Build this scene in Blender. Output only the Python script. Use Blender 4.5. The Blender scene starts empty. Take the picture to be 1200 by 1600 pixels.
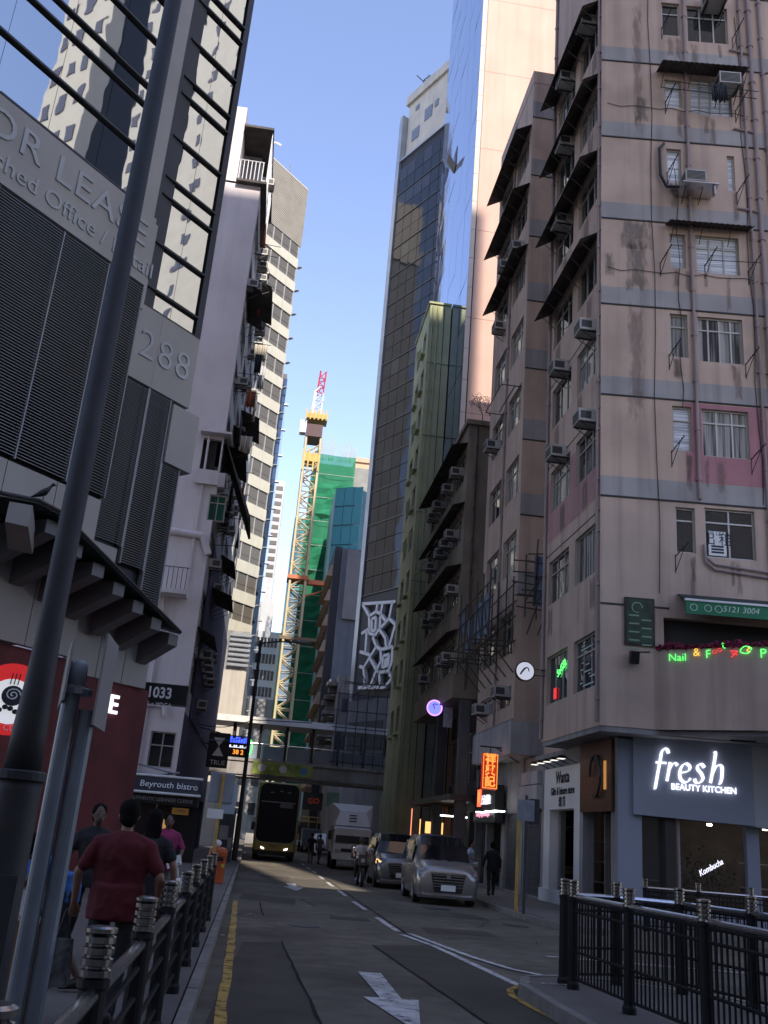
import bpy, math, random
from mathutils import Vector, Matrix
R = random.Random(7)
rad = math.radians
scene = bpy.context.scene
COL = scene.collection

# ---------------------------------------------------------------- camera
# solved from the photograph's vanishing points (street axis = +Y, up = +Z); pixels are those of the 1200x1600 photo
EYE = 1.65
PX_V = Vector((950.0, -3450.0)); PX_S = Vector((392.0, 1295.0)); PX_C = Vector((600.0, 800.0))
FOC = math.sqrt(-(PX_V - PX_C).dot(PX_S - PX_C))
def _cd(x, y):
    return Vector((x - 600.0, -(y - 800.0), -FOC)).normalized()
_z = _cd(*PX_V); _y = _cd(*PX_S); _x = _y.cross(_z)
CM = Matrix((_x, _y, _z))
CAMLOC = Vector((0, 0, EYE))
cam = bpy.data.cameras.new('camera'); camo = bpy.data.objects.new('camera', cam); COL.objects.link(camo)
camo.matrix_world = Matrix.Translation(CAMLOC) @ CM.to_4x4()
cam.sensor_fit = 'VERTICAL'; cam.angle = 2 * math.atan(800.0 / FOC)
cam.clip_start = 0.05; cam.clip_end = 3000
scene.camera = camo

# ---------------------------------------------------------------- sky, sun, exposure
SUN_EL = rad(42.0); SUN_AZ = math.atan2(0.11, -1.0)          # to-sun azimuth from +Y towards +X
w = bpy.data.worlds.new('World'); scene.world = w; w.use_nodes = True
nt = w.node_tree; nt.nodes.clear()
sky = nt.nodes.new('ShaderNodeTexSky'); sky.sky_type = 'NISHITA'; sky.sun_disc = False
sky.sun_elevation = SUN_EL; sky.sun_rotation = SUN_AZ % (2 * math.pi)
sky.altitude = 0; sky.air_density = 1.0; sky.dust_density = 0.2; sky.ozone_density = 4.0
bg = nt.nodes.new('ShaderNodeBackground'); bg.inputs['Strength'].default_value = 0.15
wo = nt.nodes.new('ShaderNodeOutputWorld')
tint = nt.nodes.new('ShaderNodeVectorMath'); tint.operation = 'MULTIPLY'; tint.inputs[1].default_value = (1.07, 0.845, 0.80)   # warms the sky colour and its fill light
nt.links.new(sky.outputs[0], tint.inputs[0]); nt.links.new(tint.outputs[0], bg.inputs[0]); nt.links.new(bg.outputs[0], wo.inputs[0])
sl = bpy.data.lights.new('sun', 'SUN'); sl.energy = 2.5; sl.angle = rad(0.5); sl.color = (1.0, 0.90, 0.79)
so = bpy.data.objects.new('sun', sl); COL.objects.link(so)
tosun = Vector((math.sin(SUN_AZ) * math.cos(SUN_EL), math.cos(SUN_AZ) * math.cos(SUN_EL), math.sin(SUN_EL)))
so.rotation_euler = tosun.to_track_quat('Z', 'Y').to_euler(); so.location = (0, 0, 120)
scene.view_settings.view_transform = 'Standard'; scene.view_settings.look = 'None'
scene.view_settings.exposure = 1.65; scene.view_settings.gamma = 1.0; scene.view_settings.use_curve_mapping = False
scene.render.engine = 'CYCLES'; scene.cycles.max_bounces = 10; scene.cycles.diffuse_bounces = 6; scene.cycles.glossy_bounces = 5

# ---------------------------------------------------------------- pixel -> world helpers
def ray(x, y): return CM @ _cd(x, y)
def atZ(x, y, z=0.0):
    d = ray(x, y); return CAMLOC + d * ((z - EYE) / d.z)
def atY(x, y, Y):
    d = ray(x, y); return CAMLOC + d * (Y / d.y)
def atX(x, y, X):
    d = ray(x, y); return CAMLOC + d * (X / d.x)

# ---------------------------------------------------------------- materials
MATS = {}
def mat(name, col, rough=0.7, metal=0.0, var=0.12, scale=0.8, streak=0.0, bump=0.0, bscale=30.0, spec=0.5, emit=None, estr=0.0, dirt=0.0, alpha=1.0, coat=0.0, col2=None, c2scale=0.35, c2lo=0.5, c2hi=0.62):
    if name in MATS: return MATS[name]
    m = bpy.data.materials.new(name); m.use_nodes = True; MATS[name] = m
    n = m.node_tree.nodes; l = m.node_tree.links
    b = n['Principled BSDF']; b.inputs['Roughness'].default_value = rough; b.inputs['Metallic'].default_value = metal
    b.inputs['Specular IOR Level'].default_value = spec
    if coat: b.inputs['Coat Weight'].default_value = coat; b.inputs['Coat Roughness'].default_value = 0.08
    if emit:
        b.inputs['Emission Color'].default_value = (*emit, 1); b.inputs["Emission Strength"].default_value = estr
    if alpha < 1: b.inputs['Alpha'].default_value = alpha
    geo = n.new('ShaderNodeNewGeometry')
    def noise(sc, mapscale=None, det=4.0):
        t = n.new('ShaderNodeTexNoise'); t.inputs['Scale'].default_value = sc; t.inputs['Detail'].default_value = det
        if mapscale:
            mp = n.new('ShaderNodeMapping'); mp.inputs['Scale'].default_value = mapscale
            l.new(geo.outputs['Position'], mp.inputs[0]); l.new(mp.outputs[0], t.inputs['Vector'])
        else: l.new(geo.outputs['Position'], t.inputs['Vector'])
        return t.outputs['Fac']
    def ramp(fac, lo, hi, a, c):
        r = n.new('ShaderNodeMapRange'); r.inputs[1].default_value = lo; r.inputs[2].default_value = hi
        r.inputs[3].default_value = a; r.inputs[4].default_value = c; l.new(fac, r.inputs[0]); return r.outputs[0]
    base = n.new('ShaderNodeRGB'); base.outputs[0].default_value = (*col, 1); out = base.outputs[0]
    if col2:
        mx = n.new('ShaderNodeMix'); mx.data_type = 'RGBA'; mx.inputs[7].default_value = (*col2, 1)
        l.new(out, mx.inputs[6]); l.new(ramp(noise(c2scale, None, 8), c2lo, c2hi, 0, 1), mx.inputs[0]); out = mx.outputs[2]
    def mul(out, f):
        v = n.new('ShaderNodeVectorMath'); v.operation = 'SCALE'; l.new(out, v.inputs[0]); l.new(f, v.inputs['Scale']); return v.outputs[0]
    if var: out = mul(out, ramp(noise(scale, None, 6), 0.3, 0.7, 1 - var, 1 + var))
    if streak: out = mul(out, ramp(noise(1.0, (2.2, 2.2, 0.09), 6), 0.48, 0.72, 1.0, 1 - streak))
    if dirt: out = mul(out, ramp(noise(0.45, None, 10), 0.5, 0.75, 1.0, 1 - dirt))
    l.new(out, b.inputs['Base Color'])
    if bump:
        bp = n.new('ShaderNodeBump'); bp.inputs['Strength'].default_value = bump; bp.inputs['Distance'].default_value = 0.03
        l.new(noise(bscale, None, 6), bp.inputs['Height']); l.new(bp.outputs[0], b.inputs['Normal'])
    return m
def glass(name, tint, rough=0.02, wav=0.0, wscale=0.5, spec=0.9, metal=0.0):
    m = mat(name, tint, rough, metal, 0.0, spec=spec)
    if wav:
        n = m.node_tree.nodes; l = m.node_tree.links
        geo = n.new('ShaderNodeNewGeometry'); t = n.new('ShaderNodeTexNoise'); t.inputs['Scale'].default_value = wscale; t.inputs['Detail'].default_value = 2
        l.new(geo.outputs['Position'], t.inputs['Vector'])
        bp = n.new('ShaderNodeBump'); bp.inputs['Strength'].default_value = 1.0; bp.inputs['Distance'].default_value = wav
        l.new(t.outputs['Fac'], bp.inputs['Height']); l.new(bp.outputs[0], n['Principled BSDF'].inputs['Normal'])
    return m
def clear_glass(name, tint=(1, 1, 1), refl=1.0):
    if name in MATS: return MATS[name]
    m = bpy.data.materials.new(name); m.use_nodes = True; MATS[name] = m
    n = m.node_tree.nodes; l = m.node_tree.links; n.clear()
    o = n.new('ShaderNodeOutputMaterial'); mx = n.new('ShaderNodeMixShader'); f = n.new('ShaderNodeFresnel'); f.inputs[0].default_value = 1.5
    t = n.new('ShaderNodeBsdfTransparent'); t.inputs[0].default_value = (*tint, 1); g = n.new('ShaderNodeBsdfGlossy'); g.inputs['Roughness'].default_value = 0.02
    l.new(f.outputs[0], mx.inputs[0]); l.new(t.outputs[0], mx.inputs[1]); l.new(g.outputs[0], mx.inputs[2]); l.new(mx.outputs[0], o.inputs[0])
    return m
def netting(name, col, cover=0.6, scale=60):
    if name in MATS: return MATS[name]
    m = bpy.data.materials.new(name); m.use_nodes = True; MATS[name] = m
    n = m.node_tree.nodes; l = m.node_tree.links; n.clear()
    o = n.new('ShaderNodeOutputMaterial'); mx = n.new('ShaderNodeMixShader'); mx.inputs[0].default_value = cover
    t = n.new('ShaderNodeBsdfTransparent'); d = n.new('ShaderNodeBsdfDiffuse'); tl = n.new('ShaderNodeBsdfTranslucent'); m2 = n.new('ShaderNodeMixShader'); m2.inputs[0].default_value = 0.3
    geo = n.new('ShaderNodeNewGeometry'); ns = n.new('ShaderNodeTexNoise'); ns.inputs['Scale'].default_value = 0.5; ns.inputs['Detail'].default_value = 6
    l.new(geo.outputs['Position'], ns.inputs['Vector'])
    cr = n.new('ShaderNodeMix'); cr.data_type = 'RGBA'; cr.inputs[6].default_value = (*[c * 0.65 for c in col], 1); cr.inputs[7].default_value = (*[min(1, c * 1.35) for c in col], 1)
    l.new(ns.outputs['Fac'], cr.inputs[0]); l.new(cr.outputs[2], d.inputs[0]); l.new(cr.outputs[2], tl.inputs[0])
    l.new(d.outputs[0], m2.inputs[1]); l.new(tl.outputs[0], m2.inputs[2])
    l.new(t.outputs[0], mx.inputs[1]); l.new(m2.outputs[0], mx.inputs[2]); l.new(mx.outputs[0], o.inputs[0])
    return m
def nib(mb, P, pts, w=.15, ang=35, thin=.035, dep=.05):
    """broad-nib pen stroke along a smoothed 2D path; P(x, y, d) places it in the world"""
    q = []; n = len(pts)
    for i in range(n - 1):
        p0 = Vector(pts[max(i - 1, 0)]); p1 = Vector(pts[i]); p2 = Vector(pts[i + 1]); p3 = Vector(pts[min(i + 2, n - 1)])
        for k in range(5):
            t = k / 5; q.append(.5 * ((2 * p1) + (p2 - p0) * t + (2 * p0 - 5 * p1 + 4 * p2 - p3) * t * t + (3 * p1 - p0 - 3 * p2 + p3) * t ** 3))
    q.append(Vector(pts[-1])); a = rad(ang); N = Vector((math.cos(a), math.sin(a))) * w / 2
    for j, (c, d) in enumerate(zip(q, q[1:])):
        e = (d - c); e = e.normalized() if e.length > 1e-6 else Vector((1, 0)); T = Vector((-e.y, e.x)); s = T.dot(N); h = T * (abs(s) + thin)
        if j == 0: hp = h
        L = [c - hp, d - h, d + h, c + hp]; hp = h
        mb.extr([P(v.x, v.y, .0004 * (j % 3)) for v in L], P(0, 0, dep) - P(0, 0, 0))
    return mb
def emis(name, col, s): return mat(name, (0.02, 0.02, 0.02), 0.6, emit=col, estr=s * 0.3, var=0)

BLACK = mat('black_paint', (0.012, 0.012, 0.014), 0.35, var=0.1)
DARK = mat('dark_metal', (0.03, 0.03, 0.034), 0.45, metal=0.3)
CHROME = mat('brushed_steel', (0.55, 0.55, 0.57), 0.22, metal=1.0, var=0.15, scale=20)
WHITE = mat('white_paint', (0.72, 0.72, 0.70), 0.5, dirt=0.15)
GREYM = mat('galvanised_steel', (0.22, 0.24, 0.27), 0.45, metal=0.5, var=0.15, scale=6)
ACG = mat('air_conditioner_casing', (0.42, 0.41, 0.38), 0.6, var=0.2, scale=3, dirt=0.3)
ACD = mat('air_conditioner_grille', (0.05, 0.05, 0.05), 0.6)
FRAME = mat('aluminium_window_frame', (0.42, 0.40, 0.36), 0.4, metal=0.4, var=0.1)
PANE = glass('window_glass', (0.02, 0.022, 0.026), 0.03, wav=0.004, wscale=1.5)
def folds(m, ms, lo, hi):
    n = m.node_tree.nodes; l = m.node_tree.links; geo = n.new('ShaderNodeNewGeometry'); mp = n.new('ShaderNodeMapping'); mp.inputs['Scale'].default_value = ms
    t = n.new('ShaderNodeTexNoise'); t.inputs['Scale'].default_value = 1.0; t.inputs['Detail'].default_value = 3; l.new(geo.outputs['Position'], mp.inputs[0]); l.new(mp.outputs[0], t.inputs['Vector'])
    mx = n.new('ShaderNodeMix'); mx.data_type = 'RGBA'; mx.inputs[6].default_value = (*lo, 1); mx.inputs[7].default_value = (*hi, 1)
    r = n.new('ShaderNodeMapRange'); r.inputs[1].default_value = .4; r.inputs[2].default_value = .6; l.new(t.outputs['Fac'], r.inputs[0]); l.new(r.outputs[0], mx.inputs[0]); l.new(mx.outputs[2], n['Principled BSDF'].inputs['Base Color'])
    return m
PANE2 = folds(glass('window_glass_curtained', (0.16, 0.16, 0.17), 0.06, wav=0.004, wscale=1.5, spec=.5), (9, 9, .25), (.03, .03, .035), (.34, .33, .31))   # drawn curtains behind the glass
PANE3 = folds(mat('window_glass_blinds', (0.5, 0.52, 0.55), 0.2), (.4, .4, 16), (.36, .39, .42), (.72, .74, .76))                                                # pale blinds close to the glass
RUST = mat('rusty_sheet', (0.06, 0.05, 0.045), 0.75, var=0.4, scale=2, streak=0.4)
PIPE = mat('pink_drainpipe', (0.30, 0.235, 0.225), 0.6, var=0.15, streak=0.3)

# ---------------------------------------------------------------- mesh building
class MB:
    def __init__(s): s.v = []; s.f = []
    def quad(s, a, b, c, d):
        i = len(s.v); s.v += [tuple(a), tuple(b), tuple(c), tuple(d)]; s.f.append((i, i + 1, i + 2, i + 3)); return s
    def poly(s, pts):
        i = len(s.v); s.v += [tuple(p) for p in pts]; s.f.append(tuple(range(i, i + len(pts)))); return s
    def hexa(s, p):   # 8 points: 0-3 bottom loop, 4-7 top loop
        i = len(s.v); s.v += [tuple(q) for q in p]
        for f in ((3, 2, 1, 0), (4, 5, 6, 7), (0, 1, 5, 4), (1, 2, 6, 5), (2, 3, 7, 6), (3, 0, 4, 7)): s.f.append(tuple(i + k for k in f))
        return s
    def box(s, x0, x1, y0, y1, z0, z1):
        return s.hexa([(x0, y0, z0), (x1, y0, z0), (x1, y1, z0), (x0, y1, z0), (x0, y0, z1), (x1, y0, z1), (x1, y1, z1), (x0, y1, z1)])
    def prism(s, pts, z0, z1):   # pts = ccw (x, y)
        n = len(pts); i = len(s.v)
        s.v += [(x, y, z0) for x, y in pts] + [(x, y, z1) for x, y in pts]
        s.f.append(tuple(reversed(range(i, i + n)))); s.f.append(tuple(range(i + n, i + 2 * n)))
        for k in range(n): s.f.append((i + k, i + (k + 1) % n, i + n + (k + 1) % n, i + n + k))
        return s
    def extr(s, pts, off):   # planar 3D loop extruded by a vector
        n = len(pts); i = len(s.v); off = Vector(off)
        s.v += [tuple(p) for p in pts] + [tuple(Vector(p) + off) for p in pts]
        s.f.append(tuple(reversed(range(i, i + n)))); s.f.append(tuple(range(i + n, i + 2 * n)))
        for k in range(n): s.f.append((i + k, i + (k + 1) % n, i + n + (k + 1) % n, i + n + k))
        return s
    def cyl(s, a, b, r0, r1=None, n=10, cap=True):
        r1 = r0 if r1 is None else r1
        a = Vector(a); b = Vector(b); d = (b - a)
        if d.length < 1e-6: return s
        d.normalize(); t = Vector((0, 0, 1)) if abs(d.z) < 0.9 else Vector((1, 0, 0))
        e = d.cross(t).normalized(); g = d.cross(e)
        i = len(s.v)
        for p, r in ((a, r0), (b, r1)):
            for k in range(n):
                q = 2 * math.pi * k / n; s.v.append(tuple(p + (e * math.cos(q) + g * math.sin(q)) * r))
        for k in range(n): s.f.append((i + k, i + n + k, i + n + (k + 1) % n, i + (k + 1) % n))
        if cap: s.f.append(tuple(i + k for k in range(n))); s.f.append(tuple(i + n + k for k in reversed(range(n))))
        return s
    def tube(s, pts, r, n=6):
        for a, b in zip(pts, pts[1:]): s.cyl(a, b, r, n=n)
        return s
    def lathe(s, prof, c=(0, 0, 0), n=16):   # prof: [(r, z)]
        i = len(s.v)
        for r, z in prof:
            for k in range(n):
                q = 2 * math.pi * k / n; s.v.append((c[0] + r * math.cos(q), c[1] + r * math.sin(q), c[2] + z))
        for j in range(len(prof) - 1):
            for k in range(n):
                s.f.append((i + j * n + k, i + j * n + (k + 1) % n, i + (j + 1) * n + (k + 1) % n, i + (j + 1) * n + k))
        s.f.append(tuple(i + k for k in reversed(range(n)))); s.f.append(tuple(i + (len(prof) - 1) * n + k for k in range(n)))
        return s
    def loft(s, secs, close=True):   # secs: equal-length loops of 3D points
        n = len(secs[0]); i = len(s.v)
        for sec in secs: s.v += [tuple(p) for p in sec]
        for j in range(len(secs) - 1):
            for k in range(n):
                s.f.append((i + j * n + k, i + j * n + (k + 1) % n, i + (j + 1) * n + (k + 1) % n, i + (j + 1) * n + k))
        if close:
            s.f.append(tuple(reversed(range(i, i + n)))); s.f.append(tuple(range(i + (len(secs) - 1) * n, i + len(secs) * n)))
        return s
    def ball(s, c, rx, ry=None, rz=None, n=12, m=8):
        ry = rx if ry is None else ry; rz = rx if rz is None else rz
        secs = []
        for j in range(m + 1):
            t = -math.pi / 2 + math.pi * (j + 0.0) / m; t = max(-1.5, min(1.5, t))
            secs.append([(c[0] + rx * math.cos(t) * math.cos(2 * math.pi * k / n), c[1] + ry * math.cos(t) * math.sin(2 * math.pi * k / n), c[2] + rz * math.sin(t)) for k in range(n)])
        return s.loft(secs)
    def mesh(s, name, m=None, smooth=False):
        me = bpy.data.meshes.new(name); me.from_pydata(s.v, [], s.f)
        if m: me.materials.append(m)
        if smooth:
            for p in me.polygons: p.use_smooth = True
        me.update(); return me
    def build(s, name, m, parent=None, smooth=False, **kw):
        return put(name, s.mesh(name, m, smooth), parent, **kw)

def put(name, me, parent=None, mw=None, label=None, cat=None, group=None, kind=None, bevel=0):
    o = bpy.data.objects.new(name, me); COL.objects.link(o)
    if parent is not None:
        o.parent = parent; o.matrix_parent_inverse = WM[parent.name].inverted()
    if mw is not None: o.matrix_basis = mw
    WM[o.name] = mw.copy() if mw is not None else Matrix.Identity(4)
    if label: o['label'] = label
    if cat: o['category'] = cat
    if group: o['group'] = group
    if kind: o['kind'] = kind
    if bevel:
        b = o.modifiers.new('bevel', 'BEVEL'); b.width = bevel; b.segments = 2; b.limit_method = 'ANGLE'
    return o
WM = {}
def thing(name, label, cat, loc=(0, 0, 0), rz=0.0, group=None):
    o = bpy.data.objects.new(name, None); COL.objects.link(o); o.empty_display_size = 0.2
    o.matrix_basis = Matrix.Translation(loc) @ Matrix.Rotation(rz, 4, 'Z'); WM[o.name] = o.matrix_basis.copy()
    o['label'] = label; o['category'] = cat
    if group: o['group'] = group
    return o
def local(parent):   # children built in the thing's own frame: give mw = the thing's world matrix
    return WM[parent.name]
def dup(root, mw, label=None, group=None):
    """copy a thing with its parts and sub-parts to a new base matrix"""
    r = root.copy(); COL.objects.link(r); old = WM[root.name]; D = mw @ old.inverted()
    r.matrix_basis = mw; WM[r.name] = mw.copy()
    if label: r['label'] = label
    if group: r['group'] = group
    def rec(src, dst):
        for ch in [o for o in KIDS.get(src.name, [])]:
            c = ch.copy(); COL.objects.link(c); c.parent = dst
            W = D @ WM[ch.name]; WM[c.name] = W
            c.matrix_parent_inverse = WM[dst.name].inverted(); c.matrix_basis = W
            KIDS.setdefault(dst.name, []).append(c)
            rec(ch, c)
    rec(root, r); return r
KIDS = {}
_put = put
def put(name, me, parent=None, **kw):
    o = _put(name, me, parent, **kw)
    if parent is not None: KIDS.setdefault(parent.name, []).append(o)
    return o

class Fac:
    """a vertical facade plane: origin, azimuth of its u axis (from +Y to +X), outward normal to the viewer's side"""
    def __init__(s, x, y, az, flip=False):
        a = rad(az); s.o = Vector((x, y, 0)); s.u = Vector((math.sin(a), math.cos(a), 0)); s.n = Vector((s.u.y, -s.u.x, 0))
        if flip: s.n = -s.n
        s.up = Vector((0, 0, 1)); s.flip = flip
    def P(s, u, z, d=0.0): return s.o + s.u * u + s.n * d + s.up * z
    def px(s, x, y, d=0.0):   # pixel -> (u, z) on the plane
        r = ray(x, y); t = (s.o + s.n * d - CAMLOC).dot(s.n) / r.dot(s.n); p = CAMLOC + r * t
        return (p - s.o).dot(s.u), p.z
    def rect(s, x0, y0, x1, y1):  # pixel box -> u0,u1,z0,z1 (by its edge centres)
        xm = (x0 + x1) / 2; ym = (y0 + y1) / 2
        u0 = s.px(x0, ym)[0]; u1 = s.px(x1, ym)[0]; z1 = s.px(xm, y0)[1]; z0 = s.px(xm, y1)[1]
        return min(u0, u1), max(u0, u1), z0, z1
    def M(s, u, z, d=0.0, turn=0.0):   # local frame: x = along facade (viewer's right), y = into the wall, z = up
        x = -s.u if s.flip else s.u
        m = Matrix((x, -s.n, s.up)).transposed().to_4x4(); m.translation = s.P(u, z, d)
        return m @ Matrix.Rotation(turn, 4, 'Z')
    def box(s, mb, u0, u1, z0, z1, d0, d1):
        p = [s.P(u0, z0, d1), s.P(u1, z0, d1), s.P(u1, z0, d0), s.P(u0, z0, d0), s.P(u0, z1, d1), s.P(u1, z1, d1), s.P(u1, z1, d0), s.P(u0, z1, d0)]
        if s.flip: p = [p[1], p[0], p[3], p[2], p[5], p[4], p[7], p[6]]
        return mb.hexa(p)
    def wall(s, mb, u0, u1, z0, z1, holes=(), depth=0.22):
        """front sheet with real openings and reveals; holes are (u0,u1,z0,z1)"""
        us = sorted({u0, u1} | {round(h[0], 4) for h in holes} | {round(h[1], 4) for h in holes})
        zs = sorted({z0, z1} | {round(h[2], 4) for h in holes} | {round(h[3], 4) for h in holes})
        us = [u for u in us if u0 <= u <= u1]; zs = [z for z in zs if z0 <= z <= z1]
        def q(a, b, c, d): mb.quad(d, c, b, a) if s.flip else mb.quad(a, b, c, d)
        for a, b in zip(us, us[1:]):
            run = None
            for c, d in zip(zs, zs[1:]):
                um = (a + b) / 2; zm = (c + d) / 2
                solid = not any(h[0] - 1e-4 < um < h[1] + 1e-4 and h[2] - 1e-4 < zm < h[3] + 1e-4 for h in holes)
                if solid: q(s.P(a, c), s.P(b, c), s.P(b, d), s.P(a, d))
        for h in holes:
            a, b, c, d = h
            q(s.P(a, c), s.P(a, d), s.P(a, d, -depth), s.P(a, c, -depth)); q(s.P(b, d), s.P(b, c), s.P(b, c, -depth), s.P(b, d, -depth))
            q(s.P(b, c), s.P(a, c), s.P(a, c, -depth), s.P(b, c, -depth)); q(s.P(a, d), s.P(b, d), s.P(b, d, -depth), s.P(a, d, -depth))
        return mb

# ---------------------------------------------------------------- repeated small kinds (shared mesh data)
MC = {}
def window(fac, u0, u1, z0, z1, parent, bars=2, transom=0.0, frame=None, pane=None, d=-0.12, fw=0.055, name='window'):
    """frame mesh (part) with a glass pane (sub-part), set back in its opening"""
    frame = frame or FRAME; pane = pane or PANE
    W = round(u1 - u0, 2); H = round(z1 - z0, 2); key = ('win', W, H, bars, transom, frame.name, fw); kp = ('pane', W, H, pane.name)
    if key not in MC:
        b = MB(); t = 0.03
        b.box(-W / 2, -W / 2 + fw, -t, t, 0, H).box(W / 2 - fw, W / 2, -t, t, 0, H).box(-W / 2 + fw, W / 2 - fw, -t, t, 0, fw).box(-W / 2 + fw, W / 2 - fw, -t, t, H - fw, H)
        for k in range(1, bars): 
            x = -W / 2 + W * k / bars; b.box(x - fw * 0.45, x + fw * 0.45, -t * 0.8, t * 0.8, fw, H - fw)
        if transom: b.box(-W / 2 + fw, W / 2 - fw, -t * 0.9, t * 0.9, H * transom - fw * 0.45, H * transom + fw * 0.45)
        MC[key] = b.mesh(name, frame)
    if kp not in MC:
        b = MB(); b.box(-W / 2 + 0.01, W / 2 - 0.01, 0.008, 0.02, 0.01, H - 0.01); MC[kp] = b.mesh('pane', pane)
    m = fac.M((u0 + u1) / 2, z0, d)
    f = put(name, MC[key], parent, mw=m); put('pane', MC[kp], f, mw=m)
    return f
def ac_mesh():
    if 'ac' in MC: return
    b = MB(); b.box(-0.33, 0.33, -0.55, 0.15, 0, 0.42); MC['ac'] = b.mesh('casing', ACG)
    b = MB()
    for k in range(7): b.box(-0.29, 0.29, -0.558, -0.5503, 0.05 + k * 0.048, 0.08 + k * 0.048)
    b.box(-0.3302, -0.333, -0.5, -0.15, 0.08, 0.34); b.box(0.3302, 0.333, -0.5, -0.15, 0.08, 0.34)
    MC['acg'] = b.mesh('grille', ACD)
    b = MB()
    for x in (-0.27, 0.27):
        b.box(x - 0.02, x + 0.02, -0.5, 0.15, -0.04, -0.003)
        b.cyl((x, -0.45, -0.03), (x, 0.13, -0.4), 0.015, n=5)
    b.box(-0.25, 0.25, 0.1, 0.13, -0.035, -0.01)
    MC['acb'] = b.mesh('bracket', DARK)
def ac(fac, u, z, label, group, d=0.0, s=1.0):
    ac_mesh(); m = fac.M(u, z, d) @ Matrix.Scale(s, 4)
    t = bpy.data.objects.new('air_conditioner', None); COL.objects.link(t); t.matrix_basis = m; WM[t.name] = m.copy(); t.empty_display_size = .1
    t['label'] = label; t['category'] = 'air conditioner'; t['group'] = group
    for nm, k in (('casing', 'ac'), ('grille', 'acg'), ('bracket', 'acb')): put(nm, MC[k], t, mw=m)
    return t
def awning(fac, u0, u1, z, parent, out=0.9, drop=0.35, m=None, ribs=True):
    """sloping corrugated sheet over a window row"""
    b = MB(); n = max(6, int((u1 - u0) / 0.09)); i = 0; secs = []
    for k in range(n + 1):
        u = u0 + (u1 - u0) * k / n; w = 0.012 * (1 if k % 2 else -1)
        secs.append((fac.P(u, z + w, 0.0), fac.P(u, z - drop + w, out)))
    for (a, c), (a2, c2) in zip(secs, secs[1:]):
        b.quad(a, c, c2, a2); 
    dz = Vector((0, 0, -0.012))
    for (a, c), (a2, c2) in zip(secs, secs[1:]):
        b.quad(a + dz, a2 + dz, c2 + dz, c + dz); b.quad(c, c + dz, c2 + dz, c2)
    o = b.build('awning', m or RUST, parent)
    u = u0 + 0.15
    while u < u1:
        b = MB(); b.cyl(fac.P(u, z - drop - 0.03, out * 0.92), fac.P(u, z - drop - 0.55, 0.02), 0.014, n=5); b.build('awning_stay', DARK, o); u += 0.95
    return o
def text(s, size, mw, m, parent=None, name='lettering', extrude=0.01, align='CENTER', shear=0.0, space=1.0, sx=1.0, bold=0.0, **kw):
    c = bpy.data.curves.new(name, 'FONT'); c.body = s; c.size = size; c.extrude = extrude; c.align_x = align; c.align_y = 'CENTER'
    c.shear = shear; c.space_character = space; c.resolution_u = 3; c.offset = bold
    o = bpy.data.objects.new(name + '_tmp', c); COL.objects.link(o)
    dg = bpy.context.evaluated_depsgraph_get(); dg.update()
    me = bpy.data.meshes.new_from_object(o.evaluated_get(dg)); bpy.data.objects.remove(o); bpy.data.curves.remove(c)
    me.name = name; me.materials.clear(); me.materials.append(m)
    # text lies in its local XY: stand it up so that x = right, z = up, facing -y
    me.transform(Matrix.Rotation(rad(90), 4, 'X') @ Matrix.Diagonal((sx, 1, 1, 1)))
    return put(name, me, parent, mw=mw, **kw)
# ================================================================ the setting: ground, road, pavements
ASPH = mat('asphalt', (0.130, 0.114, 0.089), 0.85, spec=0.2, col2=(.092, .080, .063), c2scale=.22, c2lo=.42, c2hi=.6, var=0.22, scale=2.3, bump=0.5, bscale=45, dirt=0.25)
ASPH2 = mat('asphalt_patch', (0.070, 0.061, 0.048), 0.9, spec=0.2, var=0.15, scale=1.2, bump=0.3, bscale=70)
TAR = mat('tar_seam', (0.028, 0.026, 0.023), 0.95, spec=.05)
PAVE = mat('pavement_concrete', (0.115, 0.103, 0.09), 0.85, var=0.2, scale=0.9, bump=0.15, bscale=40, dirt=0.35)
KERB = mat('kerb_granite', (0.18, 0.165, 0.145), 0.8, var=0.2, scale=4, dirt=0.3, bump=0.1)
def worn(name, col):
    m = mat(name, col, 0.75, var=0.25, scale=3, dirt=0.4); n = m.node_tree.nodes; l = m.node_tree.links
    geo = n.new('ShaderNodeNewGeometry'); t = n.new('ShaderNodeTexNoise'); t.inputs['Scale'].default_value = 5; t.inputs['Detail'].default_value = 12; t.inputs['Roughness'].default_value = .7; l.new(geo.outputs['Position'], t.inputs['Vector'])
    r = n.new('ShaderNodeMapRange'); r.inputs[1].default_value = .36; r.inputs[2].default_value = .5; r.inputs[3].default_value = .25; r.inputs[4].default_value = 1; l.new(t.outputs['Fac'], r.inputs[0]); l.new(r.outputs[0], n['Principled BSDF'].inputs['Alpha']); return m
LINEW = worn('road_paint_white', (0.46, 0.45, 0.43)); LINEY = worn('road_paint_yellow', (0.40, 0.25, 0.05))
b = MB(); b.quad((-600, -600, -0.03), (600, -600, -0.03), (600, 900, -0.03), (-600, 900, -0.03))
b.build('ground', mat('ground_concrete', (0.1, 0.1, 0.1), 0.9), kind='structure')
b = MB(); b.quad((-0.33, -30, 0), (40, -30, 0), (40, 24, 0), (-0.33, 24, 0)); b.quad((-0.33, 24, 0), (7.1, 24, 0), (7.1, 180, 0), (-0.33, 180, 0))
b.quad((-40, -30, 0), (-0.33, -30, 0), (-0.33, -6, 0), (-40, -6, 0))
road = b.build('road', ASPH, kind='structure')
b = MB(); b.prism([(-0.45, -5), (-0.45, 180), (-12, 180), (-26, 8), (-26, -5)], -0.02, 0.15)
pav_l = b.build('pavement', PAVE, kind='structure')
b = MB(); b.prism([(7.32, 23.4), (7.6, 22.7), (8.3, 22.3), (40, 20.3), (40, 60), (14, 180), (7.22, 180)], -0.02, 0.15)
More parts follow.
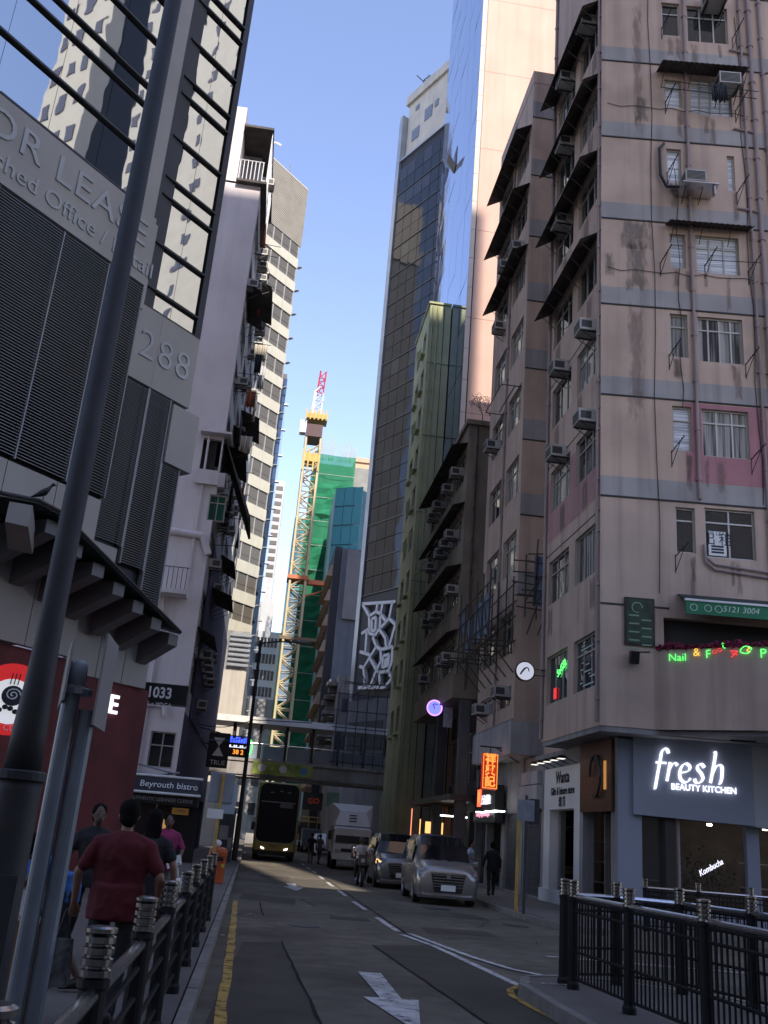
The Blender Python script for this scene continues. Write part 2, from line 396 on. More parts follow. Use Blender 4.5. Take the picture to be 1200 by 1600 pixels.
pav_r = b.build('pavement', PAVE, kind='structure')
isl = [atZ(838, 1541, 0), atZ(834, 1552, 0), atZ(860, 1580, 0)]
b = MB(); ip = [(3.62, 1.0), (6.6, 1.0), (6.6, 10.2), (6.0, 12.2), (5.0, 13.0), (4.2, 13.15), (3.72, 12.9), (3.5, 12.2), (3.48, 10.8)]
b.prism(ip, -0.02, 0.145); island = b.build('traffic_island', PAVE, kind='structure')
def kerbs(pts, parent, L=0.9, wd=0.13, top=0.152):
    """kerb stones one by one along a polyline"""
    acc = 0
    for a, c in zip(pts, pts[1:]):
        a = Vector((*a, 0)); c = Vector((*c, 0)); d = (c - a); n = max(1, round(d.length / L)); l = d.length / n; e = d.normalized()
        key = ('kerb', round(l, 2))
        if key not in MC:
            q = MB(); g = 0.006
            q.hexa([(-wd / 2, g, -0.02), (wd / 2, g, -0.02), (wd / 2, l - g, -0.02), (-wd / 2, l - g, -0.02), (-wd / 2 + 0.02, g, top), (wd / 2, g, top), (wd / 2, l - g, top), (-wd / 2 + 0.02, l - g, top)])
            MC[key] = q.mesh('kerb_stone', KERB)
        for k in range(n):
            p = a + e * (l * k); m = Matrix.Translation(p + Vector((0, 0, R.uniform(-0.004, 0.006)))) @ Matrix.Rotation(math.atan2(-e.x, e.y), 4, 'Z')
            put('kerb_stone', MC[key], parent, mw=m)
kerbs([(-0.385, 70), (-0.385, 4)][::-1], pav_l)
kerbs([(7.16, 70), (7.16, 24.2), (7.45, 22.9), (8.1, 22.25), (14, 21.9)], pav_r)
kerbs([(3.45, 5), (3.43, 10.8), (3.45, 12.25), (3.68, 12.98), (4.2, 13.24), (5.0, 13.08), (6.06, 12.28), (6.67, 10.2)], island)
# road markings: thin sheets 4 mm apart
def sheet(name, pts, m, z=0.004, parent=None): 
    q = MB(); q.poly([(p[0], p[1], z) for p in pts]); return q.build(name, m, parent or road)
def ribbon(name, cl, wd, m, z=0.004, jit=0.0):
    q = MB(); L = []; Rr = []
    fine = []
    for a, c in zip(cl, cl[1:]):
        n = max(1, int((Vector(c) - Vector(a)).length / 0.45)) if jit else 1
        for k in range(n): fine.append(Vector(a).lerp(Vector(c), k / n))
    fine.append(Vector(cl[-1]))
    for i, p in enumerate(fine):
        d = (fine[min(i + 1, len(fine) - 1)] - fine[max(i - 1, 0)]).normalized(); nn = Vector((d.y, -d.x)); o = R.uniform(-jit, jit)
        L.append(p - nn * (wd / 2 + R.uniform(-jit, jit) * .6) + nn * o); Rr.append(p + nn * (wd / 2 + R.uniform(-jit, jit) * .6) + nn * o)
    for a, c, d, e in zip(L, Rr, Rr[1:], L[1:]): q.quad((a.x, a.y, z), (c.x, c.y, z), (d.x, d.y, z), (e.x, e.y, z))
    return q.build(name, m, road)
def P2(x, y): p = atZ(x, y, 0); return (p.x, p.y)
sheet('asphalt_patch', [P2(378, 1474), P2(440, 1472), P2(503, 1604), P2(318, 1604)], ASPH2, 0.004)
sheet('asphalt_patch', [P2(582, 1477), P2(684, 1477), P2(800, 1538), P2(830, 1570), P2(880, 1604), P2(768, 1604)], ASPH2, 0.004)
sheet('asphalt_patch', [(-0.1, 25.4), (1.25, 24.6), (1.4, 26.9), (0.0, 27.6)], ASPH2, 0.0045)
for pts in ([P2(440, 1472), P2(503, 1604)], [P2(582, 1477), P2(768, 1604)], [P2(378, 1474), P2(440, 1472)], [(0.15, 29.2), (1.15, 29.1)], [(0.1, 27.9), (1.2, 27.7)], [(1.5, 27.2), (1.75, 24.6)], [(3.15, 19), (3.2, 56)], [(-0.2, 24.4), (3.1, 24.2), (7, 25)], [(0.42, 24.6), (0.45, 21.0)]):
    ribbon('tar_seam', pts, 0.032, TAR, 0.008, 0.012)
ribbon('yellow_line', [P2(341, 1612), P2(348, 1560), P2(354, 1530), P2(358, 1500), P2(368, 1408)], 0.11, LINEY, 0.012, 0.012)
ribbon('yellow_line', [P2(840, 1541), P2(810, 1542), P2(797, 1548), P2(800, 1557), P2(830, 1575), P2(880, 1600), (3.2, 8)], 0.09, LINEY, 0.012, 0.004)
for (a, c) in [((3.02, 19.6), (3.0, 22.6)), ((2.98, 24.6), (2.97, 27.4)), ((2.98, 29.6), (3.0, 32.4)), ((3.0, 34.6), (3.02, 37.4)), ((3.04, 39.6), (3.06, 42.4)), ((3.08, 44.6), (3.1, 47.4)), ((3.1, 49.6), (3.1, 52.4)), ((3.1, 54.6), (3.1, 57.4))]:
    ribbon('white_dash', [a, c], 0.13, LINEW, 0.012, 0.006)
ribbon('white_line', [(3.02, 19.0), P2(680, 1480), P2(800, 1536), P2(812, 1542)], 0.12, LINEW, 0.012, 0.005)
ribbon('white_line', [P2(640, 1460), P2(735, 1496), P2(800, 1516), P2(860, 1528)], 0.12, LINEW, 0.016, 0.005)
ribbon('white_line', [(5.2, 17.0), (9.5, 16.4), (16, 15.8)], 0.12, LINEW, 0.012, 0.005)
ribbon('white_line', [(6.9, 10.5), (7.2, 4)], 0.12, LINEW, 0.012, 0.005)
def arrow(x, y, s=1.0):
    pts = [(-0.15, 2.0), (0.15, 2.0), (0.12, 0.0), (0.31, 0.0), (0.01, -1.9), (-0.31, 0.0), (-0.12, 0.0)]
    q = MB(); q.poly([(x + a * s, y + c * s, 0.012) for a, c in reversed(pts)]); q.build('direction_arrow', LINEW, road)
arrow(1.74, 11.45, 1.0); arrow(1.55, 32.4, 1.05)
def manhole(x, y, r):
    q = MB(); q.lathe([(r, 0.0), (r, 0.010), (r * 0.86, 0.010), (r * 0.84, 0.006), (0.01, 0.006)], (x, y, 0), 20); q.build('manhole_cover', DARK, road)
for k in range(9):   # wandering cracks
    x = R.uniform(.3, 6.5); y = R.uniform(10.5, 30); a = R.uniform(0, 6.28); pts = [(x, y)]
    for _ in range(R.randint(4, 9)): a += R.uniform(-.6, .6); pts.append((pts[-1][0] + .35 * math.cos(a), pts[-1][1] + .5 * math.sin(a)))
    ribbon('crack', [p for p in pts if -.2 < p[0] < 7 and not (p[0] > 3.3 and p[1] < 13.5)] or [(1, 16), (1.4, 16.3)], .014, TAR, .0085, .003)
for (x, y, a, c) in ((4.4, 20.5, 1.5, 1.1), (5.6, 25.0, .8, 1.6), (1.1, 38.5, 1.2, 2.2), (2.3, 21.8, .9, .9)): sheet('asphalt_patch', [(x - a / 2, y - c / 2), (x + a / 2, y - c / 2 + .05), (x + a / 2 - .04, y + c / 2), (x - a / 2 + .06, y + c / 2 + .03)], ASPH2, .0042)
manhole(5.2, 27.2, 0.38); manhole(1.2, 19.4, 0.3); manhole(6.3, 23.2, 0.33)
for k in range(26):
    x = R.choice([R.uniform(-0.3, 0.2), R.uniform(-2, -0.6), R.uniform(3.5, 4), R.uniform(7.4, 8.2)]); y = R.uniform(9, 24)
    q = MB(); z = 0.16 if (x < -0.4 or x > 7.2) else 0.01
    if 3.4 < x < 4.2: z = 0.155; y = min(y, 12.3)
    q.extr([(x, y, z), (x + 0.06, y + 0.02, z), (x + 0.05, y + 0.07, z), (x - 0.01, y + 0.05, z)], (0, 0, 0.006))
    t = q.build('litter', LINEW, None, label='small pale scrap of litter lying by the kerb', cat='litter', group='scraps of litter along the kerbs')
# ================================================================ right side of the street
PINK = mat('pink_render', (0.50, 0.375, 0.295), 0.85, var=0.10, scale=0.5, streak=0.28, dirt=0.22, bump=0.08, bscale=25)
PINKD = mat('pink_render_deep', (0.40, 0.19, 0.21), 0.85, var=0.10, scale=0.5, streak=0.2, dirt=0.2)
BANDG = mat('grey_blue_band', (0.34, 0.32, 0.31), 0.85, var=0.1, scale=0.7, streak=0.35, dirt=0.2)
LINE = mat('dark_joint', (0.03, 0.028, 0.028), 0.8)
STAIN = mat('rain_stain', (0.12, 0.11, 0.10), 0.9, var=0.5, scale=3, streak=0.5)
CONC = mat('bare_concrete', (0.26, 0.25, 0.24), 0.9, var=0.2, streak=0.4, dirt=0.3, bump=0.1)
LGREY = mat('pale_grey_render', (0.36, 0.355, 0.35), 0.85, var=0.12, streak=0.3, dirt=0.25)

# ---- pink corner block -------------------------------------------------------
S1 = Fac(9.2, 25.6, 0, flip=True)        # its street side, u = metres up the street from the corner
F1 = Fac(9.2, 25.6, 96.1)                # its front, u = metres to the right of the corner
pk = thing('corner_apartment_block', 'pink corner apartment block with grey bands above the beauty shop', 'building', (9.2, 25.6, 0.15))
LINES = [31.95, 28.54, 25.2, 21.83, 18.54, 15.29, 11.92]
def cr4(x0, y0, x1, y1): return (820 + x0 / 3.158, y0 / 3.158, 820 + x1 / 3.158, y1 / 3.158)
def cr5(x0, y0, x1, y1): return (820 + x0 / 3.158, 380 + y0 / 3.158, 820 + x1 / 3.158, 380 + y1 / 3.158)
def cr6(x0, y0, x1, y1): return (820 + x0 / 3.158, 760 + y0 / 3.158, 820 + x1 / 3.158, 760 + y1 / 3.158)
fw = [(cr4(675, 15, 765, 175), 1, .7, PANE), (cr4(800, 35, 1000, 210), 3, 0.72, PANE), (cr4(690, 395, 775, 530), 1, 0.75, PANE3), (cr4(815, 390, 1020, 570), 4, 0, PANE3),
      (cr4(700, 735, 772, 900), 1, 0, PANE3), (cr4(1000, 770, 1037, 940), 1, 0, PANE3),
      ((1046.5, 366, 1071.5, 418.5), 1, 0.75, PANE3), ((1087.5, 370, 1155, 428), 3, 0.7, PANE3),
      (cr5(718, 350, 805, 562), 1, 0.72, PANE2), (cr5(855, 370, 1077, 590), 4, 0.72, PANE2), (cr5(730, 805, 825, 1025), 1, 0.7, PANE3), (cr5(875, 825, 1107, 1058), 3, 0.72, PANE2),
      (cr6(745, 105, 842, 328), 1, 0.72, PANE), (cr6(890, 115, 1137, 358), 2, 0.72, PANE)]
fh = [F1.rect(*w_[0]) for w_ in fw]
for k in range(3):   # windows further along the front and above the frame
    for z in (16.9, 20.2, 23.5, 26.9, 30.2, 33.6, 37.0):
        fh.append((6.9 + k * 1.6, 8.0 + k * 1.6, z, z + 1.35)); fw.append((None, 2, 0.7, PANE))
for z in (33.6, 37.0): fh.append((2.2, 2.9, z, z + 1.4)); fw.append((None, 1, 0.7, PANE)); fh.append((3.2, 4.7, z, z + 1.4)); fw.append((None, 3, 0.7, PANE))
VER = (1.83, 11.5, 5.75, 8.3)   # open veranda of the nail salon
b = MB(); F1.wall(b, 0, 12, 5.1, 41, fh + [VER], 0.26)
b.build('front_wall', PINK, pk)
sh = []
for li in LINES + [8.6]:
    t = li - 0.75; h = 1.55 if li > 9 else 1.6
    sh += [(0.28, 2.35, t - h, t), (2.95, 5.15, t - h, t)]
sh = [(a, c, round(d, 3), round(e, 3)) for a, c, d, e in sh]
b = MB(); S1.wall(b, 0, 5.6, 5.1, 41, sh, 0.26); S1.box(b, 5.35, 5.6, 5.1, 41, -2.2, -0.002)
b.build('side_wall', PINK, pk)
b = MB(); b.prism([(9.47, 25.85), (9.47, 30.94), (20.9, 31), (20.9, 24.65)][::-1], 5.12, 40.9)   # rooms behind the openings
core = b.build('interior', mat('dark_room', (0.03, 0.028, 0.026), 0.9), pk)
b = MB(); b.prism([(9.22, 25.62), (9.22, 31.1), (21.0, 31.1), (21.0, 24.4)][::-1], 41.0, 41.6); b.build('roof_slab', CONC, pk)
b = MB(); b.prism([(9.22, 25.62), (9.22, 31.1), (21.0, 31.1), (21.0, 24.4)][::-1], 4.95, 5.1); b.build('soffit', CONC, pk)
for (rc, bars, tr, pn), h in zip(fw, fh): window(F1, *h, pk, bars, tr, pane=pn)
for i, h in enumerate(sh): window(S1, *h, pk, 3, 0.7 if i % 3 else 0, pane=PANE if R.random() < 0.7 else PANE2)
for li in LINES:   # painted bands with a dark joint below each
    b = MB(); F1.box(b, 0.0, 12, li, li + 0.62, 0.002, 0.02); b.build('grey_band', BANDG, pk)
    b = MB(); F1.box(b, 0.0, 12, li - 0.05, li - 0.001, 0.002, 0.03); S1.box(b, 0, 5.6, li - 0.5, li - 0.47, 0.002, 0.012); b.build('joint_moulding', LINE, pk)
b = MB(); F1.box(b, 0.0, 2.0, 8.55, 8.6, 0.002, 0.02); b.build('joint_moulding', LINE, pk)
z0, z1 = 12.56, 15.2     # deep pink repainted flat
holes6 = [h for h in fh if z0 - 0.5 < h[2] < z1 and h[1] < 5.2]
b = MB(); F6 = Fac(9.2, 25.6, 96.1); F6.o = F6.o + F6.n * 0.006
F6.wall(b, 2.62, 5.15, z0, z1, [(a, c, d, min(e, z1)) for a, c, d, e in holes6], 0.004); b.build('repainted_panel', PINKD, pk)
S6 = Fac(9.194, 25.6, 0, flip=True); b = MB()
S6.wall(b, 0.02, 5.58, 11.92, 14.3, [h for h in sh if 11 < h[2] < 14], 0.003); b.build('repainted_panel', mat('pink_patch', (0.40, 0.235, 0.225), 0.85, var=.15, streak=.2), pk)
def stain_mat(name, col, amax=.5):
    """ragged stain: fades out towards the patch edges by noise"""
    m = mat(name, col, .9, var=.4, scale=3); n = m.node_tree.nodes; l = m.node_tree.links
    tc = n.new('ShaderNodeTexCoord'); sp_ = n.new('ShaderNodeSeparateXYZ'); l.new(tc.outputs['Generated'], sp_.inputs[0])
    def edge(o, p):
        a = n.new('ShaderNodeMath'); a.operation = 'MULTIPLY_ADD'; a.inputs[1].default_value = 2; a.inputs[2].default_value = -1; l.new(o, a.inputs[0])
        c = n.new('ShaderNodeMath'); c.operation = 'ABSOLUTE'; l.new(a.outputs[0], c.inputs[0]); d = n.new('ShaderNodeMath'); d.operation = 'POWER'; d.inputs[1].default_value = p; l.new(c.outputs[0], d.inputs[0]); return d.outputs[0]
    mx = n.new('ShaderNodeMath'); mx.operation = 'MAXIMUM'; l.new(edge(sp_.outputs[0], 1.3), mx.inputs[0]); l.new(edge(sp_.outputs[2], 3), mx.inputs[1])
    geo = n.new('ShaderNodeNewGeometry'); mp = n.new('ShaderNodeMapping'); mp.inputs['Scale'].default_value = (9, 9, 2.2); l.new(geo.outputs['Position'], mp.inputs[0]); t = n.new('ShaderNodeTexNoise'); t.inputs['Scale'].default_value = 1; t.inputs['Detail'].default_value = 9; l.new(mp.outputs[0], t.inputs['Vector'])
    sb = n.new('ShaderNodeMath'); sb.operation = 'SUBTRACT'; l.new(t.outputs['Fac'], sb.inputs[0]); ml = n.new('ShaderNodeMath'); ml.operation = 'MULTIPLY'; ml.inputs[1].default_value = .55; l.new(mx.outputs[0], ml.inputs[0]); l.new(ml.outputs[0], sb.inputs[1])
    r = n.new('ShaderNodeMapRange'); r.inputs[1].default_value = .12; r.inputs[2].default_value = .42; r.inputs[3].default_value = 0; r.inputs[4].default_value = amax; l.new(sb.outputs[0], r.inputs[0]); l.new(r.outputs[0], n['Principled BSDF'].inputs['Alpha'])
    return m
ST = stain_mat('rain_stain_ragged', (.15, .135, .115))
for (x0, y0, x1, y1) in (cr4(525, -20, 585, 700), cr5(480, -20, 625, 250), cr4(535, 470, 625, 610), cr5(385, 40, 450, 170), cr5(500, 250, 600, 900), cr4(440, 1080, 660, 1240)):   # rain stains and bare patches in the render
    u0, u1, a, c = F1.rect(x0, y0, x1, y1); b = MB(); b.quad(F1.P(u0, a, .0225), F1.P(u1, a, .0225), F1.P(u1, c, .0225), F1.P(u0, c, .0225)); b.build('rain_stain', ST if y0 < 640 and not (x0 > 977 and y1 - y0 > 150) else stain_mat('rain_stain_faint', (.24, .18, .155), .45), pk)
FST = stain_mat('sill_drip_faint', (.22, .165, .14), .45)
for h in fh[:14] + [(a, c, z, e) for a, c, z, e in sh][:0]:   # drips under the front sills
    u0, u1, a, c = h
    for k in range(2): x = R.uniform(u0, u1 - .1); w2 = R.uniform(.18, .4); b = MB(); L_ = R.uniform(.6, 1.5); b.quad(F1.P(x, a - L_, .0215), F1.P(x + w2, a - L_, .0215), F1.P(x + w2, a - .01, .0215), F1.P(x, a - .01, .0215)); b.build('drip_stain', FST, pk)
for i, h in enumerate(sh[:14]):
    x = R.uniform(h[0], h[1] - .5); b = MB(); b.quad(S1.P(x + .5, h[2] - 1.2, .013), S1.P(x, h[2] - 1.2, .013), S1.P(x, h[2] - .01, .013), S1.P(x + .5, h[2] - .01, .013)); b.build('drip_stain', FST, pk)
CABL = mat('black_cable', (.02, .02, .02), .7)
for (u, za, zb2) in ((1.72, 9, 39), (4.9, 12, 31), (2.55, 15, 24)):
    b = MB(); q = [F1.P(u + .05 * math.sin(k * 1.7), za + (zb2 - za) * k / 14, .03) for k in range(15)]; b.tube(q, .012, 5); b.build('wall_cable', CABL, pk)
for z in (19.9, 26.6): b = MB(); q = [F1.P(.2 + k * .45, z - .12 * math.sin(k * 1.3) ** 2, .03) for k in range(12)]; b.tube(q, .011, 5); b.build('wall_cable', CABL, pk)
def pipe(fac, u, z0, z1, parent, r=0.055, d=0.07, m=PIPE):
    b = MB(); b.cyl(fac.P(u, z0, d), fac.P(u, z1, d), r, n=8)
    z = z0 + 0.6
    while z < z1: b.cyl(fac.P(u, z, d), fac.P(u, z + 0.09, d), r * 1.35, n=8); fac.box(b, u - r * 1.6, u + r * 1.6, z + 0.02, z + 0.06, 0.001, d); z += 1.65
    return b.build('drainpipe', m, parent)
pipe(F1, 2.98, 12, 40, pk); pipe(F1, 5.35, 9.2, 40, pk, 0.075); pipe(F1, 5.02, 9.2, 40, pk, 0.045); pipe(F1, 5.75, 9.6, 40, pk, 0.06)
pipe(S1, 0.1, 5.2, 40, pk, 0.045); pipe(S1, 5.45, 5.2, 40, pk, 0.06)
for z in (25.9, 29.4, 22.6): 
    b = MB(); b.tube([F1.P(4.6, z, 0.06), F1.P(5.3, z - 0.1, 0.06)], 0.04); b.build('branch_pipe', PIPE, pk)
b = MB()
for dz in (0.0, 0.16): b.tube([F1.P(3.05, 10.6 - dz, 0.06), F1.P(3.1, 10.2 - dz, 0.06), F1.P(3.35, 10.0 - dz, 0.06), F1.P(5.2, 9.85 - dz, 0.06)], 0.035)
b.build('branch_pipe', PIPE, pk)
# awnings: sloping sheets over the street-side floors, two over the front windows
for li in LINES[:4]:
    awning(S1, 0.06, 5.5, li - 0.5, pk, out=R.uniform(.62, .74), drop=R.uniform(.38, .5))
awning(F1, 1.95, 5.0, 28.2, pk, out=0.75, drop=0.2); awning(F1, 2.15, 4.95, 21.75, pk, out=0.5, drop=0.16)
GA = 'air conditioners on the pink corner block'
LA = 'grey window air conditioner jutting from the street side of the pink corner block'
ORD = ['first', 'second', 'third', 'fourth', 'fifth', 'sixth', 'seventh', 'eighth', 'ninth']
for (u, z) in [(0.75, 17.75), (3.6, 17.75), (0.75, 14.5), (3.7, 14.5), (3.4, 27.35), (3.7, 24.0), (1.0, 30.9), (3.5, 30.6)]:
    ac(S1, u, z, 'air conditioner on pink corner block side, %s floor above salon, bay %s corner' % (ORD[int((z - 8.0) / 3.3) - 1], 'next to' if u < 2 else 'away from'), GA)
for (u, z, lb) in [(4.05, 31.2, 'large grey air conditioner under the topmost window of the pink block front'), (4.35, 27.35, 'grey air conditioner beneath the corrugated awning of the pink block front')]:
    ac(F1, u, z, lb, GA, s=1.15)
u, z = F1.px(1075, 303); ac(F1, u, z - 0.1, 'white outdoor air conditioner on a steel rack with a looped pipe on the pink block', GA, d=0.25, s=1.05)
b = MB(); F1.box(b, u - 0.45, u + 0.75, z - 0.19, z - 0.15, 0.0, 0.85); F1.box(b, u + 0.6, u + 0.64, z - 0.55, z - 0.19, 0.6, 0.8); b.build('steel_rack', CHROME, pk)
b = MB(); b.tube([F1.P(u - 0.35, z + 0.1, 0.2), F1.P(u - 0.75, z + 0.15, 0.1), F1.P(u - 0.95, z + 0.6, 0.1), F1.P(u - 0.97, z + 1.7, 0.1), F1.P(u - 0.8, z + 1.95, 0.08)], 0.05, 8); b.build('insulated_pipe', DARK, pk)
# clothes-drying brackets: a raking toothed arm with a stay
def bracket_mesh():
    if 'brk' in MC: return MC['brk']
    b = MB(); b.cyl((0, 0, 0), (0, 0, 0.55), 0.018, n=5); b.cyl((0, 0, 0.5), (0.15, -0.75, 0.72), 0.018, n=5); b.cyl((0, 0, 0.05), (0.1, -0.5, 0.62), 0.012, n=5)
    for k in range(6): q = 0.2 + k * 0.15; b.cyl((0.15 * q, -0.75 * q, 0.5 + 0.22 * q), (0.15 * q, -0.75 * q, 0.57 + 0.22 * q), 0.01, n=4)
    MC['brk'] = b.mesh('drying_bracket', DARK); return MC['brk']
for (x, y) in [(1034, 62), (1145, 78), (1040, 178), (1150, 192), (1043, 290), (1152, 322), (1032, 432), (1102, 436), (1170, 446), (1046, 578), (1166, 592), (1050, 730), (1175, 742), (1056, 895)]:
    u, z = F1.px(x, y); put('drying_bracket', bracket_mesh(), pk, mw=F1.M(u, z, 0.0))
b = MB()
for (a, c) in [((1030, 146), (1175, 163)), ((1025, 156), (1172, 174)), ((1098, 423), (1178, 427))]:
    p = F1.px(*a); q = F1.px(*c); b.cyl(F1.P(*p, 0.6), F1.P(*q, 0.6), 0.014, n=5)
b.build('drying_pole', DARK, pk)
CLO = [mat('dark_laundry', (0.03, 0.035, 0.045), 0.9), mat('blue_laundry', (0.08, 0.13, 0.24), 0.9), mat('white_laundry', (0.45, 0.45, 0.45), 0.9)]
def cloth(p, wdir, W, H, m, name='laundry', **kw):
    b = MB(); n = 8; nn = Vector((wdir.y, -wdir.x, 0)); top = []; bot = []
    for k in range(n + 1):
        a = k / n - 0.5; f = 0.05 * math.sin(k * 2.1); top.append(Vector(p) + wdir * (a * W) + nn * f * .4); bot.append(Vector(p) + wdir * (a * W * 0.85) + nn * f * 1.8 + Vector((0, 0, -H * (1 - 0.12 * abs(math.sin(k * 1.3))))))
    for k in range(n): b.quad(top[k], bot[k], bot[k + 1], top[k + 1]); 
    o = b.build(name, m, None, smooth=True, **kw); sd = o.modifiers.new('thick', 'SOLIDIFY'); sd.thickness = 0.012; return o
for x, W in ((1112, 0.5), (1120, 0.35)):
    p = F1.px(x, 152); cloth(F1.P(*p, 0.6), F1.u, W, 0.75, CLO[0], label='dark garment hung to dry below the corrugated awning', cat='laundry', group='dark washing on the pink block')
# the poster stuck inside a third-floor window: black on white notice
u0, u1, a, c = F1.rect(*cr6(912, 218, 1000, 338)); b = MB(); F1.box(b, u0, u1, a, c, -0.10, -0.095); ps = b.build('rental_notice', WHITE, pk)
INK = mat('black_ink', (0.02, 0.02, 0.03), 0.7)
um = (u0 + u1) / 2; dz = c - a
text('FOR LEASE', 0.16, F1.M(um, c - dz * .1, -0.093), INK, ps, extrude=0.001); text('出', 0.42, F1.M(um - .25, c - dz * .36, -0.093), INK, ps, extrude=0.001); text('租', 0.42, F1.M(um + .25, c - dz * .36, -0.093), INK, ps, extrude=0.001)
for k, zz in enumerate((.62, .74, .86)):
    b = MB(); F1.box(b, u0 + .08, u1 - .08, c - dz * zz - .03, c - dz * zz + .03, -0.0949, -0.093); b.build('printed_line', INK, ps)
# ---- nail salon veranda: parapet raking out from the wall, heather trim, neon words -----
VB = MB(); a0 = F1.P(1.55, 0, 0.01); a1 = a0 + Vector((4.2, -3.5, 0)); vd = (a1 - a0).normalized(); VF = Fac(a0.x, a0.y, math.degrees(math.atan2(vd.x, vd.y)))
VF.box(VB, 0, 5.6, 5.1, 7.32, -0.15, 0.0); vp = VB.build('veranda_parapet', PINK, pk)
b = MB(); p3 = [F1.P(1.6, 0, 0.0), F1.P(11, 0, 0.0), VF.P(5.58, 0, -0.16), VF.P(0, 0, -0.16)]
b.prism([(p.x, p.y) for p in p3][::-1], 4.97, 5.09); b.build('veranda_floor', CONC, pk)
b = MB(); F1.wall(b, 1.83, 11.5, 5.75, 8.3, [(2.9, 4.2, 5.9, 7.9), (4.4, 11.3, 5.9, 7.9)], 0.1)
for i in range(len(b.v)): b.v[i] = tuple(Vector(b.v[i]) - F1.n * 1.3)
b.build('veranda_back_wall', mat('veranda_dark', (0.10, 0.10, 0.13), 0.8), pk)
HEATH = mat('heather_pink_flowers', (0.22, 0.02, 0.06), 0.9, var=0.6, scale=25)
b = MB()
for k in range(1700):
    u = R.uniform(0, 5.5); r = 0.035 * R.uniform(.6, 1.5); c = VF.P(u, 7.32 + R.uniform(0.0, 0.13 + 0.05 * math.sin(u * 4)), R.uniform(-0.2, 0.06))
    v = [c + Vector((R.uniform(-r, r), R.uniform(-r, r), R.uniform(-r, r))) * 1.6 for _ in range(4)]
    b.poly(v[:3]); b.poly([v[0], v[2], v[3]]); b.poly([v[1], v[2], v[3]])
o = b.build('flower_trim', HEATH, None, label='strip of dark pink flowers topping the nail salon parapet', cat='flowers')
NG = emis('neon_green', (0.10, 1.0, 0.16), 2.6); NR = emis('neon_red', (1.0, 0.05, 0.05), 1.6); NY = emis('neon_yellow', (1.0, 0.62, 0.08), 1.8); NP = emis('neon_purple', (0.45, 0.2, 1.0), 3.0); NW = emis('sign_white_light', (0.80, 0.82, 1.0), 2.0)
nb = thing('neon_sign', 'green, yellow and red neon words along the nail salon parapet', 'neon sign', VF.P(0.6, 6.6, 0.05))
for s, px_, py_, m, sz in [('Nail', 1059, 1028, NG, 0.31), ('&', 1089, 1020, NY, 0.33), ('F', 1107, 1023, NG, 0.34), ('o', 1117, 1018, NR, 0.26), ('o', 1125, 1015, NR, 0.26), ('t', 1131, 1008, NG, 0.33), ('P', 1193, 1022, NG, 0.36)]:
    u, z = VF.px(px_, py_); text(s, sz, VF.M(u, z, 0.04), m, nb, name='neon_letter', extrude=0.012, bold=-0.008)
u, z = VF.px(1147, 1022); b = MB(); b.tube([VF.P(u - 0.1, z + 0.08, 0.05), VF.P(u + 0.1, z + 0.07, 0.05), VF.P(u - 0.06, z - 0.1, 0.05)], 0.012); b.tube([VF.P(u - .05, z + .02, .05), VF.P(u + .1, z - .03, .05)], 0.012); b.build('neon_squiggle', NR, nb)
u, z = VF.px(1166, 1016); b = MB(); q = [VF.P(u + 0.14 * math.cos(t * .5) * (1 + .2 * math.sin(t)), z + 0.1 * math.sin(t * .5), 0.05) for t in range(13)]; b.tube(q, 0.012); b.build('neon_foot', NG, nb)
b = MB(); q = [VF.P(u + 0.06 + 0.04 * math.sin(t * 1.2), z + 0.07 - t * 0.022, 0.055) for t in range(7)]; b.tube(q, 0.01); b.build('neon_foot', NY, nb)
# menu board, green roller awning, floodlight, round hanging sign
mb_ = thing('menu_board', 'dark green menu board on the pink wall beside the nail salon', 'sign', F1.P(1.3, 6.2, 0.03))
u0, u1, a, c = F1.rect(975, 935, 1022, 1009)
b = MB(); F1.box(b, u0, u1, a, c, 0.025, 0.07); b.build('frame', BLACK, mb_)
b = MB(); F1.box(b, u0 + .06, u1 - .06, a + .06, c - .06, 0.0705, 0.08); b.build('poster', mat('green_poster', (0.02, 0.05, 0.03), 0.3, var=0.6, scale=3), mb_)
LPR = mat('pale_green_print', (0.22, 0.34, 0.2), 0.6)
for k in range(9): b = MB(); F1.box(b, u0 + (u1 - u0) * (.56 if k % 2 else .14), u0 + (u1 - u0) * (.88 if k % 2 else .48), c - .55 - .12 * k, c - .51 - .12 * k, .0805, .083); b.build('printed_line', LPR, mb_)
b = MB(); q = [F1.P(u0 + .36 + .15 * math.cos(t * .5), c - .3 + .15 * math.sin(t * .5), .085) for t in range(11)]; b.tube(q, 0.018); b.build('printed_emblem', LPR, mb_)
ga = thing('roller_awning', 'green roller awning with phone number over the nail salon veranda', 'awning', F1.P(4, 7.9, 0.6))
GF = Fac(9.2 - 0.106 * 0.75, 25.6 - .994 * .75, 96.1)
u0, z0 = GF.px(1072, 958); u1 = u0 + 6; zt = GF.px(1072, 938)[1]
b = MB(); GF.box(b, u0, u1, z0, zt, -0.03, 0.0); b.build('valance', mat('green_canvas', (0.015, 0.16, 0.07), 0.7, var=.15), ga)
b = MB(); GF.box(b, u0 - .02, u1, zt, zt + 0.06, -0.08, 0.03); b.build('front_bar', WHITE, ga)
b = MB(); b.hexa([GF.P(u0, zt, -.03), GF.P(u1, zt, -.03), F1.P(u1, zt + .35, .03), F1.P(u0, zt + .35, .03), GF.P(u0, zt + .02, -.03), GF.P(u1, zt + .02, -.03), F1.P(u1, zt + .37, .03), F1.P(u0, zt + .37, .03)]); b.build('canopy', mat('dark_canvas', (0.02, 0.03, 0.025), 0.8), ga)
text('5121 3004', 0.24, GF.M(u0 + 1.55, (z0 + zt) / 2 + .02, 0.004), mat('pale_print', (.5, .6, .5), .7), ga, extrude=0.002, shear=0.2)
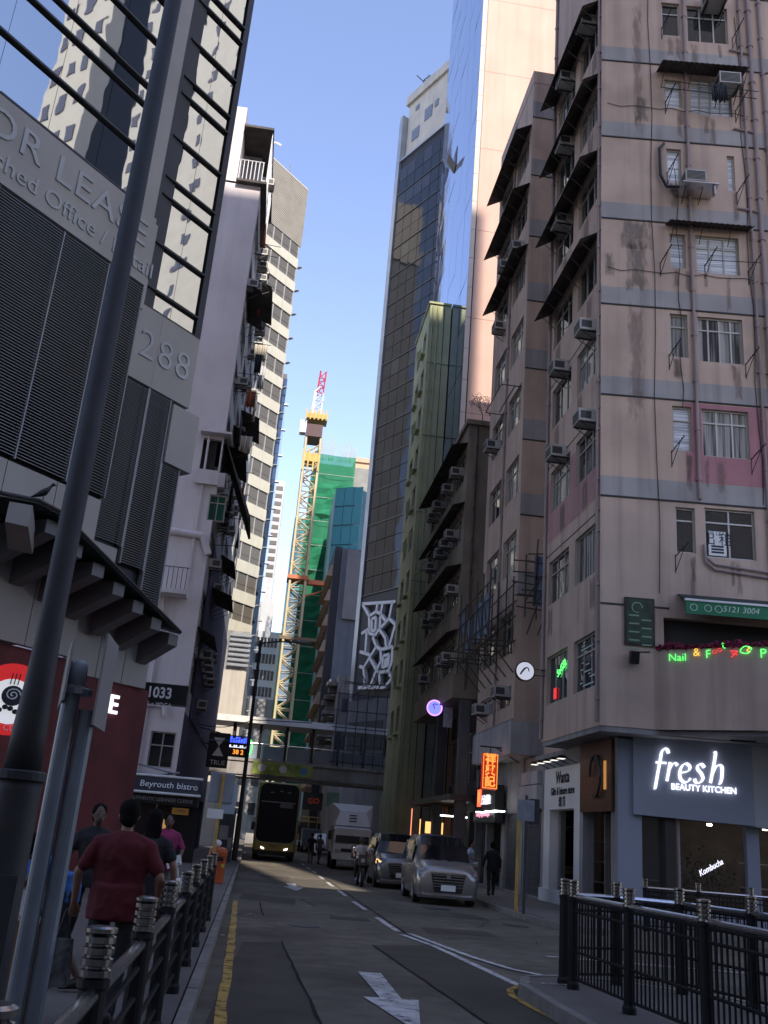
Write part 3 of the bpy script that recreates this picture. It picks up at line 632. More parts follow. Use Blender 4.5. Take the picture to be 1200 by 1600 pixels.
for k in (0.22, 0.62, 0.92):
    b = MB(); q = [GF.P(u0 + k + .1 * math.cos(t * .6), (z0 + zt) / 2 + .1 * math.sin(t * .6), .005) for t in range(12)]; b.tube(q, 0.013, 5); b.build('printed_icon', mat('pale_print', (.5, .6, .5)), ga)
fl = thing('floodlight', 'small black floodlight on the pink wall under the menu board', 'lamp', F1.P(1.1, 6.9, 0.02))
u, z = F1.px(988, 1030)
b = MB(); b.hexa([F1.P(u - .12, z - .18, .25), F1.P(u + .12, z - .18, .25), F1.P(u + .12, z - .12, .05), F1.P(u - .12, z - .12, .05), F1.P(u - .12, z + .16, .35), F1.P(u + .12, z + .16, .35), F1.P(u + .12, z + .2, .12), F1.P(u - .12, z + .2, .12)]); b.build('lamp_head', BLACK, fl)
b = MB(); b.tube([F1.P(u, z, .05), F1.P(u, z + .2, .02), F1.P(u + .5, z + .25, .02)], 0.015); b.build('cable', BLACK, fl)
rs = thing('round_sign', 'round white projecting sign with a dark script emblem', 'sign', S1.P(5.4, 6.9, 0.05))
b = MB(); c = S1.P(5.3, 7.35, 0.72); b.cyl(c + Vector((0, -.07, 0)), c + Vector((0, .07, 0)), 0.34, n=28); b.build('rim', BLACK, rs)
b = MB(); b.cyl(c + Vector((0, -.085, 0)), c + Vector((0, -.071, 0)), 0.30, n=28); b.build('face', mat('sign_face_lit', (.7, .7, .72), .5, emit=(.8, .82, 1), estr=.18), rs)
b = MB(); q = [c + Vector((0.15 * math.cos(t * .55) - .02, -.09, 0.13 * math.sin(t * .8))) for t in range(10)]; b.tube(q, .02, 5); b.build('emblem', INK, rs)
b = MB()
for dz in (-.1, .1): b.cyl(c + Vector((.3, 0, dz)), S1.P(5.3, 7.35 + dz, 0), .015, n=5)
b.build('arm', BLACK, rs)
# salon name in neon behind the first-floor street window
sn = thing('neon_sign', 'small green neon word in the first-floor street window', 'neon sign', S1.P(3.6, 6.9, -0.1))
text('SoGEL', 0.36, S1.M(3.75, 7.3, -0.075) @ Matrix.Rotation(rad(-18), 4, 'Y'), NG, sn, extrude=0.01, bold=-0.006)
b = MB(); S1.box(b, 4.3, 4.6, 6.4, 6.75, -0.09, -0.08); b.build('red_panel', NR if False else mat('red_glow_panel', (.25, .02, .03), .5, emit=(1, .05, .06), estr=.25), sn)
b = MB()
for k in range(14): S1.box(b, 0.5 + R.uniform(0, 1.2), 0.7 + R.uniform(0.2, 1.4), 6.4 + k * .1, 6.44 + k * .1, -0.088, -0.085)
b.build('window_print', mat('pale_print', (.5, .6, .5)), pk)
# ---- ground floor: gift shop front, dark recess, beauty shop --------------------------------
G1 = Fac(10.0, 26.4, 0, flip=True); GF2 = Fac(10.0, 26.45, 96.1)
gfb = thing('shop_row', 'ground-floor shop row under the pink corner block', 'building', (10, 28, 0.15))
DOOR = (3.75, 6.3, 0.35, 3.05)
b = MB(); G1.wall(b, 3.2, 7.0, 0.15, 4.4, [DOOR], 0.35); b.build('gift_shop_front', mat('white_render', (0.62, 0.61, 0.58), 0.8, var=.08, dirt=.15), gfb)
b = MB(); G1.wall(b, 0.0, 3.2, 0.15, 4.95, [(0.5, 2.9, 0.4, 4.3)], 0.35); G1.wall(b, 3.2, 9.6, 4.4, 4.95, [], .2); G1.wall(b, 7.0, 9.6, 0.15, 4.4, [(7.3, 9.4, 0.2, 3.1)], .2); b.build('shop_wall', CONC, gfb)
b = MB(); G1.box(b, -0.2, 9.6, 0.15, 4.9, -1.6, -1.3); b.build('back_wall', mat('shop_dark', (0.05, 0.045, 0.04), .9), gfb)
b = MB(); b.prism([(10.4, 26.9), (10.4, 36), (21, 36), (21, 25.9)][::-1], 3.6, 4.9); b.build('mezzanine', mat('shop_dark', (0.05, 0.045, 0.04)), gfb)
sill = MB(); G1.box(sill, 3.15, 7.05, 0.15, 0.55, 0.002, 0.12); sill.build('plinth', mat('white_render', (.6, .6, .58)), gfb)
gd = MB(); G1.box(gd, 3.77, 6.28, 0.37, 3.03, -.3, -.28); gd.build('shop_window', clear_glass('shop_glass'), gfb)
for k, zz in enumerate((0.9, 1.5, 2.1)):
    b = MB(); G1.box(b, 3.9, 6.2, zz, zz + .04, -1.1, -.6); b.build('shelf', WHITE, gfb)
gs = thing('shop_sign', 'white gift shop fascia with thin black lettering', 'sign', G1.P(5, 3.3, .02))
text('Wanta', 0.55, G1.M(4.95, 4.05, 0.012), INK, gs, extrude=0.004, sx=.95, bold=.012); text('Gifts & leisure store', 0.34, G1.M(4.95, 3.62, 0.012), INK, gs, extrude=0.004, sx=.9, bold=.008); text('雜', 0.36, G1.M(5.14, 3.26, 0.012), INK, gs, extrude=0.004); text('貨', 0.36, G1.M(4.76, 3.26, 0.012), INK, gs, extrude=0.004)
b = MB()
for k in range(5):
    u = 3.5 + k * .75; b.tube([G1.P(u, 4.42, .01), G1.P(u, 4.62, .5)], .015); G1.box(b, u - .16, u + .16, 4.52, 4.6, .4, .66)
b.tube([G1.P(3.3, 4.62, .5), G1.P(6.7, 4.62, .5)], .015); b.build('fascia_lamp', DARK, gs)
for k in range(5): b = MB(); u = 3.5 + k * .75; G1.box(b, u - .13, u + .13, 4.505, 4.518, .42, .62); b.build('lamp_lens', emis('fascia_lamp_glow', (1, .95, .85), 1.5), gs)
# the amber lit recess between the shops
AMB = mat('copper_panel', (0.10, 0.045, 0.025), .4, metal=.4, var=.3, scale=2)
b = MB(); G1.box(b, 0.2, 2.9, 2.9, 4.9, 0.02, 0.1); b.build('copper_fascia', AMB, gfb)
b = MB(); q = [G1.P(1.4 + .45 * math.cos(t * .4), 3.9 + .6 * math.sin(t * .4), .16) for t in range(14)]; b.tube(q, .035, 6); b.build('ring_emblem', BLACK, gfb)
b = MB(); G1.box(b, .6, .75, 3.5, 4.3, .101, .13); b.build('warm_strip_light', emis('amber_glow', (1, .45, .12), .5), gfb)
# beauty shop front (faces the junction) with its slate-blue sign box
SLATE = mat('slate_blue_panel', (0.27, 0.30, 0.36), .5, var=.06, scale=.5)
bs = thing('beauty_shop_front', 'slate-blue beauty shop front with dark display windows', 'shop front', GF2.P(3, .15, 0))
b = MB(); GF2.wall(b, 0.0, 9.5, 0.15, 4.9, [(0.7, 1.35, .3, 2.85), (1.75, 3.6, .45, 2.85), (3.95, 5.6, .45, 2.85), (5.9, 9, .45, 2.85)], .25); b.build('frontage', SLATE, bs)
for (a, c) in ((0.7, 1.35), (1.75, 3.6), (3.95, 5.6), (5.9, 9)):
    b = MB(); GF2.box(b, a, c, .4, 2.85, -.2, -.19); b.build('shop_window', clear_glass('shop_glass'), bs)
b = MB(); GF2.box(b, 0.2, 9.4, .15, 3.0, -2.2, -2.1); b.build('back_wall', mat('shop_back', (.16, .14, .12), .8, var=.3, scale=1.5), bs)
b = MB(); GF2.box(b, 0.2, 9.4, 2.9, 3.1, -2.2, -.3); b.build('shop_ceiling', mat('shop_dark', (.05, .045, .04)), bs)
b = MB(); GF2.box(b, 1.62, 1.68, .4, 2.85, .002, .03); b.build('copper_strip', mat('copper_edge', (.4, .25, .12), .3, metal=.8), bs)  # narrow copper-toned strip beside the display window
b = MB()
for (u, z) in ((2.9, 2.75), (4.5, 2.75), (6.5, 2.75)): b.cyl(GF2.P(u, z, -.9), GF2.P(u, z + .06, -.9), .07, n=10)
b.build('downlight', emis('warm_lamp', (1, .78, .5), 22), bs)
kn = thing('neon_sign', 'white handwritten neon word inside the beauty shop window', 'neon sign', GF2.P(2.9, 1.6, -.5))
text('Kombucha', .22, GF2.M(2.72, 1.62, -.4) @ Matrix.Rotation(rad(-30), 4, 'Y'), NW, kn, extrude=.01, shear=.35, sx=.8)
b = MB()
for k in range(400):
    c = GF2.P(2.75 + R.gauss(0, .32), 1.35 + R.gauss(0, .32), -.75); r = .06; v = [c + Vector((R.uniform(-r, r), R.uniform(-r, r), R.uniform(-r, r))) for _ in range(3)]; b.poly(v)
b.build('wreath', mat('dark_foliage', (.012, .018, .012), .8), None, label='dark foliage wreath behind the handwritten neon word', cat='wreath')
for k in range(9):
    b = MB(); u = 4.1 + (k % 3) * .5; z = .5 + (k // 3) * .65; GF2.box(b, u - .2, u + .25, z, z + .03, -1.4, -.6); b.build('shelf', WHITE, bs)
    bt = MB(); bt.lathe([(.05, 0), (.05, .18), (.02, .22), (.02, .28)], GF2.P(u, z + .031, -.9), 8); bt.build('bottle', mat('cosmetic_pink', (.5, .2, .22), .3), None, label='small pink bottle on the beauty shop shelves', cat='bottle', group='bottles on the beauty shop shelves')
sg = thing('shop_sign', 'large slate-blue sign box reading fresh beauty kitchen in glowing letters', 'sign', GF2.P(3, 3, .5))
# the box turns out from the wall to its right
BF = Fac(*(GF2.P(0.35, 0, 0.12).xy), 96.1 + 7)
ul, zl = BF.px(990, 1272); ur, zr = BF.px(1180, 1291); _, zt = BF.px(992, 1131); _, ztr = BF.px(1180, 1128)
b = MB(); tk = .5
def bp(u, z, d): return BF.P(u, z, d)
b.hexa([bp(ul, zl, 0), bp(ur, zr, 0), bp(ur, zr, -tk), bp(ul, zl, -.1), bp(ul, zt, 0), bp(ur, ztr, 0), bp(ur, ztr, -tk), bp(ul, zt, -.1)]); b.build('sign_box', SLATE, sg)
RF = Fac(*(BF.P(ur, 0, 0).xy), 96.1 - 28)
b = MB(); RF.box(b, 0.01, 3.2, zr - .02, ztr - .03, -.6, -.003); b.build('sign_return', mat('slate_blue_panel', (0,) * 3), sg)
b = MB(); b.hexa([bp(ul - .05, zt, .06), bp(ur + .05, ztr, .06), bp(ur + .05, ztr, -tk), bp(ul - .05, zt, -.1), bp(ul - .05, zt + .09, .06), bp(ur + .05, ztr + .09, .06), bp(ur + .05, ztr + .09, -tk), bp(ul - .05, zt + .09, -.1)]); b.build('sign_cap', mat('slate_cap', (.2, .23, .27), .5), sg)
GLY = {'f': [[(.80, 1.52), (.74, 1.70), (.58, 1.74), (.44, 1.55), (.37, 1.2), (.22, .45), (.08, -.28), (.03, -.36)], [(.12, 1.0), (.68, 1.0)]], 'r': [[(.16, .96), (.22, .9), (.05, .02)], [(.15, .55), (.32, .88), (.5, .98), (.62, .86)]],
       'e': [[(.12, .48), (.5, .6), (.6, .82), (.42, .98), (.2, .85), (.06, .5), (.1, .16), (.3, .0), (.5, .08), (.62, .24)]], 's': [[(.56, .82), (.42, .98), (.24, .92), (.2, .72), (.38, .5), (.46, .24), (.3, .02), (.1, .02), (.02, .2)]],
       'h': [[(.30, 1.62), (.40, 1.58), (.25, .8), (.08, .02)], [(.2, .5), (.38, .86), (.58, .98), (.71, .86), (.70, .55), (.66, .25), (.58, .04), (.50, -.02)]]}
for ch, x, y in (('f', 1021, 1221), ('r', 1040, 1221), ('e', 1060, 1222), ('s', 1084, 1223), ('h', 1107, 1224)):
    u, z = BF.px(x, y); b = MB()
    for st_ in GLY[ch]: nib(b, lambda X, Y, d, u=u, z=z: BF.P(u + X * .52, z + Y * .52, .03 + d), st_, .125, 28, .024, .045)
    b.build('letter', NW, sg)
u, z = BF.px(1099, 1233); text('BEAUTY KITCHEN', .235, BF.M(u, z, .05), NW, sg, extrude=.02, sx=.92, bold=.004)
u, z = BF.px(1150, 1152); b = MB(); b.hexa([bp(u - .34, z - .2, .75), bp(u + .34, z - .2, .75), bp(u + .34, z - .16, .45), bp(u - .34, z - .16, .45), bp(u - .34, z + .2, .85), bp(u + .34, z + .2, .85), bp(u + .34, z + .24, .5), bp(u - .34, z + .24, .5)])
fl2 = thing('floodlight', 'boxy black floodlight on an arm above the beauty shop sign', 'lamp', bp(u, z, .4)); b.build('lamp_head', BLACK, fl2)
b = MB(); b.tube([bp(u - .36, z - .1, .6), bp(u - .36, z + .34, .6), bp(u + .36, z + .34, .6), bp(u + .36, z - .1, .6)], .018); b.cyl(bp(u, z + .34, .6), bp(u + .5, z + .4, -.2), .04); b.build('bracket', BLACK, fl2)

# ---- second pink block -----------------------------------------------------------
S2 = Fac(9.2, 34.9, 0, flip=True); F2 = Fac(9.2, 34.9, 90)
p2 = thing('apartment_block', 'slimmer pink apartment block beyond the corner block, with sheet awnings near its top', 'building', (9.2, 35, .15))
L2s = [34.2, 30.9, 27.6, 24.3, 21.0, 17.7, 14.4, 11.1, 8.1]
h2 = []
for li in L2s: h2 += [(0.45, 2.55, li - 2.2, li - .5), (3.2, 5.5, li - 2.2, li - .5)]
h2 = [(a, c, max(6.85, d), e) for a, c, d, e in h2]
b = MB(); S2.wall(b, 0, 6.2, 6.2, 36.2, h2, .24); F2.wall(b, 0, 2.2, 6.2, 36.2, [], .1); b.build('wall', PINK, p2)
b = MB(); b.prism([(9.45, 35.2), (9.45, 41), (16, 41), (16, 31.2), (10.4, 31.2), (10.4, 35.2)][::-1], 6.2, 36.1); b.build('interior', mat('dark_room', (.03, .03, .03)), p2)
b = MB(); b.prism([(10.35, 31.3), (10.35, 34.89), (11.4, 34.89), (11.4, 31.3)][::-1], .15, 35); b.build('recess_wall', PINK, p2)
b = MB(); b.prism([(9.18, 34.88), (9.18, 41.1), (16, 41.1), (16, 34.88)][::-1], 36.2, 36.9); b.build('parapet', PINK, p2)
for i, h in enumerate(h2): window(S2, *h, p2, 3, .7, pane=R.choice([PANE, PANE, PANE2]))
for li in L2s[:-1]:
    b = MB(); F2.box(b, 0, 2.2, li, li + .9, .002, .02); b.build('grey_band', BANDG, p2)
    b = MB(); F2.box(b, 0, 2.2, li - .05, li - .001, .002, .03); b.build('joint_moulding', LINE, p2)
b = MB(); S2.box(b, -.02, 6.2, 6.2, 6.28, .0, .08); b.build('sill_moulding', CONC, p2)
b = MB(); b.prism([(9.1, 34.8), (9.1, 41.2), (14, 41.2), (14, 34.8)][::-1], 5.0, 6.19); b.build('overhang', LGREY, p2)
pipe(S2, 2.85, 6.3, 36, p2, .05); pipe(F2, 1.6, 6.3, 36, p2, .05)
for li in L2s[:3]: awning(S2, .1, 5.9, li - .35, p2, out=R.uniform(.7, .85), drop=R.uniform(.42, .52))
for (u, z) in [(3.2, 30.6), (3.4, 27.9), (1.1, 27.4), (4.6, 19.0), (4.5, 6.9), (1.2, 7.2), (4.0, 24.9)]:
    ac(S2, u, z, 'air conditioner on the slimmer pink block, %s window row up, %s window bay' % (ORD[int((z - 5.6) / 3.3)], 'nearer' if u < 2.9 else 'farther'), 'air conditioners on the slimmer pink block')
for z in (24.6, 29.9, 33.0, 18.3): put('drying_bracket', bracket_mesh(), p2, mw=F2.M(1.2, z, 0))
b = MB(); S2.box(b, .3, 3.0, 20.2, 20.24, .3, .34); b.tube([S2.P(.3, 20.2, 0), S2.P(.3, 20.2, .9), S2.P(3.2, 20.2, .9), S2.P(3.2, 20.2, 0)], .02); b.build('drying_frame', DARK, p2)
# its ground floor and the lit food-stall signs
g2 = thing('shop_row', 'dark shop row with roller shutter under the slimmer pink block', 'building', (10, 38, .15))
G2 = Fac(10.0, 36.1, 0, flip=True)
b = MB(); G2.wall(b, 0, 8, .15, 5.0, [(.3, 2.6, .2, 3.0), (3.2, 5.6, .2, 3.0), (5.9, 7.8, .2, 3.0)], .3); b.build('shop_wall', CONC, g2)
b = MB(); G2.box(b, 0, 8, .15, 5, -2.2, -2.0); b.build('back_wall', mat('shop_back', (.16,) * 3), g2)
SH = mat('roller_shutter', (.14, .145, .155), .5, metal=.4, var=.2, scale=3, streak=.3)
for k in range(28):
    key = 'slat'
    if key not in MC: q = MB(); q.hexa([(-1.1, 0, 0), (1.1, 0, 0), (1.1, .03, 0), (-1.1, .03, 0), (-1.1, -.02, .08), (1.1, -.02, .08), (1.1, .03, .095), (-1.1, .03, .095)]); MC[key] = q.mesh('shutter_slat', SH)
    put('shutter_slat', MC[key], g2, mw=G2.M(1.45, .2 + k * .1, -.1)); put('shutter_slat', MC[key], gfb, mw=G1.M(8.35, .2 + k * .1, -.08))
b = MB(); G1.box(b, 7.1, 9.6, 3.1, 3.9, .002, .25); b.build('shutter_box', LGREY, gfb)
b = MB(); G1.box(b, 7.3, 9.5, 3.95, 4.4, .002, .18); b.build('pale_fascia', LGREY, gfb)
rs2 = thing('lightbox_sign', 'hanging red light-box sign with three gold characters', 'sign', (8.8, 36.6, 4))
c0 = atY(766, 1205, 36.0); b = MB(); b.box(c0.x - .3, c0.x + .3, 36.0, 36.25, c0.z - .66, c0.z + .66); o = b.build('light_box', mat('red_lightbox', (.35, .015, .01), .5, emit=(1, .03, .01), estr=.13), rs2, bevel=.04)
b = MB()
for x0, x1, za, zb in ((-.28, .28, .60, .63), (-.28, .28, -.63, -.60), (-.28, -.255, -.6, .6), (.255, .28, -.6, .6)): b.box(c0.x + x0, c0.x + x1, 35.985, 35.998, c0.z + za, c0.z + zb)
b.build('border', emis('gold_glow', (1, .42, .08), 1.3), rs2)
for k, chh in enumerate('祥興記'): text(chh, .42, Matrix.Translation((c0.x, 35.985, c0.z + .42 - .41 * k)), emis('gold_glow', (1, .42, .08), 1.3), rs2, name='character', extrude=.008, bold=.012)
b = MB(); b.cyl((c0.x - .4, 36.1, c0.z + .9), (9.8, 36.1, c0.z + .9), .03); b.cyl((c0.x, 36.1, c0.z + .64), (c0.x, 36.1, c0.z + .92), .02); b.cyl((c0.x + .2, 36.1, c0.z + .9), (9.8, 36.1, c0.z + .4), .025); b.build('hanger', DARK, rs2)
fs = thing('stall_sign', 'black food stall fascia with red tile and white and pink lit lettering', 'sign', (9, 38.6, 3))
c1 = atX(758, 1256, 9.55); FS = Fac(9.5, c1.y, 0, flip=True)
b = MB(); FS.box(b, -1.9, 1.9, c1.z - .75, c1.z + .7, -.35, 0); b.build('fascia', BLACK, fs)
b = MB(); FS.box(b, .55, 1.15, c1.z - .1, c1.z + .6, .004, .03); b.build('red_tile', mat('red_tile_lit', (.4, .03, .02), .5, emit=(1, .12, .05), estr=.7), fs)
text('祥', .5, FS.M(.85, c1.z + .25, .035), emis('gold_glow', (1,) * 3, 1), fs, extrude=.004); text('上海煎包', .42, FS.M(-.35, c1.z + .12, .02), NW, fs, extrude=.01)
text('Cheung Hing Kee Shanghai', .26, FS.M(.1, c1.z - .42, .02), emis('pink_glow', (1, .35, .5), 1.6), fs, extrude=.006, sx=.85)
b = MB()
for y in (37.2, 38.4, 40.0): b.box(9.2, 9.6, y, y + .5, 3.02, 3.06)
b.build('strip_light', emis('cool_tube', (.9, .95, 1), 7), g2)
pst = atY(694, 1120, 42.4)
# ---- old brown block -----------------------------------------------------------
BRN = mat('weathered_brown_render', (0.25, 0.205, 0.15), .9, var=.3, scale=.9, streak=.5, dirt=.4, bump=.12)
BRN2 = mat('tan_spandrel', (0.24, 0.19, 0.13), .85, var=.15, streak=.3, dirt=.2)
S3 = Fac(8.6, 43.2, 0, flip=True); F3 = Fac(8.6, 43.2, 90)
ob = thing('old_tenement', 'old brown stained tenement with sheet canopies and many air conditioners', 'building', (8.6, 43.2, .15))
z3 = [8.4, 11.6, 14.8, 18.0]
h3 = []
for z in z3: h3 += [(.5, 3.3, z + 1.1, z + 2.5), (3.9, 6.6, z + 1.1, z + 2.5), (7.2, 9.9, z + 1.1, z + 2.5)]
b = MB(); S3.wall(b, 0, 10.6, 8.4, 21.9, h3, .25); F3.wall(b, 0, 2.6, 8.4, 21.9, [], .1); b.build('wall', BRN, ob)
b = MB(); b.prism([(8.87, 43.5), (8.87, 53.7), (14, 53.7), (14, 43.25), (9.2, 43.25)][::-1], 8.4, 21.6); b.build('interior', mat('dark_room', (.03,) * 3), ob)
b = MB(); b.prism([(8.45, 43.05), (8.45, 53.9), (14, 53.9), (14, 43.05)][::-1], 21.9, 22.15); b.build('roof_slab', BRN, ob)
for h in h3: window(S3, *h, ob, 4, .72, pane=R.choice([PANE, PANE, PANE2]))
for z in z3:
    b = MB(); S3.box(b, -.03, 10.6, z - .02, z + .75, .002, .14); F3.box(b, -.12, 2.5, z - .02, z + .75, .002, .05); b.build('spandrel', BRN2, ob) if z < 9 else None
    awning(S3, .05, 10.4, z + 2.95, ob, out=(.55, .75, .6, .8)[z3.index(z)], drop=.22)
for (u, z) in [(1.2, 9.9), (2.6, 9.95), (4.4, 13.0), (5.6, 12.9), (1.0, 13.2), (7.8, 16.2), (2.2, 16.4), (3.6, 16.3), (5.0, 16.2), (6.6, 19.5), (8.4, 19.4), (1.6, 19.6), (3.8, 19.5), (8.0, 13.0), (7.5, 9.8)]:
    ac(S3, u, z, 'grimy air conditioner on the old brown tenement, %s floor of windows, unit %s along' % (ORD[int((z - 8.4) / 3.2)], ORD[int(u / 1.25)]), 'air conditioners on the old tenement')
b = MB()
for u in (1, 3, 5.5, 8): b.tube([S3.P(u, 15.9 + u * .1, .02), S3.P(u, 15.9, 1.1), S3.P(u + 1.2, 15.9, 1.1), S3.P(u + 1.2, 15.9, .02)], .018, 5)
b.build('drying_frame', DARK, ob)
pipe(F3, .45, 8.5, 21.9, ob, .05, m=RUST); pipe(F3, 1.5, 8.5, 21.9, ob, .05, m=RUST)
b = MB(); b.prism([(8.42, 43.0), (8.42, 53.9), (12, 53.9), (12, 43.0)][::-1], 8.05, 8.38); b.build('overhang', BRN2, ob)
g3 = thing('shop_row', 'dark shop row recessed beneath the old brown tenement', 'building', (10, 48, .15))
G3 = Fac(10.2, 43.0, 0, flip=True)
b = MB(); G3.wall(b, 0, 11, .15, 8.05, [(.4, 3.2, .2, 3.2), (4, 7, .2, 3.2), (7.6, 10.6, .2, 3.2), (.8, 2.6, 4.6, 7.0), (3.4, 5.2, 4.6, 7.0), (6.2, 9.6, 4.6, 7.0)], .3)
b.build('shop_wall', mat('dark_render', (.09, .085, .08), .9, var=.3, streak=.3), g3)
b = MB(); G3.box(b, 0, 11, .15, 8, -2.2, -2); b.build('back_wall', mat('shop_dark', (.05,) * 3), g3)
for (a, c) in ((.8, 2.6), (3.4, 5.2), (6.2, 9.6)): window(G3, a, c, 4.6, 7.0, g3, 2, .6)
b = MB(); G3.box(b, -.3, 11, 3.55, 3.8, 0.002, 1.7); b.build('canopy', DARK, g3)
for u in (-.1, 5.4): b = MB(); G3.box(b, u, u + .5, .15, 8.0, .9, 1.35); b.build('column', mat('dark_render', (.09,) * 3), g3)
for (y, x, z, m, a, c) in ((49, 8.6, 2.4, emis('warm_sign', (1, .55, .18), 1.6), .9, .55), (52.5, 8.9, 2.2, emis('warm_sign', (1,) * 3, 1), .05, 1.3), (46.2, 8.8, 2.95, emis('cool_tube', (1,) * 3, 1), 1.3, .06), (55.5, 8.9, 2.6, emis('salmon_strip', (1, .3, .18), 1.6), .05, 1.7)):
    b = MB(); b.box(x, x + a, y, y + .05, z - c / 2, z + c / 2); s_ = b.build('lit_panel', m, None, label={49: 'square amber lit sign by the dark shop row', 52.5: 'thin warm vertical light strip at a shop doorway', 46.2: 'row of cool white tube lights over the dark shops', 55.5: 'tall salmon lit strip beside the dark shops'}[y], cat='sign')
# purple ring neon and small white banner over the pavement
pn = thing('neon_sign', 'round blue neon sign with purple ring under the brown tenement', 'neon sign', (8.4, 44, 6.5))
c = atY(679, 1106, 46.0); b = MB(); q = [(c.x + .36 * math.cos(t * math.pi / 12), 46.0, c.z + .36 * math.sin(t * math.pi / 12)) for t in range(25)]; b.tube(q, .035); b.build('ring', NP, pn)
b = MB(); b.cyl((c.x, 46.02, c.z), (c.x, 46.1, c.z), .33, n=24); b.build('disc', mat('blue_disc', (.1, .1, .35), .5, emit=(.2, .22, 1), estr=.5), pn)
b = MB(); b.tube([(c.x - .1, 46.0, c.z + .12), (c.x, 46.0, c.z + .2), (c.x + .15, 46.0, c.z + .16)], .02); b.tube([(c.x - .05, 46.0, c.z + .15), (c.x, 46, c.z - .05)], .02); b.build('emblem', INK, pn)
b = MB(); b.cyl((c.x + .34, 46.06, c.z), (10.2, 46.06, c.z), .02); b.build('arm', DARK, pn)
c = atY(700, 1120, 45.5); b = MB(); b.box(c.x - .22, c.x + .22, 45.5, 45.53, c.z - .5, c.z + .45); b.build('banner', mat('pale_banner', (.5, .47, .55), .6, var=.3, scale=4), None, label='small pale vertical banner beside the round neon sign', cat='banner')
# potted shrubs and twigs on its roof
TW = mat('dry_twigs', (.06, .045, .03), .9)
for k in range(5):
    x = 9.4 + k * .45; tw = thing('rooftop_shrub', 'bare twiggy shrub on the old tenement roof', 'shrub', (x, 43.8, 22.15), group='shrubs on the tenement roof')
    b = MB(); L_ = MB()
    def grow(p, d, l, r, n):
        q = p + d * l; b.cyl(p, q, r, r * .7, n=4, cap=False)
        if n == 0:
            for _ in range(3):
                v = q + Vector((R.gauss(0, .1),) * 1 + (R.gauss(0, .1), R.gauss(0, .1))); L_.poly([v, v + Vector((.06, .02, .05)), v + Vector((.0, .05, .08))])
            return
        for _ in range(3): grow(q, (d + Vector((R.uniform(-.9, .9), R.uniform(-.9, .9), R.uniform(-.3, .6)))).normalized(), l * .72, r * .6, n - 1)
    grow(Vector((x, 43.8, 22.12)), Vector((0, 0, 1)), .65, .03, 3); b.build('twigs', TW, tw); L_.build('leaves', mat('dry_leaves', (.09, .06, .03), .8, var=.4, scale=9), tw)
# ---- bamboo scaffold cradle between the two blocks --------------------------------------
BAM = mat('bamboo_pole', (.05, .04, .03), .7, var=.3, scale=4)
TARP = mat('blue_striped_tarpaulin', (.13, .18, .25), .7, var=.35, scale=3)
def scaffold(label, x0, x1, y0, y1, z0, z1, nx, nz, tarps, group=None):
    sc = thing('bamboo_scaffold', label, 'scaffold', ((x0 + x1) / 2, (y0 + y1) / 2, z0))
    for k in range(nx + 1):
        x = x0 + (x1 - x0) * k / nx
        for y in (y0, y1):
            b = MB(); b.cyl((x + R.uniform(-.05, .05), y, z0 - R.uniform(.1, .5)), (x + R.uniform(-.15, .15), y, z1 + R.uniform(.2, 1.3)), .03, n=6); b.build('upright', BAM, sc)
    for j in range(nz + 1):
        z = z0 + (z1 - z0) * j / nz
        for y in (y0, y1):
            b = MB(); b.cyl((x0 - R.uniform(.2, .6), y, z + R.uniform(-.1, .1)), (x1 + R.uniform(.2, .6), y, z + R.uniform(-.1, .1)), .028, n=6); b.build('ledger', BAM, sc)
    for k in range(nx):
        b = MB(); x = x0 + (x1 - x0) * (k + .5) / nx; b.cyl((x - .5, y0, z0), (x + .6, y0, z1), .025, n=5); b.build('brace', BAM, sc)
        b = MB(); b.cyl((x, y0, z0), (x, y1 + .4, z0 - .9), .025, n=5); b.build('prop', BAM, sc)
    for (x, z, W, H) in tarps:
        p = Vector((x, y0 + .08, z)); b = MB(); n = 8
        for i in range(n):
            a = x - W / 2 + W * i / n; c = a + W / n; f = .06 * math.sin(i * 1.9); g = .06 * math.sin((i + 1) * 1.9)
            b.quad((a, y0 + .1 + f, z - H), (c, y0 + .1 + g, z - H * .95), (c, y0 + .1 - g, z), (a, y0 + .1 - f, z))
        o = b.build('tarpaulin', TARP, sc); o.modifiers.new('thick', 'SOLIDIFY').thickness = .01
    return sc
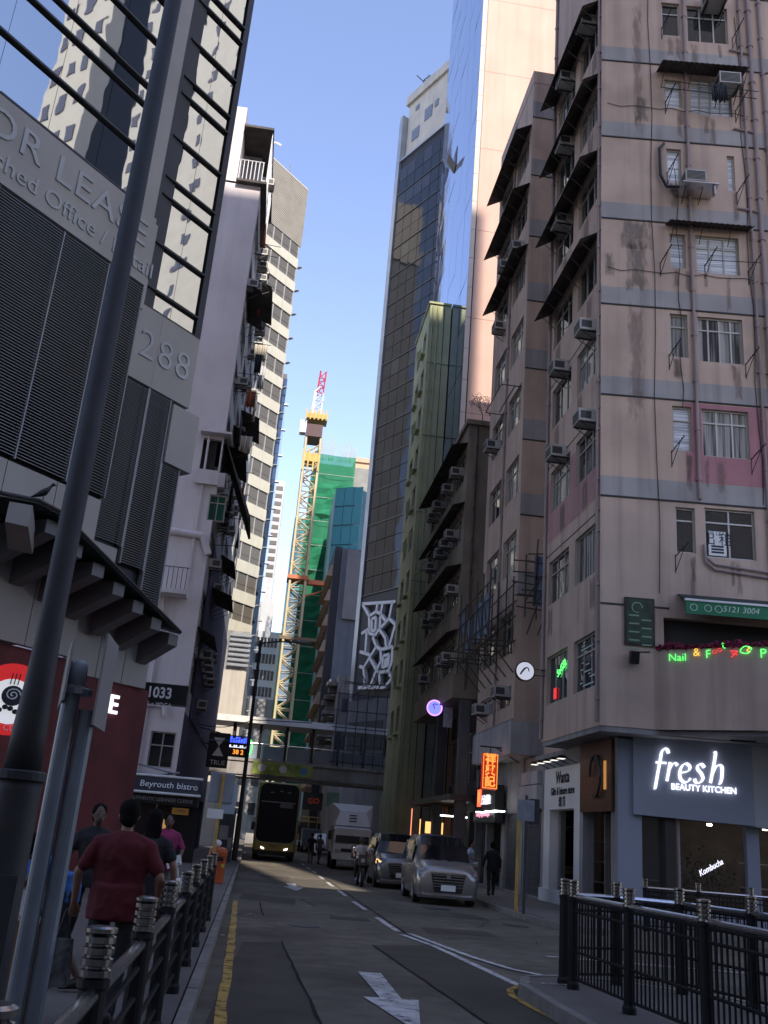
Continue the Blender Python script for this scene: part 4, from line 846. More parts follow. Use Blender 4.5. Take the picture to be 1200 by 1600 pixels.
def scaffold_on(label, F, u0, u1, z0, z1, d0, d1, n, m, tarps):
    """bamboo cradle hung on a facade, long side along the wall"""
    sc = thing('bamboo_scaffold', label, 'scaffold', F.P((u0 + u1) / 2, z0, d1))
    def pole(nm, a, c, r): b = MB(); b.cyl(a, c, r, n=6); b.build(nm, BAM, sc)
    for k in range(n + 1):
        u = u0 + (u1 - u0) * k / n
        for d in (d0, d1): pole('upright', F.P(u + R.uniform(-.1, .1), z0 - R.uniform(.1, .6), d), F.P(u + R.uniform(-.2, .2), z1 + R.uniform(.1, 1.2), d), .032)
        pole('outrigger', F.P(u, z0, 0), F.P(u, z0 + R.uniform(-.1, .1), d1 + R.uniform(.3, .9)), .032); pole('prop', F.P(u, z0 - 1.2, 0.02), F.P(u, z0, d1), .026)
    for j in range(m + 1):
        z = z0 + (z1 - z0) * j / m
        for d in (d0, d1): pole('ledger', F.P(u0 - R.uniform(.2, .9), z + R.uniform(-.15, .15), d), F.P(u1 + R.uniform(.2, .9), z + R.uniform(-.15, .15), d), .03)
    for k in range(n): pole('brace', F.P(u0 + (u1 - u0) * k / n, z0, d1), F.P(u0 + (u1 - u0) * (k + 1.2) / n, z1, d1), .026)
    for (u, z, W, H) in tarps:
        b = MB(); q = 8
        for i in range(q):
            f = lambda t: .06 * math.sin(t * 1.9); A = u - W / 2 + W * i / q; C = A + W / q
            b.quad(F.P(A, z - H, d1 - .1 + f(i)), F.P(C, z - H * .96, d1 - .1 + f(i + 1)), F.P(C, z, d1 - .1 - f(i + 1)), F.P(A, z, d1 - .1 - f(i)))
        o = b.build('tarpaulin', TARP, sc); o.modifiers.new('thick', 'SOLIDIFY').thickness = .01
za, zb_ = atX(790, 985, 8.4).z, atX(790, 895, 8.4).z
scaffold_on('bamboo scaffold cradle with blue sheeting hung on the slimmer pink block', S2, .2, 5.8, za, zb_, .12, 1.05, 5, 3, [(1.0, zb_ - .3, 1.1, 1.7), (2.6, za + 1.9, 1.2, 1.6), (4.2, za + 1.7, .9, 1.5), (5.4, zb_ + .1, .5, 1.2)])
a = atY(838, 945, 33.6); c = atY(838, 868, 33.6)
scaffold('small bamboo scaffold with sheeting in the gap beside the pink corner block', 9.35, 10.2, 33.2, 34.3, a.z, c.z, 2, 4, [(9.8, c.z - .1, .8, 2.0)])

# ---- green wall block ------------------------------------------------------------------
GRN = mat('olive_green_render', (0.37, 0.38, 0.21), .85, var=.12, scale=.6, streak=.3, dirt=.2, bump=.05)
gw = thing('green_block', 'narrow olive-green rendered block beside the mirror tower', 'building', (8.15, 57, .15))
SG = Fac(8.15, 57, 0, flip=True); FG = Fac(8.15, 57, 90)
hg = [(1.0, 2.2, 8 + k * 2.9, 9.5 + k * 2.9) for k in range(10)] + [(3.4, 4.8, 8 + k * 2.9, 9.5 + k * 2.9) for k in range(10)]
b = MB(); FG.wall(b, 0, 1.5, .15, 37.2, [], .1); SG.wall(b, 0, 6, .15, 37.2, hg, .22); b.build('wall', GRN, gw)
b = MB(); b.prism([(8.4, 57.05), (8.4, 63), (9.62, 63), (9.62, 57.05)][::-1], .15, 37.1); b.build('interior', mat('dark_room', (.03,) * 3), gw)
b = MB(); b.prism([(8.05, 56.9), (8.05, 63), (9.66, 63), (9.66, 56.9)][::-1], 37.2, 37.35); b.build('roof_slab', GRN, gw)
for h in hg: window(SG, *h, gw, 2, 0)
for k in range(10):   # outward-opening sashes and rails breaking the green edge
    for u, o_ in ((1.0, .55), (3.4, .7)):
        z = 8 + k * 2.9; b = MB(); b.box(8.15 - .25, 8.15, 57 + u, 57 + u + .04, z + .4, z + 1.1) if R.random() < .4 else b.box(8.15 - .25, 8.15, 57 + u, 57 + u + 1.1, z - .3, z - .24); b.build('open_sash', GRN, gw)
pipe(FG, .55, .2, 37, gw, .06, m=GRN); pipe(FG, .2, .2, 37, gw, .04, m=GRN)
b = MB(); FG.box(b, 1.0, 1.04, .2, 37, .002, .03); b.build('joint', LINE, gw)
for k in range(6): 
    b = MB(); FG.box(b, .02, 1.48, 5.6 + k * 5.4, 5.66 + k * 5.4, .002, .05); b.build('ledge', GRN, gw)

# ---- mirror-glass tower with pale pink side wall ----------------------------------------
MIR = glass('blue_mirror_glass', (.30, .40, .60), .03, wav=.015, wscale=.35, metal=.85)
PWALL = mat('pale_pink_cladding', (0.52, 0.335, 0.26), .8, var=.05, scale=.4, streak=.10, dirt=.06)
mt = thing('mirror_tower', 'tall tower with sky-blue mirror glass and sunlit pale pink side wall', 'building', (9.7, 51.6, .15))
S5 = Fac(9.7, 51.6, 0, flip=True); F5 = Fac(9.7, 51.6, 90); T5 = 96
b = MB(); b.prism([(9.78, 51.62), (9.78, 66.9), (18, 66.9), (18, 51.62)][::-1], .15, T5); b.build('core', DARK, mt)
for k in range(int((T5 - .2) / 3.3)):
    for j in range(6):
        key = ('mir', 0); W = 15.2 / 6 - .03; H = 3.27
        if key not in MC: q = MB(); q.box(-W / 2, W / 2, 0, .03, 0, H); MC[key] = q.mesh('glass_pane', MIR)
        m = S5.M(.05 + (j + .5) * 15.2 / 6, .2 + k * 3.3, .0) @ Matrix.Rotation(rad(R.uniform(-.25, .25)), 4, 'Z') @ Matrix.Rotation(rad(R.uniform(-.25, .25)), 4, 'X')
        put('glass_pane', MC[key], mt, mw=m)
for k in range(int(T5 / 6.6)):   # side wall cladding in tall courses, each proud by a hair
    b = MB(); F5.box(b, .34, 8.3, .2 + k * 6.6, .2 + k * 6.6 + 6.575, .004, .05); b.build('cladding_course', PWALL, mt)
for k in range(int(T5 / 2.2)):
    key = ('quoin', 0)
    if key not in MC: q = MB(); q.box(0, .3, -.09, 0, 0, 2.17); MC[key] = q.mesh('corner_stone', mat('cream_corner', (.52, .45, .38), .8, var=.06, dirt=.1))
    put('corner_stone', MC[key], mt, mw=F5.M(-.04, .2 + k * 2.2, .0))
c = S5.px(712, 250); b = MB()   # one vent sash standing open
p0 = S5.P(*c); b.hexa([p0 + Vector((-.02, -.5, -.9)), p0 + Vector((-.02, .5, -.9)), p0 + Vector((-.05, .5, -.9)), p0 + Vector((-.05, -.5, -.9)), p0 + Vector((-.6, -.5, .1)), p0 + Vector((-.6, .5, .1)), p0 + Vector((-.63, .5, .1)), p0 + Vector((-.63, -.5, .1))]); b.box(9.66, 9.69, p0.y - .5, p0.y + .5, p0.z - .9, p0.z + .9); b.build('open_vent', DARK, mt)

# ---- dark curtain-wall tower ------------------------------------------------------------
SILV = mat('silver_fin', (.42, .45, .48), .35, metal=.6, var=.1)
CREAM = mat('cream_plant_wall', (.50, .48, .42), .8, var=.08, streak=.2)
dt = thing('dark_glass_tower', 'dark glass tower with silver corner fin and cream plant room on top', 'building', (7.3, 80.4, .15))
S6 = Fac(7.3, 80.4, -29, flip=True); Z6 = 68.0
DG = glass('dark_curtain_glass', (.012, .013, .017), .04, wav=.05, wscale=.16, spec=.45)
DG2 = glass('dark_curtain_blind', (.03, .031, .036), .06, wav=.05, wscale=.16, spec=.45)
poly = [S6.P(.0, 0, -.12), S6.P(-8.2, 0, -.12), S6.P(-8.2, 0, -9), S6.P(0, 0, -6)]
b = MB(); b.prism([(p.x, p.y) for p in poly][::-1], .15, Z6); b.build('core', DARK, dt)
b = MB(); b.prism([(p.x, p.y) for p in [S6.P(-.1, 0, -.5), S6.P(-8.2, 0, -.5), S6.P(-8.2, 0, -9), S6.P(-.1, 0, -6)]][::-1], Z6, 75.5); b.build('plant_room', CREAM, dt)
b = MB(); b.prism([(p.x, p.y) for p in [S6.P(.15, 0, -.2), S6.P(-8.2, 0, -.2), S6.P(-8.2, 0, -9), S6.P(.15, 0, -6)]][::-1], 75.5, 76.6); b.build('plant_room_cornice', CREAM, dt)
for (u0, u1, a, c, nm) in ((-2.2, -1.0, 70.2, 71.6, 'plant_door'), (-4.2, -3.0, 71.5, 73.0, 'vent_louvre'), (-5.2, -4.6, 72.2, 73, 'vent_louvre'), (-1.9, -1.3, 74, 74.6, 'vent_louvre')):
    b = MB(); S6.box(b, u0, u1, a, c, -.48, -.44); b.build(nm, GREYM, dt)
b = MB(); S6.box(b, .0, .55, .15, Z6 + 6, -.6, .15); b.build('corner_fin', SILV, dt)
b = MB(); S6.box(b, -8.2, -.02, Z6 + .02, Z6 + .22, -.3, .06); b.build('parapet_rail', SILV, dt)
nf = int((Z6 - 21.6) / 1.62)
for k in range(nf):
    for j in range(6):
        key = ('dgp', k % 2 and R.random() < .35); W = 7.9 / 6 - .05; H = 1.56
        if key not in MC: q = MB(); q.box(-W / 2, W / 2, 0, .03, 0, H); MC[key] = q.mesh('glass_pane', DG2 if key[1] else DG)
        put('glass_pane', MC[key], dt, mw=S6.M(-.1 - (j + .5) * 7.9 / 6, 21.6 + k * 1.62, 0) @ Matrix.Rotation(rad(R.uniform(-.3, .3)), 4, 'X'))
for k in range(0, nf, 2):
    b = MB(); S6.box(b, -7.95, -.05, 21.55 + k * 1.62, 21.63 + k * 1.62, .0, .07); b.build('transom', mat('bronze_transom', (.10, .095, .08), .4, metal=.4), dt)
b = MB(); S6.box(b, -8, -.02, 12.6, 21.5, -.1, -.02); b.build('lattice_backing', mat('dark_louvre', (.03, .032, .035), .6), dt)
# rooftop maintenance crane and aerial
rc = thing('rooftop_cradle_crane', 'grey maintenance crane arm and aerial on the dark tower roof', 'crane', S6.P(-4, 76.6, -3))
p = S6.P(-2.6, 76.6, -1); q_ = atY(706, 150, 74.5)
b = MB(); b.cyl(p, p + Vector((0, 0, 1.2)), .25); b.hexa([Vector(p) + Vector((-.2, -.2, .8)), Vector(p) + Vector((.2, -.2, .8)), Vector(q_) + Vector((.2, 0, -.3)), Vector(q_) + Vector((-.2, 0, -.3)), Vector(p) + Vector((-.2, -.2, 1.4)), Vector(p) + Vector((.2, -.2, 1.4)), Vector(q_) + Vector((.2, 0, .4)), Vector(q_) + Vector((-.2, 0, .4))]); b.build('arm', GREYM, rc)
b = MB(); p = Vector(S6.P(-1.6, 76.6, -1)); b.tube([p, p + Vector((0, 0, 1.6)), p + Vector((.6, 0, 2.4))], .06); b.tube([p + Vector((0, 0, 1.4)), p + Vector((-.8, 0, 2.1))], .05); b.tube([p + Vector((.1, 0, 1.6)), p + Vector((1.0, 0, 1.5))], .05); b.build('aerial', DARK, rc)
# white steel lattice screen
LW = mat('white_steel', (.62, .63, .65), .4, var=.06)
ls = thing('lattice_screen', 'white steel lattice screen of irregular cells at the foot of the dark tower', 'screen', S6.P(-4, 12.6, .3))
def cp(x, y): u, z = S6.px(540 + x / 3.75, 880 + y / 3.75, .35); return S6.P(u, z, .35)
EDG = [((105, 240), (300, 227)), ((80, 730), (235, 728)), ((235, 728), (275, 680)), ((105, 240), (145, 312)), ((145, 312), (185, 285)), ((185, 285), (213, 300)), ((213, 300), (207, 385)), ((207, 385), (180, 425)), ((180, 425), (145, 410)), ((145, 410), (145, 312)),
       ((185, 285), (195, 235)), ((213, 300), (225, 233)), ((213, 300), (245, 347)), ((245, 347), (262, 325)), ((262, 325), (282, 229)), ((262, 325), (298, 362)), ((245, 347), (207, 385)), ((145, 385), (100, 415)), ((132, 392), (122, 530)), ((122, 530), (90, 520)), ((122, 530), (155, 543)), ((155, 543), (112, 615)), ((112, 615), (88, 605)), ((112, 615), (120, 726)),
       ((180, 425), (165, 432)), ((165, 432), (187, 490)), ((187, 490), (155, 543)), ((187, 490), (212, 508)), ((212, 508), (283, 490)), ((207, 392), (240, 440)), ((240, 440), (244, 495)), ((298, 362), (262, 495)), ((212, 508), (215, 575)), ((215, 575), (187, 628)), ((187, 628), (205, 642)), ((205, 642), (258, 632)), ((258, 632), (278, 585)), ((278, 585), (283, 490)), ((150, 560), (187, 628)), ((187, 628), (150, 725)), ((203, 642), (210, 726)), ((258, 632), (278, 685)), ((160, 330), (185, 318)), ((185, 318), (182, 400)), ((182, 400), (160, 395)), ((160, 395), (160, 330)), ((228, 545), (262, 535)), ((262, 535), (258, 600)), ((258, 600), (222, 612)), ((222, 612), (228, 545))]
for e in EDG:
    a, c = cp(*e[0]), cp(*e[1]); d = (c - a).normalized(); s_ = d.cross(S6.n) * .13; n_ = S6.n * .15
    b = MB(); b.hexa([a - s_ - n_, a + s_ - n_, a + s_ + n_, a - s_ + n_, c - s_ - n_, c + s_ - n_, c + s_ + n_, c - s_ + n_]); b.build('lattice_bar', LW, ls)
b = MB(); b.hexa([cp(232, 560), cp(258, 548), cp(255, 590), cp(228, 600), cp(232, 560) + S6.n * .1, cp(258, 548) + S6.n * .1, cp(255, 590) + S6.n * .1, cp(228, 600) + S6.n * .1]); b.build('infill_plate', LW, ls)
# podium below with netted scaffold box
pdm = thing('podium', 'dark podium of the glass tower behind netted scaffolding', 'building', (9, 75, .15))
b = MB(); b.prism([(p.x, p.y) for p in [S6.P(.0, 0, .5), S6.P(-7.5, 0, .5), S6.P(-7.5, 0, -5), S6.P(0, 0, -5)]][::-1], .15, 12.4); b.build('wall', mat('grey_podium', (.16, .16, .165), .85, var=.2, streak=.3), pdm)
for k in range(2):
    b = MB(); S6.box(b, -2.6 - k * 2.6, -.4 - k * 2.6, 8.3, 10.6, .501, .55); b.build('window', PANE, pdm)
net = thing('netted_scaffold', 'scaffold box wrapped in grey-blue netting beside the footbridge', 'scaffold', (7.5, 70, 6))
na, nb_ = atY(520, 1190, 68.5), atY(606, 1090, 68.5)
b = MB(); x0, x1, z0, z1 = na.x, nb_.x, na.z, nb_.z
b.quad((x0, 68.5, z0), (x1, 68.5, z0), (x1, 68.5, z1), (x0, 68.5, z1)); b.quad((x0, 70.8, z0), (x0, 68.5, z0), (x0, 68.5, z1 - 1), (x0, 70.8, z1 - 1))
b.build('netting', netting('grey_blue_netting', (.10, .12, .16), .5), net)
for k in range(6):
    x = x0 + (x1 - x0) * k / 5
    b = MB(); b.cyl((x, 68.55, z0 - .3), (x, 68.55, z1 + .3), .04, n=6); b.build('upright', BAM, net)
for k in range(5):
    z = z0 + (z1 - z0) * k / 4; b = MB(); b.cyl((x0 - .3, 68.55, z), (x1 + .3, 68.55, z), .035, n=6); b.build('ledger', BAM, net)
for k in range(12):
    b = MB(); b.cyl((x0 + R.uniform(0, 3), 68.6, z1 + R.uniform(-.5, 1)), (x0 + R.uniform(.5, 4), 68.9, z1 + R.uniform(.5, 2.5)), .025, n=5); b.build('loose_pole', BAM, net)

# ---- far right: blue-grey blocks, teal glass, sunlit orange block ----------------------
fb = thing('slate_block', 'dark slate-blue block with stepped balconies beyond the bridge', 'building', (6, 95, .15))
SLT = mat('slate_render', (.105, .115, .14), .85, var=.1, streak=.2); BLK = mat('black_cladding', (.02, .022, .028), .6)
b = MB(); b.box(6.2, 13, 95, 110, .15, 30.2); b.build('wall', SLT, fb)
b = MB(); b.box(6.7, 13, 94.6, 94.99, 22.6, 30.0); b.build('pale_panel', mat('mauve_panel', (.17, .16, .165), .8), fb)
b = MB(); b.box(5.4, 6.19, 96, 112, .15, 30.6); b.build('black_side', BLK, fb)
for k in range(9):
    b = MB(); z = 6 + k * 2.7; b.hexa([(4.8, 97, z), (5.39, 97, z), (5.39, 111, z), (4.8, 111, z), (5.15, 97, z + 1.2), (5.39, 97, z + 1.2), (5.39, 111, z + 1.2), (5.15, 111, z + 1.2)]); b.build('balcony', mat('tan_balcony', (.30, .22, .16), .8), fb)
og = thing('concrete_block', 'weathered grey concrete block with rooftop clutter right of the bridge', 'building', (7, 86, .15))
b = MB(); b.box(6.3, 10, 86, 94, .15, 15.5); b.build('wall', CONC, og)
for (x, z) in ((6.8, 12.2), (8.2, 12.2), (6.8, 8.9), (8.2, 8.9)): b = MB(); b.box(x, x + .8, 85.95, 85.995, z, z + 1.2); b.build('window', PANE, og)
for k in range(16): b = MB(); x = R.uniform(5.0, 5.7); z = 7.5 + k * .5; y_ = R.uniform(0, 3); b.box(x, 6.31, 86 + y_, 87.5 + y_, z, z + R.uniform(.2, .45)); b.build('balcony_box', mat('clutter', (.18, .17, .16), .8, var=.5, scale=2), og)
tl = thing('teal_glass_block', 'teal glass block catching the sun beside the netted site', 'building', (8, 118, .15))
TEAL = glass('teal_glass', (.07, .26, .29), .08, wav=.02, spec=.8)
c0, c1 = atY(527, 757, 118), atY(577, 752, 118)
b = MB(); b.prism([(c0.x, 119.5), (c1.x - 1.6, 118), (c1.x + 3, 123), (c1.x + 3, 132), (c0.x, 132)], .15, c0.z); b.build('wall', mat('teal_frame', (.03, .12, .14), .5), tl)
FT = Fac(c0.x, 119.48, math.degrees(math.atan2(c1.x - 1.6 - c0.x, -1.5)))
for k in range(10):
    for j in range(3):
        b = MB(); FT.box(b, .06 + j * 1.35, 1.33 + j * 1.35, c0.z - 2.6 - k * 2.7, c0.z - .1 - k * 2.7, .004, .06); b.build('glass_pane', TEAL, tl)
ot = thing('orange_block', 'sunlit pale orange block behind the teal glass', 'building', (10, 150, .15))
c0, c1 = atY(556, 722, 150), atY(580, 715, 150)
b = MB(); b.box(c0.x, c1.x + 8, 150, 160, .15, c0.z); b.build('wall', mat('orange_render', (.48, .31, .20), .8, var=.06), ot)
b = MB(); b.box(c0.x - .2, c1.x + 8.2, 149.7, 160.2, c0.z, c0.z + .8); b.build('parapet', mat('orange_render', (0,) * 3), ot)
# ---- building under construction in green netting -----------------------------------------
gn = thing('netted_tower', 'tower under construction wrapped in bright green netting', 'building', (5, 135, .15))
GNET = netting('green_netting', (.04, .25, .13), .82)
FL = mat('raw_slab', (.22, .22, .2), .9)
b = MB(); b.box(3.2, 11.8, 135.8, 150, .15, 55.6); b.build('frame', FL, gn)
xs = [1.2, 3.4, 5.6, 7.8, 10.0, 12.2]
def netband(x0, x1, z0, z1, y):
    b = MB(); n = 6; m = 6
    g = [[(x0 + (x1 - x0) * i / n, y + R.uniform(-.25, .25), z0 + (z1 - z0) * j / m) for i in range(n + 1)] for j in range(m + 1)]
    for j in range(m):
        for i in range(n): b.quad(g[j][i], g[j][i + 1], g[j + 1][i + 1], g[j + 1][i])
    return b.build('netting', GNET, gn)
netband(3.0, 9.4, 0.2, 56.8, 135); netband(1.1, 3.0, .2, 46, 134.6); netband(9.4, 12, .2, 46, 135.2)
for k in range(6):
    netband(3.0, 9.4, 3 + k * 8.8, 8 + k * 8.8, 134.85 - .05 * k)
b = MB(); b.quad((1.1, 150, .2), (1.1, 134.6, .2), (1.1, 134.6, 46), (1.1, 150, 46)); b.quad((3.0, 150, 40), (3.0, 135, 40), (3.0, 135, 56.8), (3.0, 150, 56.8)); b.build('netting', GNET, gn)
for z in (22, 30.5, 38.5, 46.5):
    b = MB(); b.box(6.5, 10.2, 132.8, 134.5, z, z + .35); b.build('work_platform', mat('plank_platform', (.16, .12, .07), .9), gn)
    for k in range(8): b = MB(); b.cyl((6.6 + k * .5, 133, z + .3), (6.6 + k * .5, 133, z + 1.2), .04, n=4); b.build('guard_post', BAM, gn)
for k in range(26):
    b = MB(); x = R.uniform(3.2, 9.2); b.cyl((x, 135.4, 56), (x + R.uniform(-.2, .2), 135.4, 57.5 + R.uniform(0, 2.5)), .05, n=4); b.build('scaffold_pole', mat('pale_pole', (.4, .38, .34), .7), gn)
for k in range(14):
    z = 4 + k * 3.8; b = MB(); b.cyl((3.0, 134.5, z), (9.4, 134.5, z), .05, n=4); b.build('ledger', mat('pale_pole', (0,) * 3), gn)
# ---- tower crane ----------------------------------------------------------------------
CY = mat('crane_cream', (.44, .38, .23), .6, var=.06); CR = mat('crane_red', (.45, .04, .05), .6); CYE = mat('crane_yellow', (.45, .30, .07), .6); CWH = mat('crane_white', (.65, .64, .62), .6)
tc = thing('tower_crane', 'tall cream lattice tower crane with red and white jib raised', 'crane', (2.2, 120, .15))
hw = 1.0; cx, cy = 2.25, 120.0
for sx in (-1, 1):
    for sy in (-1, 1): b = MB(); b.cyl((cx + sx * hw, cy + sy * hw, .2), (cx + sx * hw, cy + sy * hw, 52.6), .2, n=5); b.build('mast_leg', CY, tc)
for k in range(32):
    z = 2 + k * 1.55; b = MB()
    for sy in (-1, 1):
        b.cyl((cx - hw, cy + sy * hw, z), (cx + hw, cy + sy * hw, z), .09, n=4); b.cyl((cx - hw * (1 if k % 2 else -1), cy + sy * hw, z), (cx + hw * (1 if k % 2 else -1), cy + sy * hw, z + 1.55), .11, n=4)
    for sx in (-1, 1):
        b.cyl((cx + sx * hw, cy - hw, z), (cx + sx * hw, cy + hw, z), .06, n=4); b.cyl((cx + sx * hw, cy - hw * (1 if k % 2 else -1), z), (cx + sx * hw, cy + hw * (1 if k % 2 else -1), z + 1.55), .06, n=4)
    b.build('mast_bracing', CY, tc)
b = MB(); b.box(cx - 1.15, cx + 1.15, cy - 1.15, cy + 1.15, 49.0, 50.2)
for k in range(4): b.box(cx - 1.2 + k * .7, cx - 1.0 + k * .7, cy - 1.3, cy - 1.15, 47.6, 50.8)
b.build('climbing_frame', CYE, tc)
b = MB(); b.box(cx - 1.1, cx + 1.1, cy - 1.3, cy + 2, 52.6, 54.4); b.build('slewing_platform', mat('crane_maroon', (.05, .015, .018), .6), tc)
b = MB(); b.box(cx - 2.0, cx - 1.15, cy - 1.4, cy - .2, 53.0, 54.8); b.build('cab', CWH, tc)
b = MB(); b.box(cx - 1.3, cx + 1.6, cy - 1.6, cy + 1, 55.2, 55.9); 
for k in range(6): b.box(cx - 1.4 + k * .55, cx - 1.2 + k * .55, cy - 1.8, cy - 1.6, 54.9, 56.4)
b.build('machine_deck', CYE, tc)
def latt(p, q, r, n, m, name):
    p = Vector(p); q = Vector(q); d = (q - p); e = Vector((1, 0, 0)); f = Vector((0, 1, 0)); b = MB()
    cs = [(-r, -r), (r, -r), (r, r), (-r, r)]
    for (a, c) in cs: b.cyl(p + e * a + f * c, q + e * a * .8 + f * c * .8, .09, n=4)
    for k in range(n):
        u = p + d * (k / n); v = p + d * ((k + 1) / n)
        for i in range(4): a = cs[i]; c = cs[(i + 1) % 4]; b.cyl(u + e * a[0] + f * a[1], v + e * c[0] + f * c[1], .06, n=4); b.cyl(u + e * a[0] + f * a[1], u + e * c[0] + f * c[1], .06, n=4)
    b.build(name, m, tc)
latt((cx, cy, 55.9), (cx + .2, cy, 59.6), .6, 3, CWH, 'jib_section'); latt((cx + .2, cy, 59.6), (cx + .4, cy, 63.0), .45, 3, CR, 'jib_section')
b = MB(); b.tube([(cx - .7, cy - .8, 55.6), (cx - .5, cy - .8, 59.5), (cx + .3, cy, 61)], .1, 5); b.build('a_frame', CWH, tc)
b = MB(); b.box(cx - 1.4, cx + 1.4, cy - 1.4, cy + 1.4, 32.5, 33.0); b.box(cx + 1, cx + 5.2, 119.5, 120.5, 32.2, 32.8); b.cyl((cx + 1, 120, 30.6), (cx + 5, 121, 32.4), .12); b.box(cx + 4.6, cx + 5.2, 119.2, 121, 31, 34); b.build('wall_tie', mat('tie_orange', (.45, .12, .04), .6), tc)
b = MB(); b.box(cx - 1.5, cx + 4, 118.8, 121.4, 24.6, 25.0); b.build('wall_tie', mat('plank_platform', (0,) * 3), tc)
b = MB(); b.box(cx - 1.8, cx + 2, 118.4, 121.6, .15, 2.2); b.build('base', CONC, tc)
# ---- footbridge across the street ---------------------------------------------------------
br = thing('footbridge', 'covered concrete footbridge with banner spanning the street', 'bridge', (3.5, 73, 5))
BC = mat('bridge_concrete', (.25, .235, .22), .85, var=.15, streak=.4, dirt=.3)
b = MB(); b.box(-4.5, 10.5, 72, 75, 5.2, 6.5); b.build('girder', BC, br)
b = MB(); b.box(-4.5, 10.5, 71.9, 71.995, 5.35, 5.5); b.box(-4.5, 10.5, 71.9, 71.995, 6.3, 6.52); b.build('girder_flange', BC, br)
b = MB(); b.hexa([(-4.5, 71.4, 9.0), (10.5, 71.4, 9.0), (10.5, 75.4, 9.0), (-4.5, 75.4, 9.0), (-4.5, 71.8, 9.5), (10.5, 71.8, 9.5), (10.5, 75, 9.5), (-4.5, 75, 9.5)]); b.build('roof', mat('bridge_roof', (.42, .40, .37), .7, var=.1, streak=.2), br)
for k in range(8):
    b = MB(); x = -4 + k * 1.95; b.box(x - .1, x + .1, 72.1, 72.3, 6.5, 9.0); b.box(x - .1, x + .1, 74.7, 74.9, 6.5, 9.0); b.build('column', DARK, br)
for k in range(7):
    b = MB(); x = -3.85 + k * 1.95; b.box(x, x + 1.7, 72.15, 72.2, 6.55, 7.5); b.build('parapet_panel', mat('parapet_glass', (.16, .18, .19), .3) if k > 2 else mat('parapet_blue', (.22, .30, .35), .6, var=.2), br)
b = MB(); b.cyl((-4.2, 72.15, 7.62), (10, 72.15, 7.62), .04); b.build('handrail', CHROME, br)
bn = thing('banner', 'lime green banner with pale and blue round prints on the footbridge girder', 'banner', (2, 71.8, 5.7))
bx0, bx1 = atY(395, 1197, 71.85).x, atY(490, 1197, 71.85).x
b = MB(); b.box(bx0, bx1, 71.84, 71.87, 5.45, 6.35); b.build('cloth', mat('lime_cloth', (.20, .26, .05), .8, var=.5, scale=1.2, col2=(.30, .30, .10), c2scale=1.0), bn)
for k, (x, m) in enumerate(((.15, (.5, .5, .46)), (.5, (.5, .5, .46)), (.85, (.08, .2, .3)), (.32, (.4, .3, .06)))):
    b = MB(); X = bx0 + (bx1 - bx0) * x; b.cyl((X, 71.835, 5.92), (X, 71.83, 5.92), .28 if k < 3 else .14, n=14); b.build('printed_blob', mat('blob%d' % k, m, .8), bn)
b = MB(); b.box(9.6, 10.6, 71.6, 75.4, .15, 5.2); b.build('pier', BC, br)
b = MB(); b.box(-4.6, -3.9, 72, 75, .15, 5.2); b.build('pier', BC, br)
# ================================================================ left side of the street
# ---- 288: glass and louvre office block, its front turned towards the junction ------------
PAN = mat('silver_grey_panel', (.30, .282, .255), .5, var=.07, scale=.6, dirt=.1)
MUL = mat('dark_mullion', (.035, .036, .04), .4, metal=.3)
OG = glass('office_glass', (.47, .49, .50), .015, wav=.008, wscale=.45, spec=.5, metal=1.0)
ofc = thing('office_block', 'glass and louvre office block with raised number 288 on its front', 'building', (-3, 24.5, .15))
F0 = Fac(-3.0, 24.5, 38.5); uJ = -2.55
pj = F0.P(uJ, 0, -.25); FR = Fac(pj.x, pj.y, 41.5)        # right-hand bay, turned slightly and set back
HT = 46.0
poly = [F0.P(-16, 0, -.12), F0.P(uJ, 0, -.12), FR.P(2.55, 0, -.12), FR.P(2.2, 0, -14), F0.P(-16, 0, -14)]
b = MB(); b.prism([(p.x, p.y) for p in poly], 6.1, HT); b.build('core', mat('office_core', (.06, .06, .065), .8), ofc)
# curtain wall: storey = vision band + narrow spandrel
z = 17.1; rows = []
while z < 34: rows += [(z, z + 1.55), (z + 1.55, z + 3.0), (z + 3.0, z + 3.62)]; z += 3.62
rowsR = []; z = 14.65
while z < 34: rowsR += [(z, z + .6), (z + .6, z + 2.0), (z + 2.0, z + 3.55)]; z += 3.55
def curtain(F, cols, rows, d):
    for (a, c) in rows:
        for (u0, u1) in zip(cols, cols[1:]):
            key = ('og', round(u1 - u0, 2), round(c - a, 2))
            if key not in MC: W = key[1] - .012; H = key[2] - .012; q = MB(); q.box(-W / 2, W / 2, 0, .03, 0, H); MC[key] = q.mesh('glass_pane', OG)
            put('glass_pane', MC[key], ofc, mw=F.M((u0 + u1) / 2, a + .006, d) @ Matrix.Rotation(rad(R.uniform(-.12, .12)), 4, 'X') @ Matrix.Rotation(rad(R.uniform(-.12, .12)), 4, 'Z'))
        b = MB(); F.box(b, cols[0] - .05, cols[-1] + .08, a - .03, a + .03, d - .02, d + .10); b.build('transom', MUL, ofc)
colsL = [-15.6, -14, -12.4, -10.8, -9.2, -7.75, -6.2, -4.7, -3.2]; colsR = [.35, 1.35, 2.2]
curtain(F0, colsL, rows, .06); curtain(FR, colsR, rowsR, .06)
b = MB(); F0.box(b, -3.15, uJ, 17.1, HT, -.1, .06); b.build('corner_strip', PAN, ofc)
b = MB(); FR.box(b, .0, .3, 14.65, HT, -.05, .05); b.build('corner_strip', PAN, ofc)
b = MB(); FR.box(b, 2.28, 2.5, 14.65, HT, -.1, .1); b.build('edge_mullion', MUL, ofc)
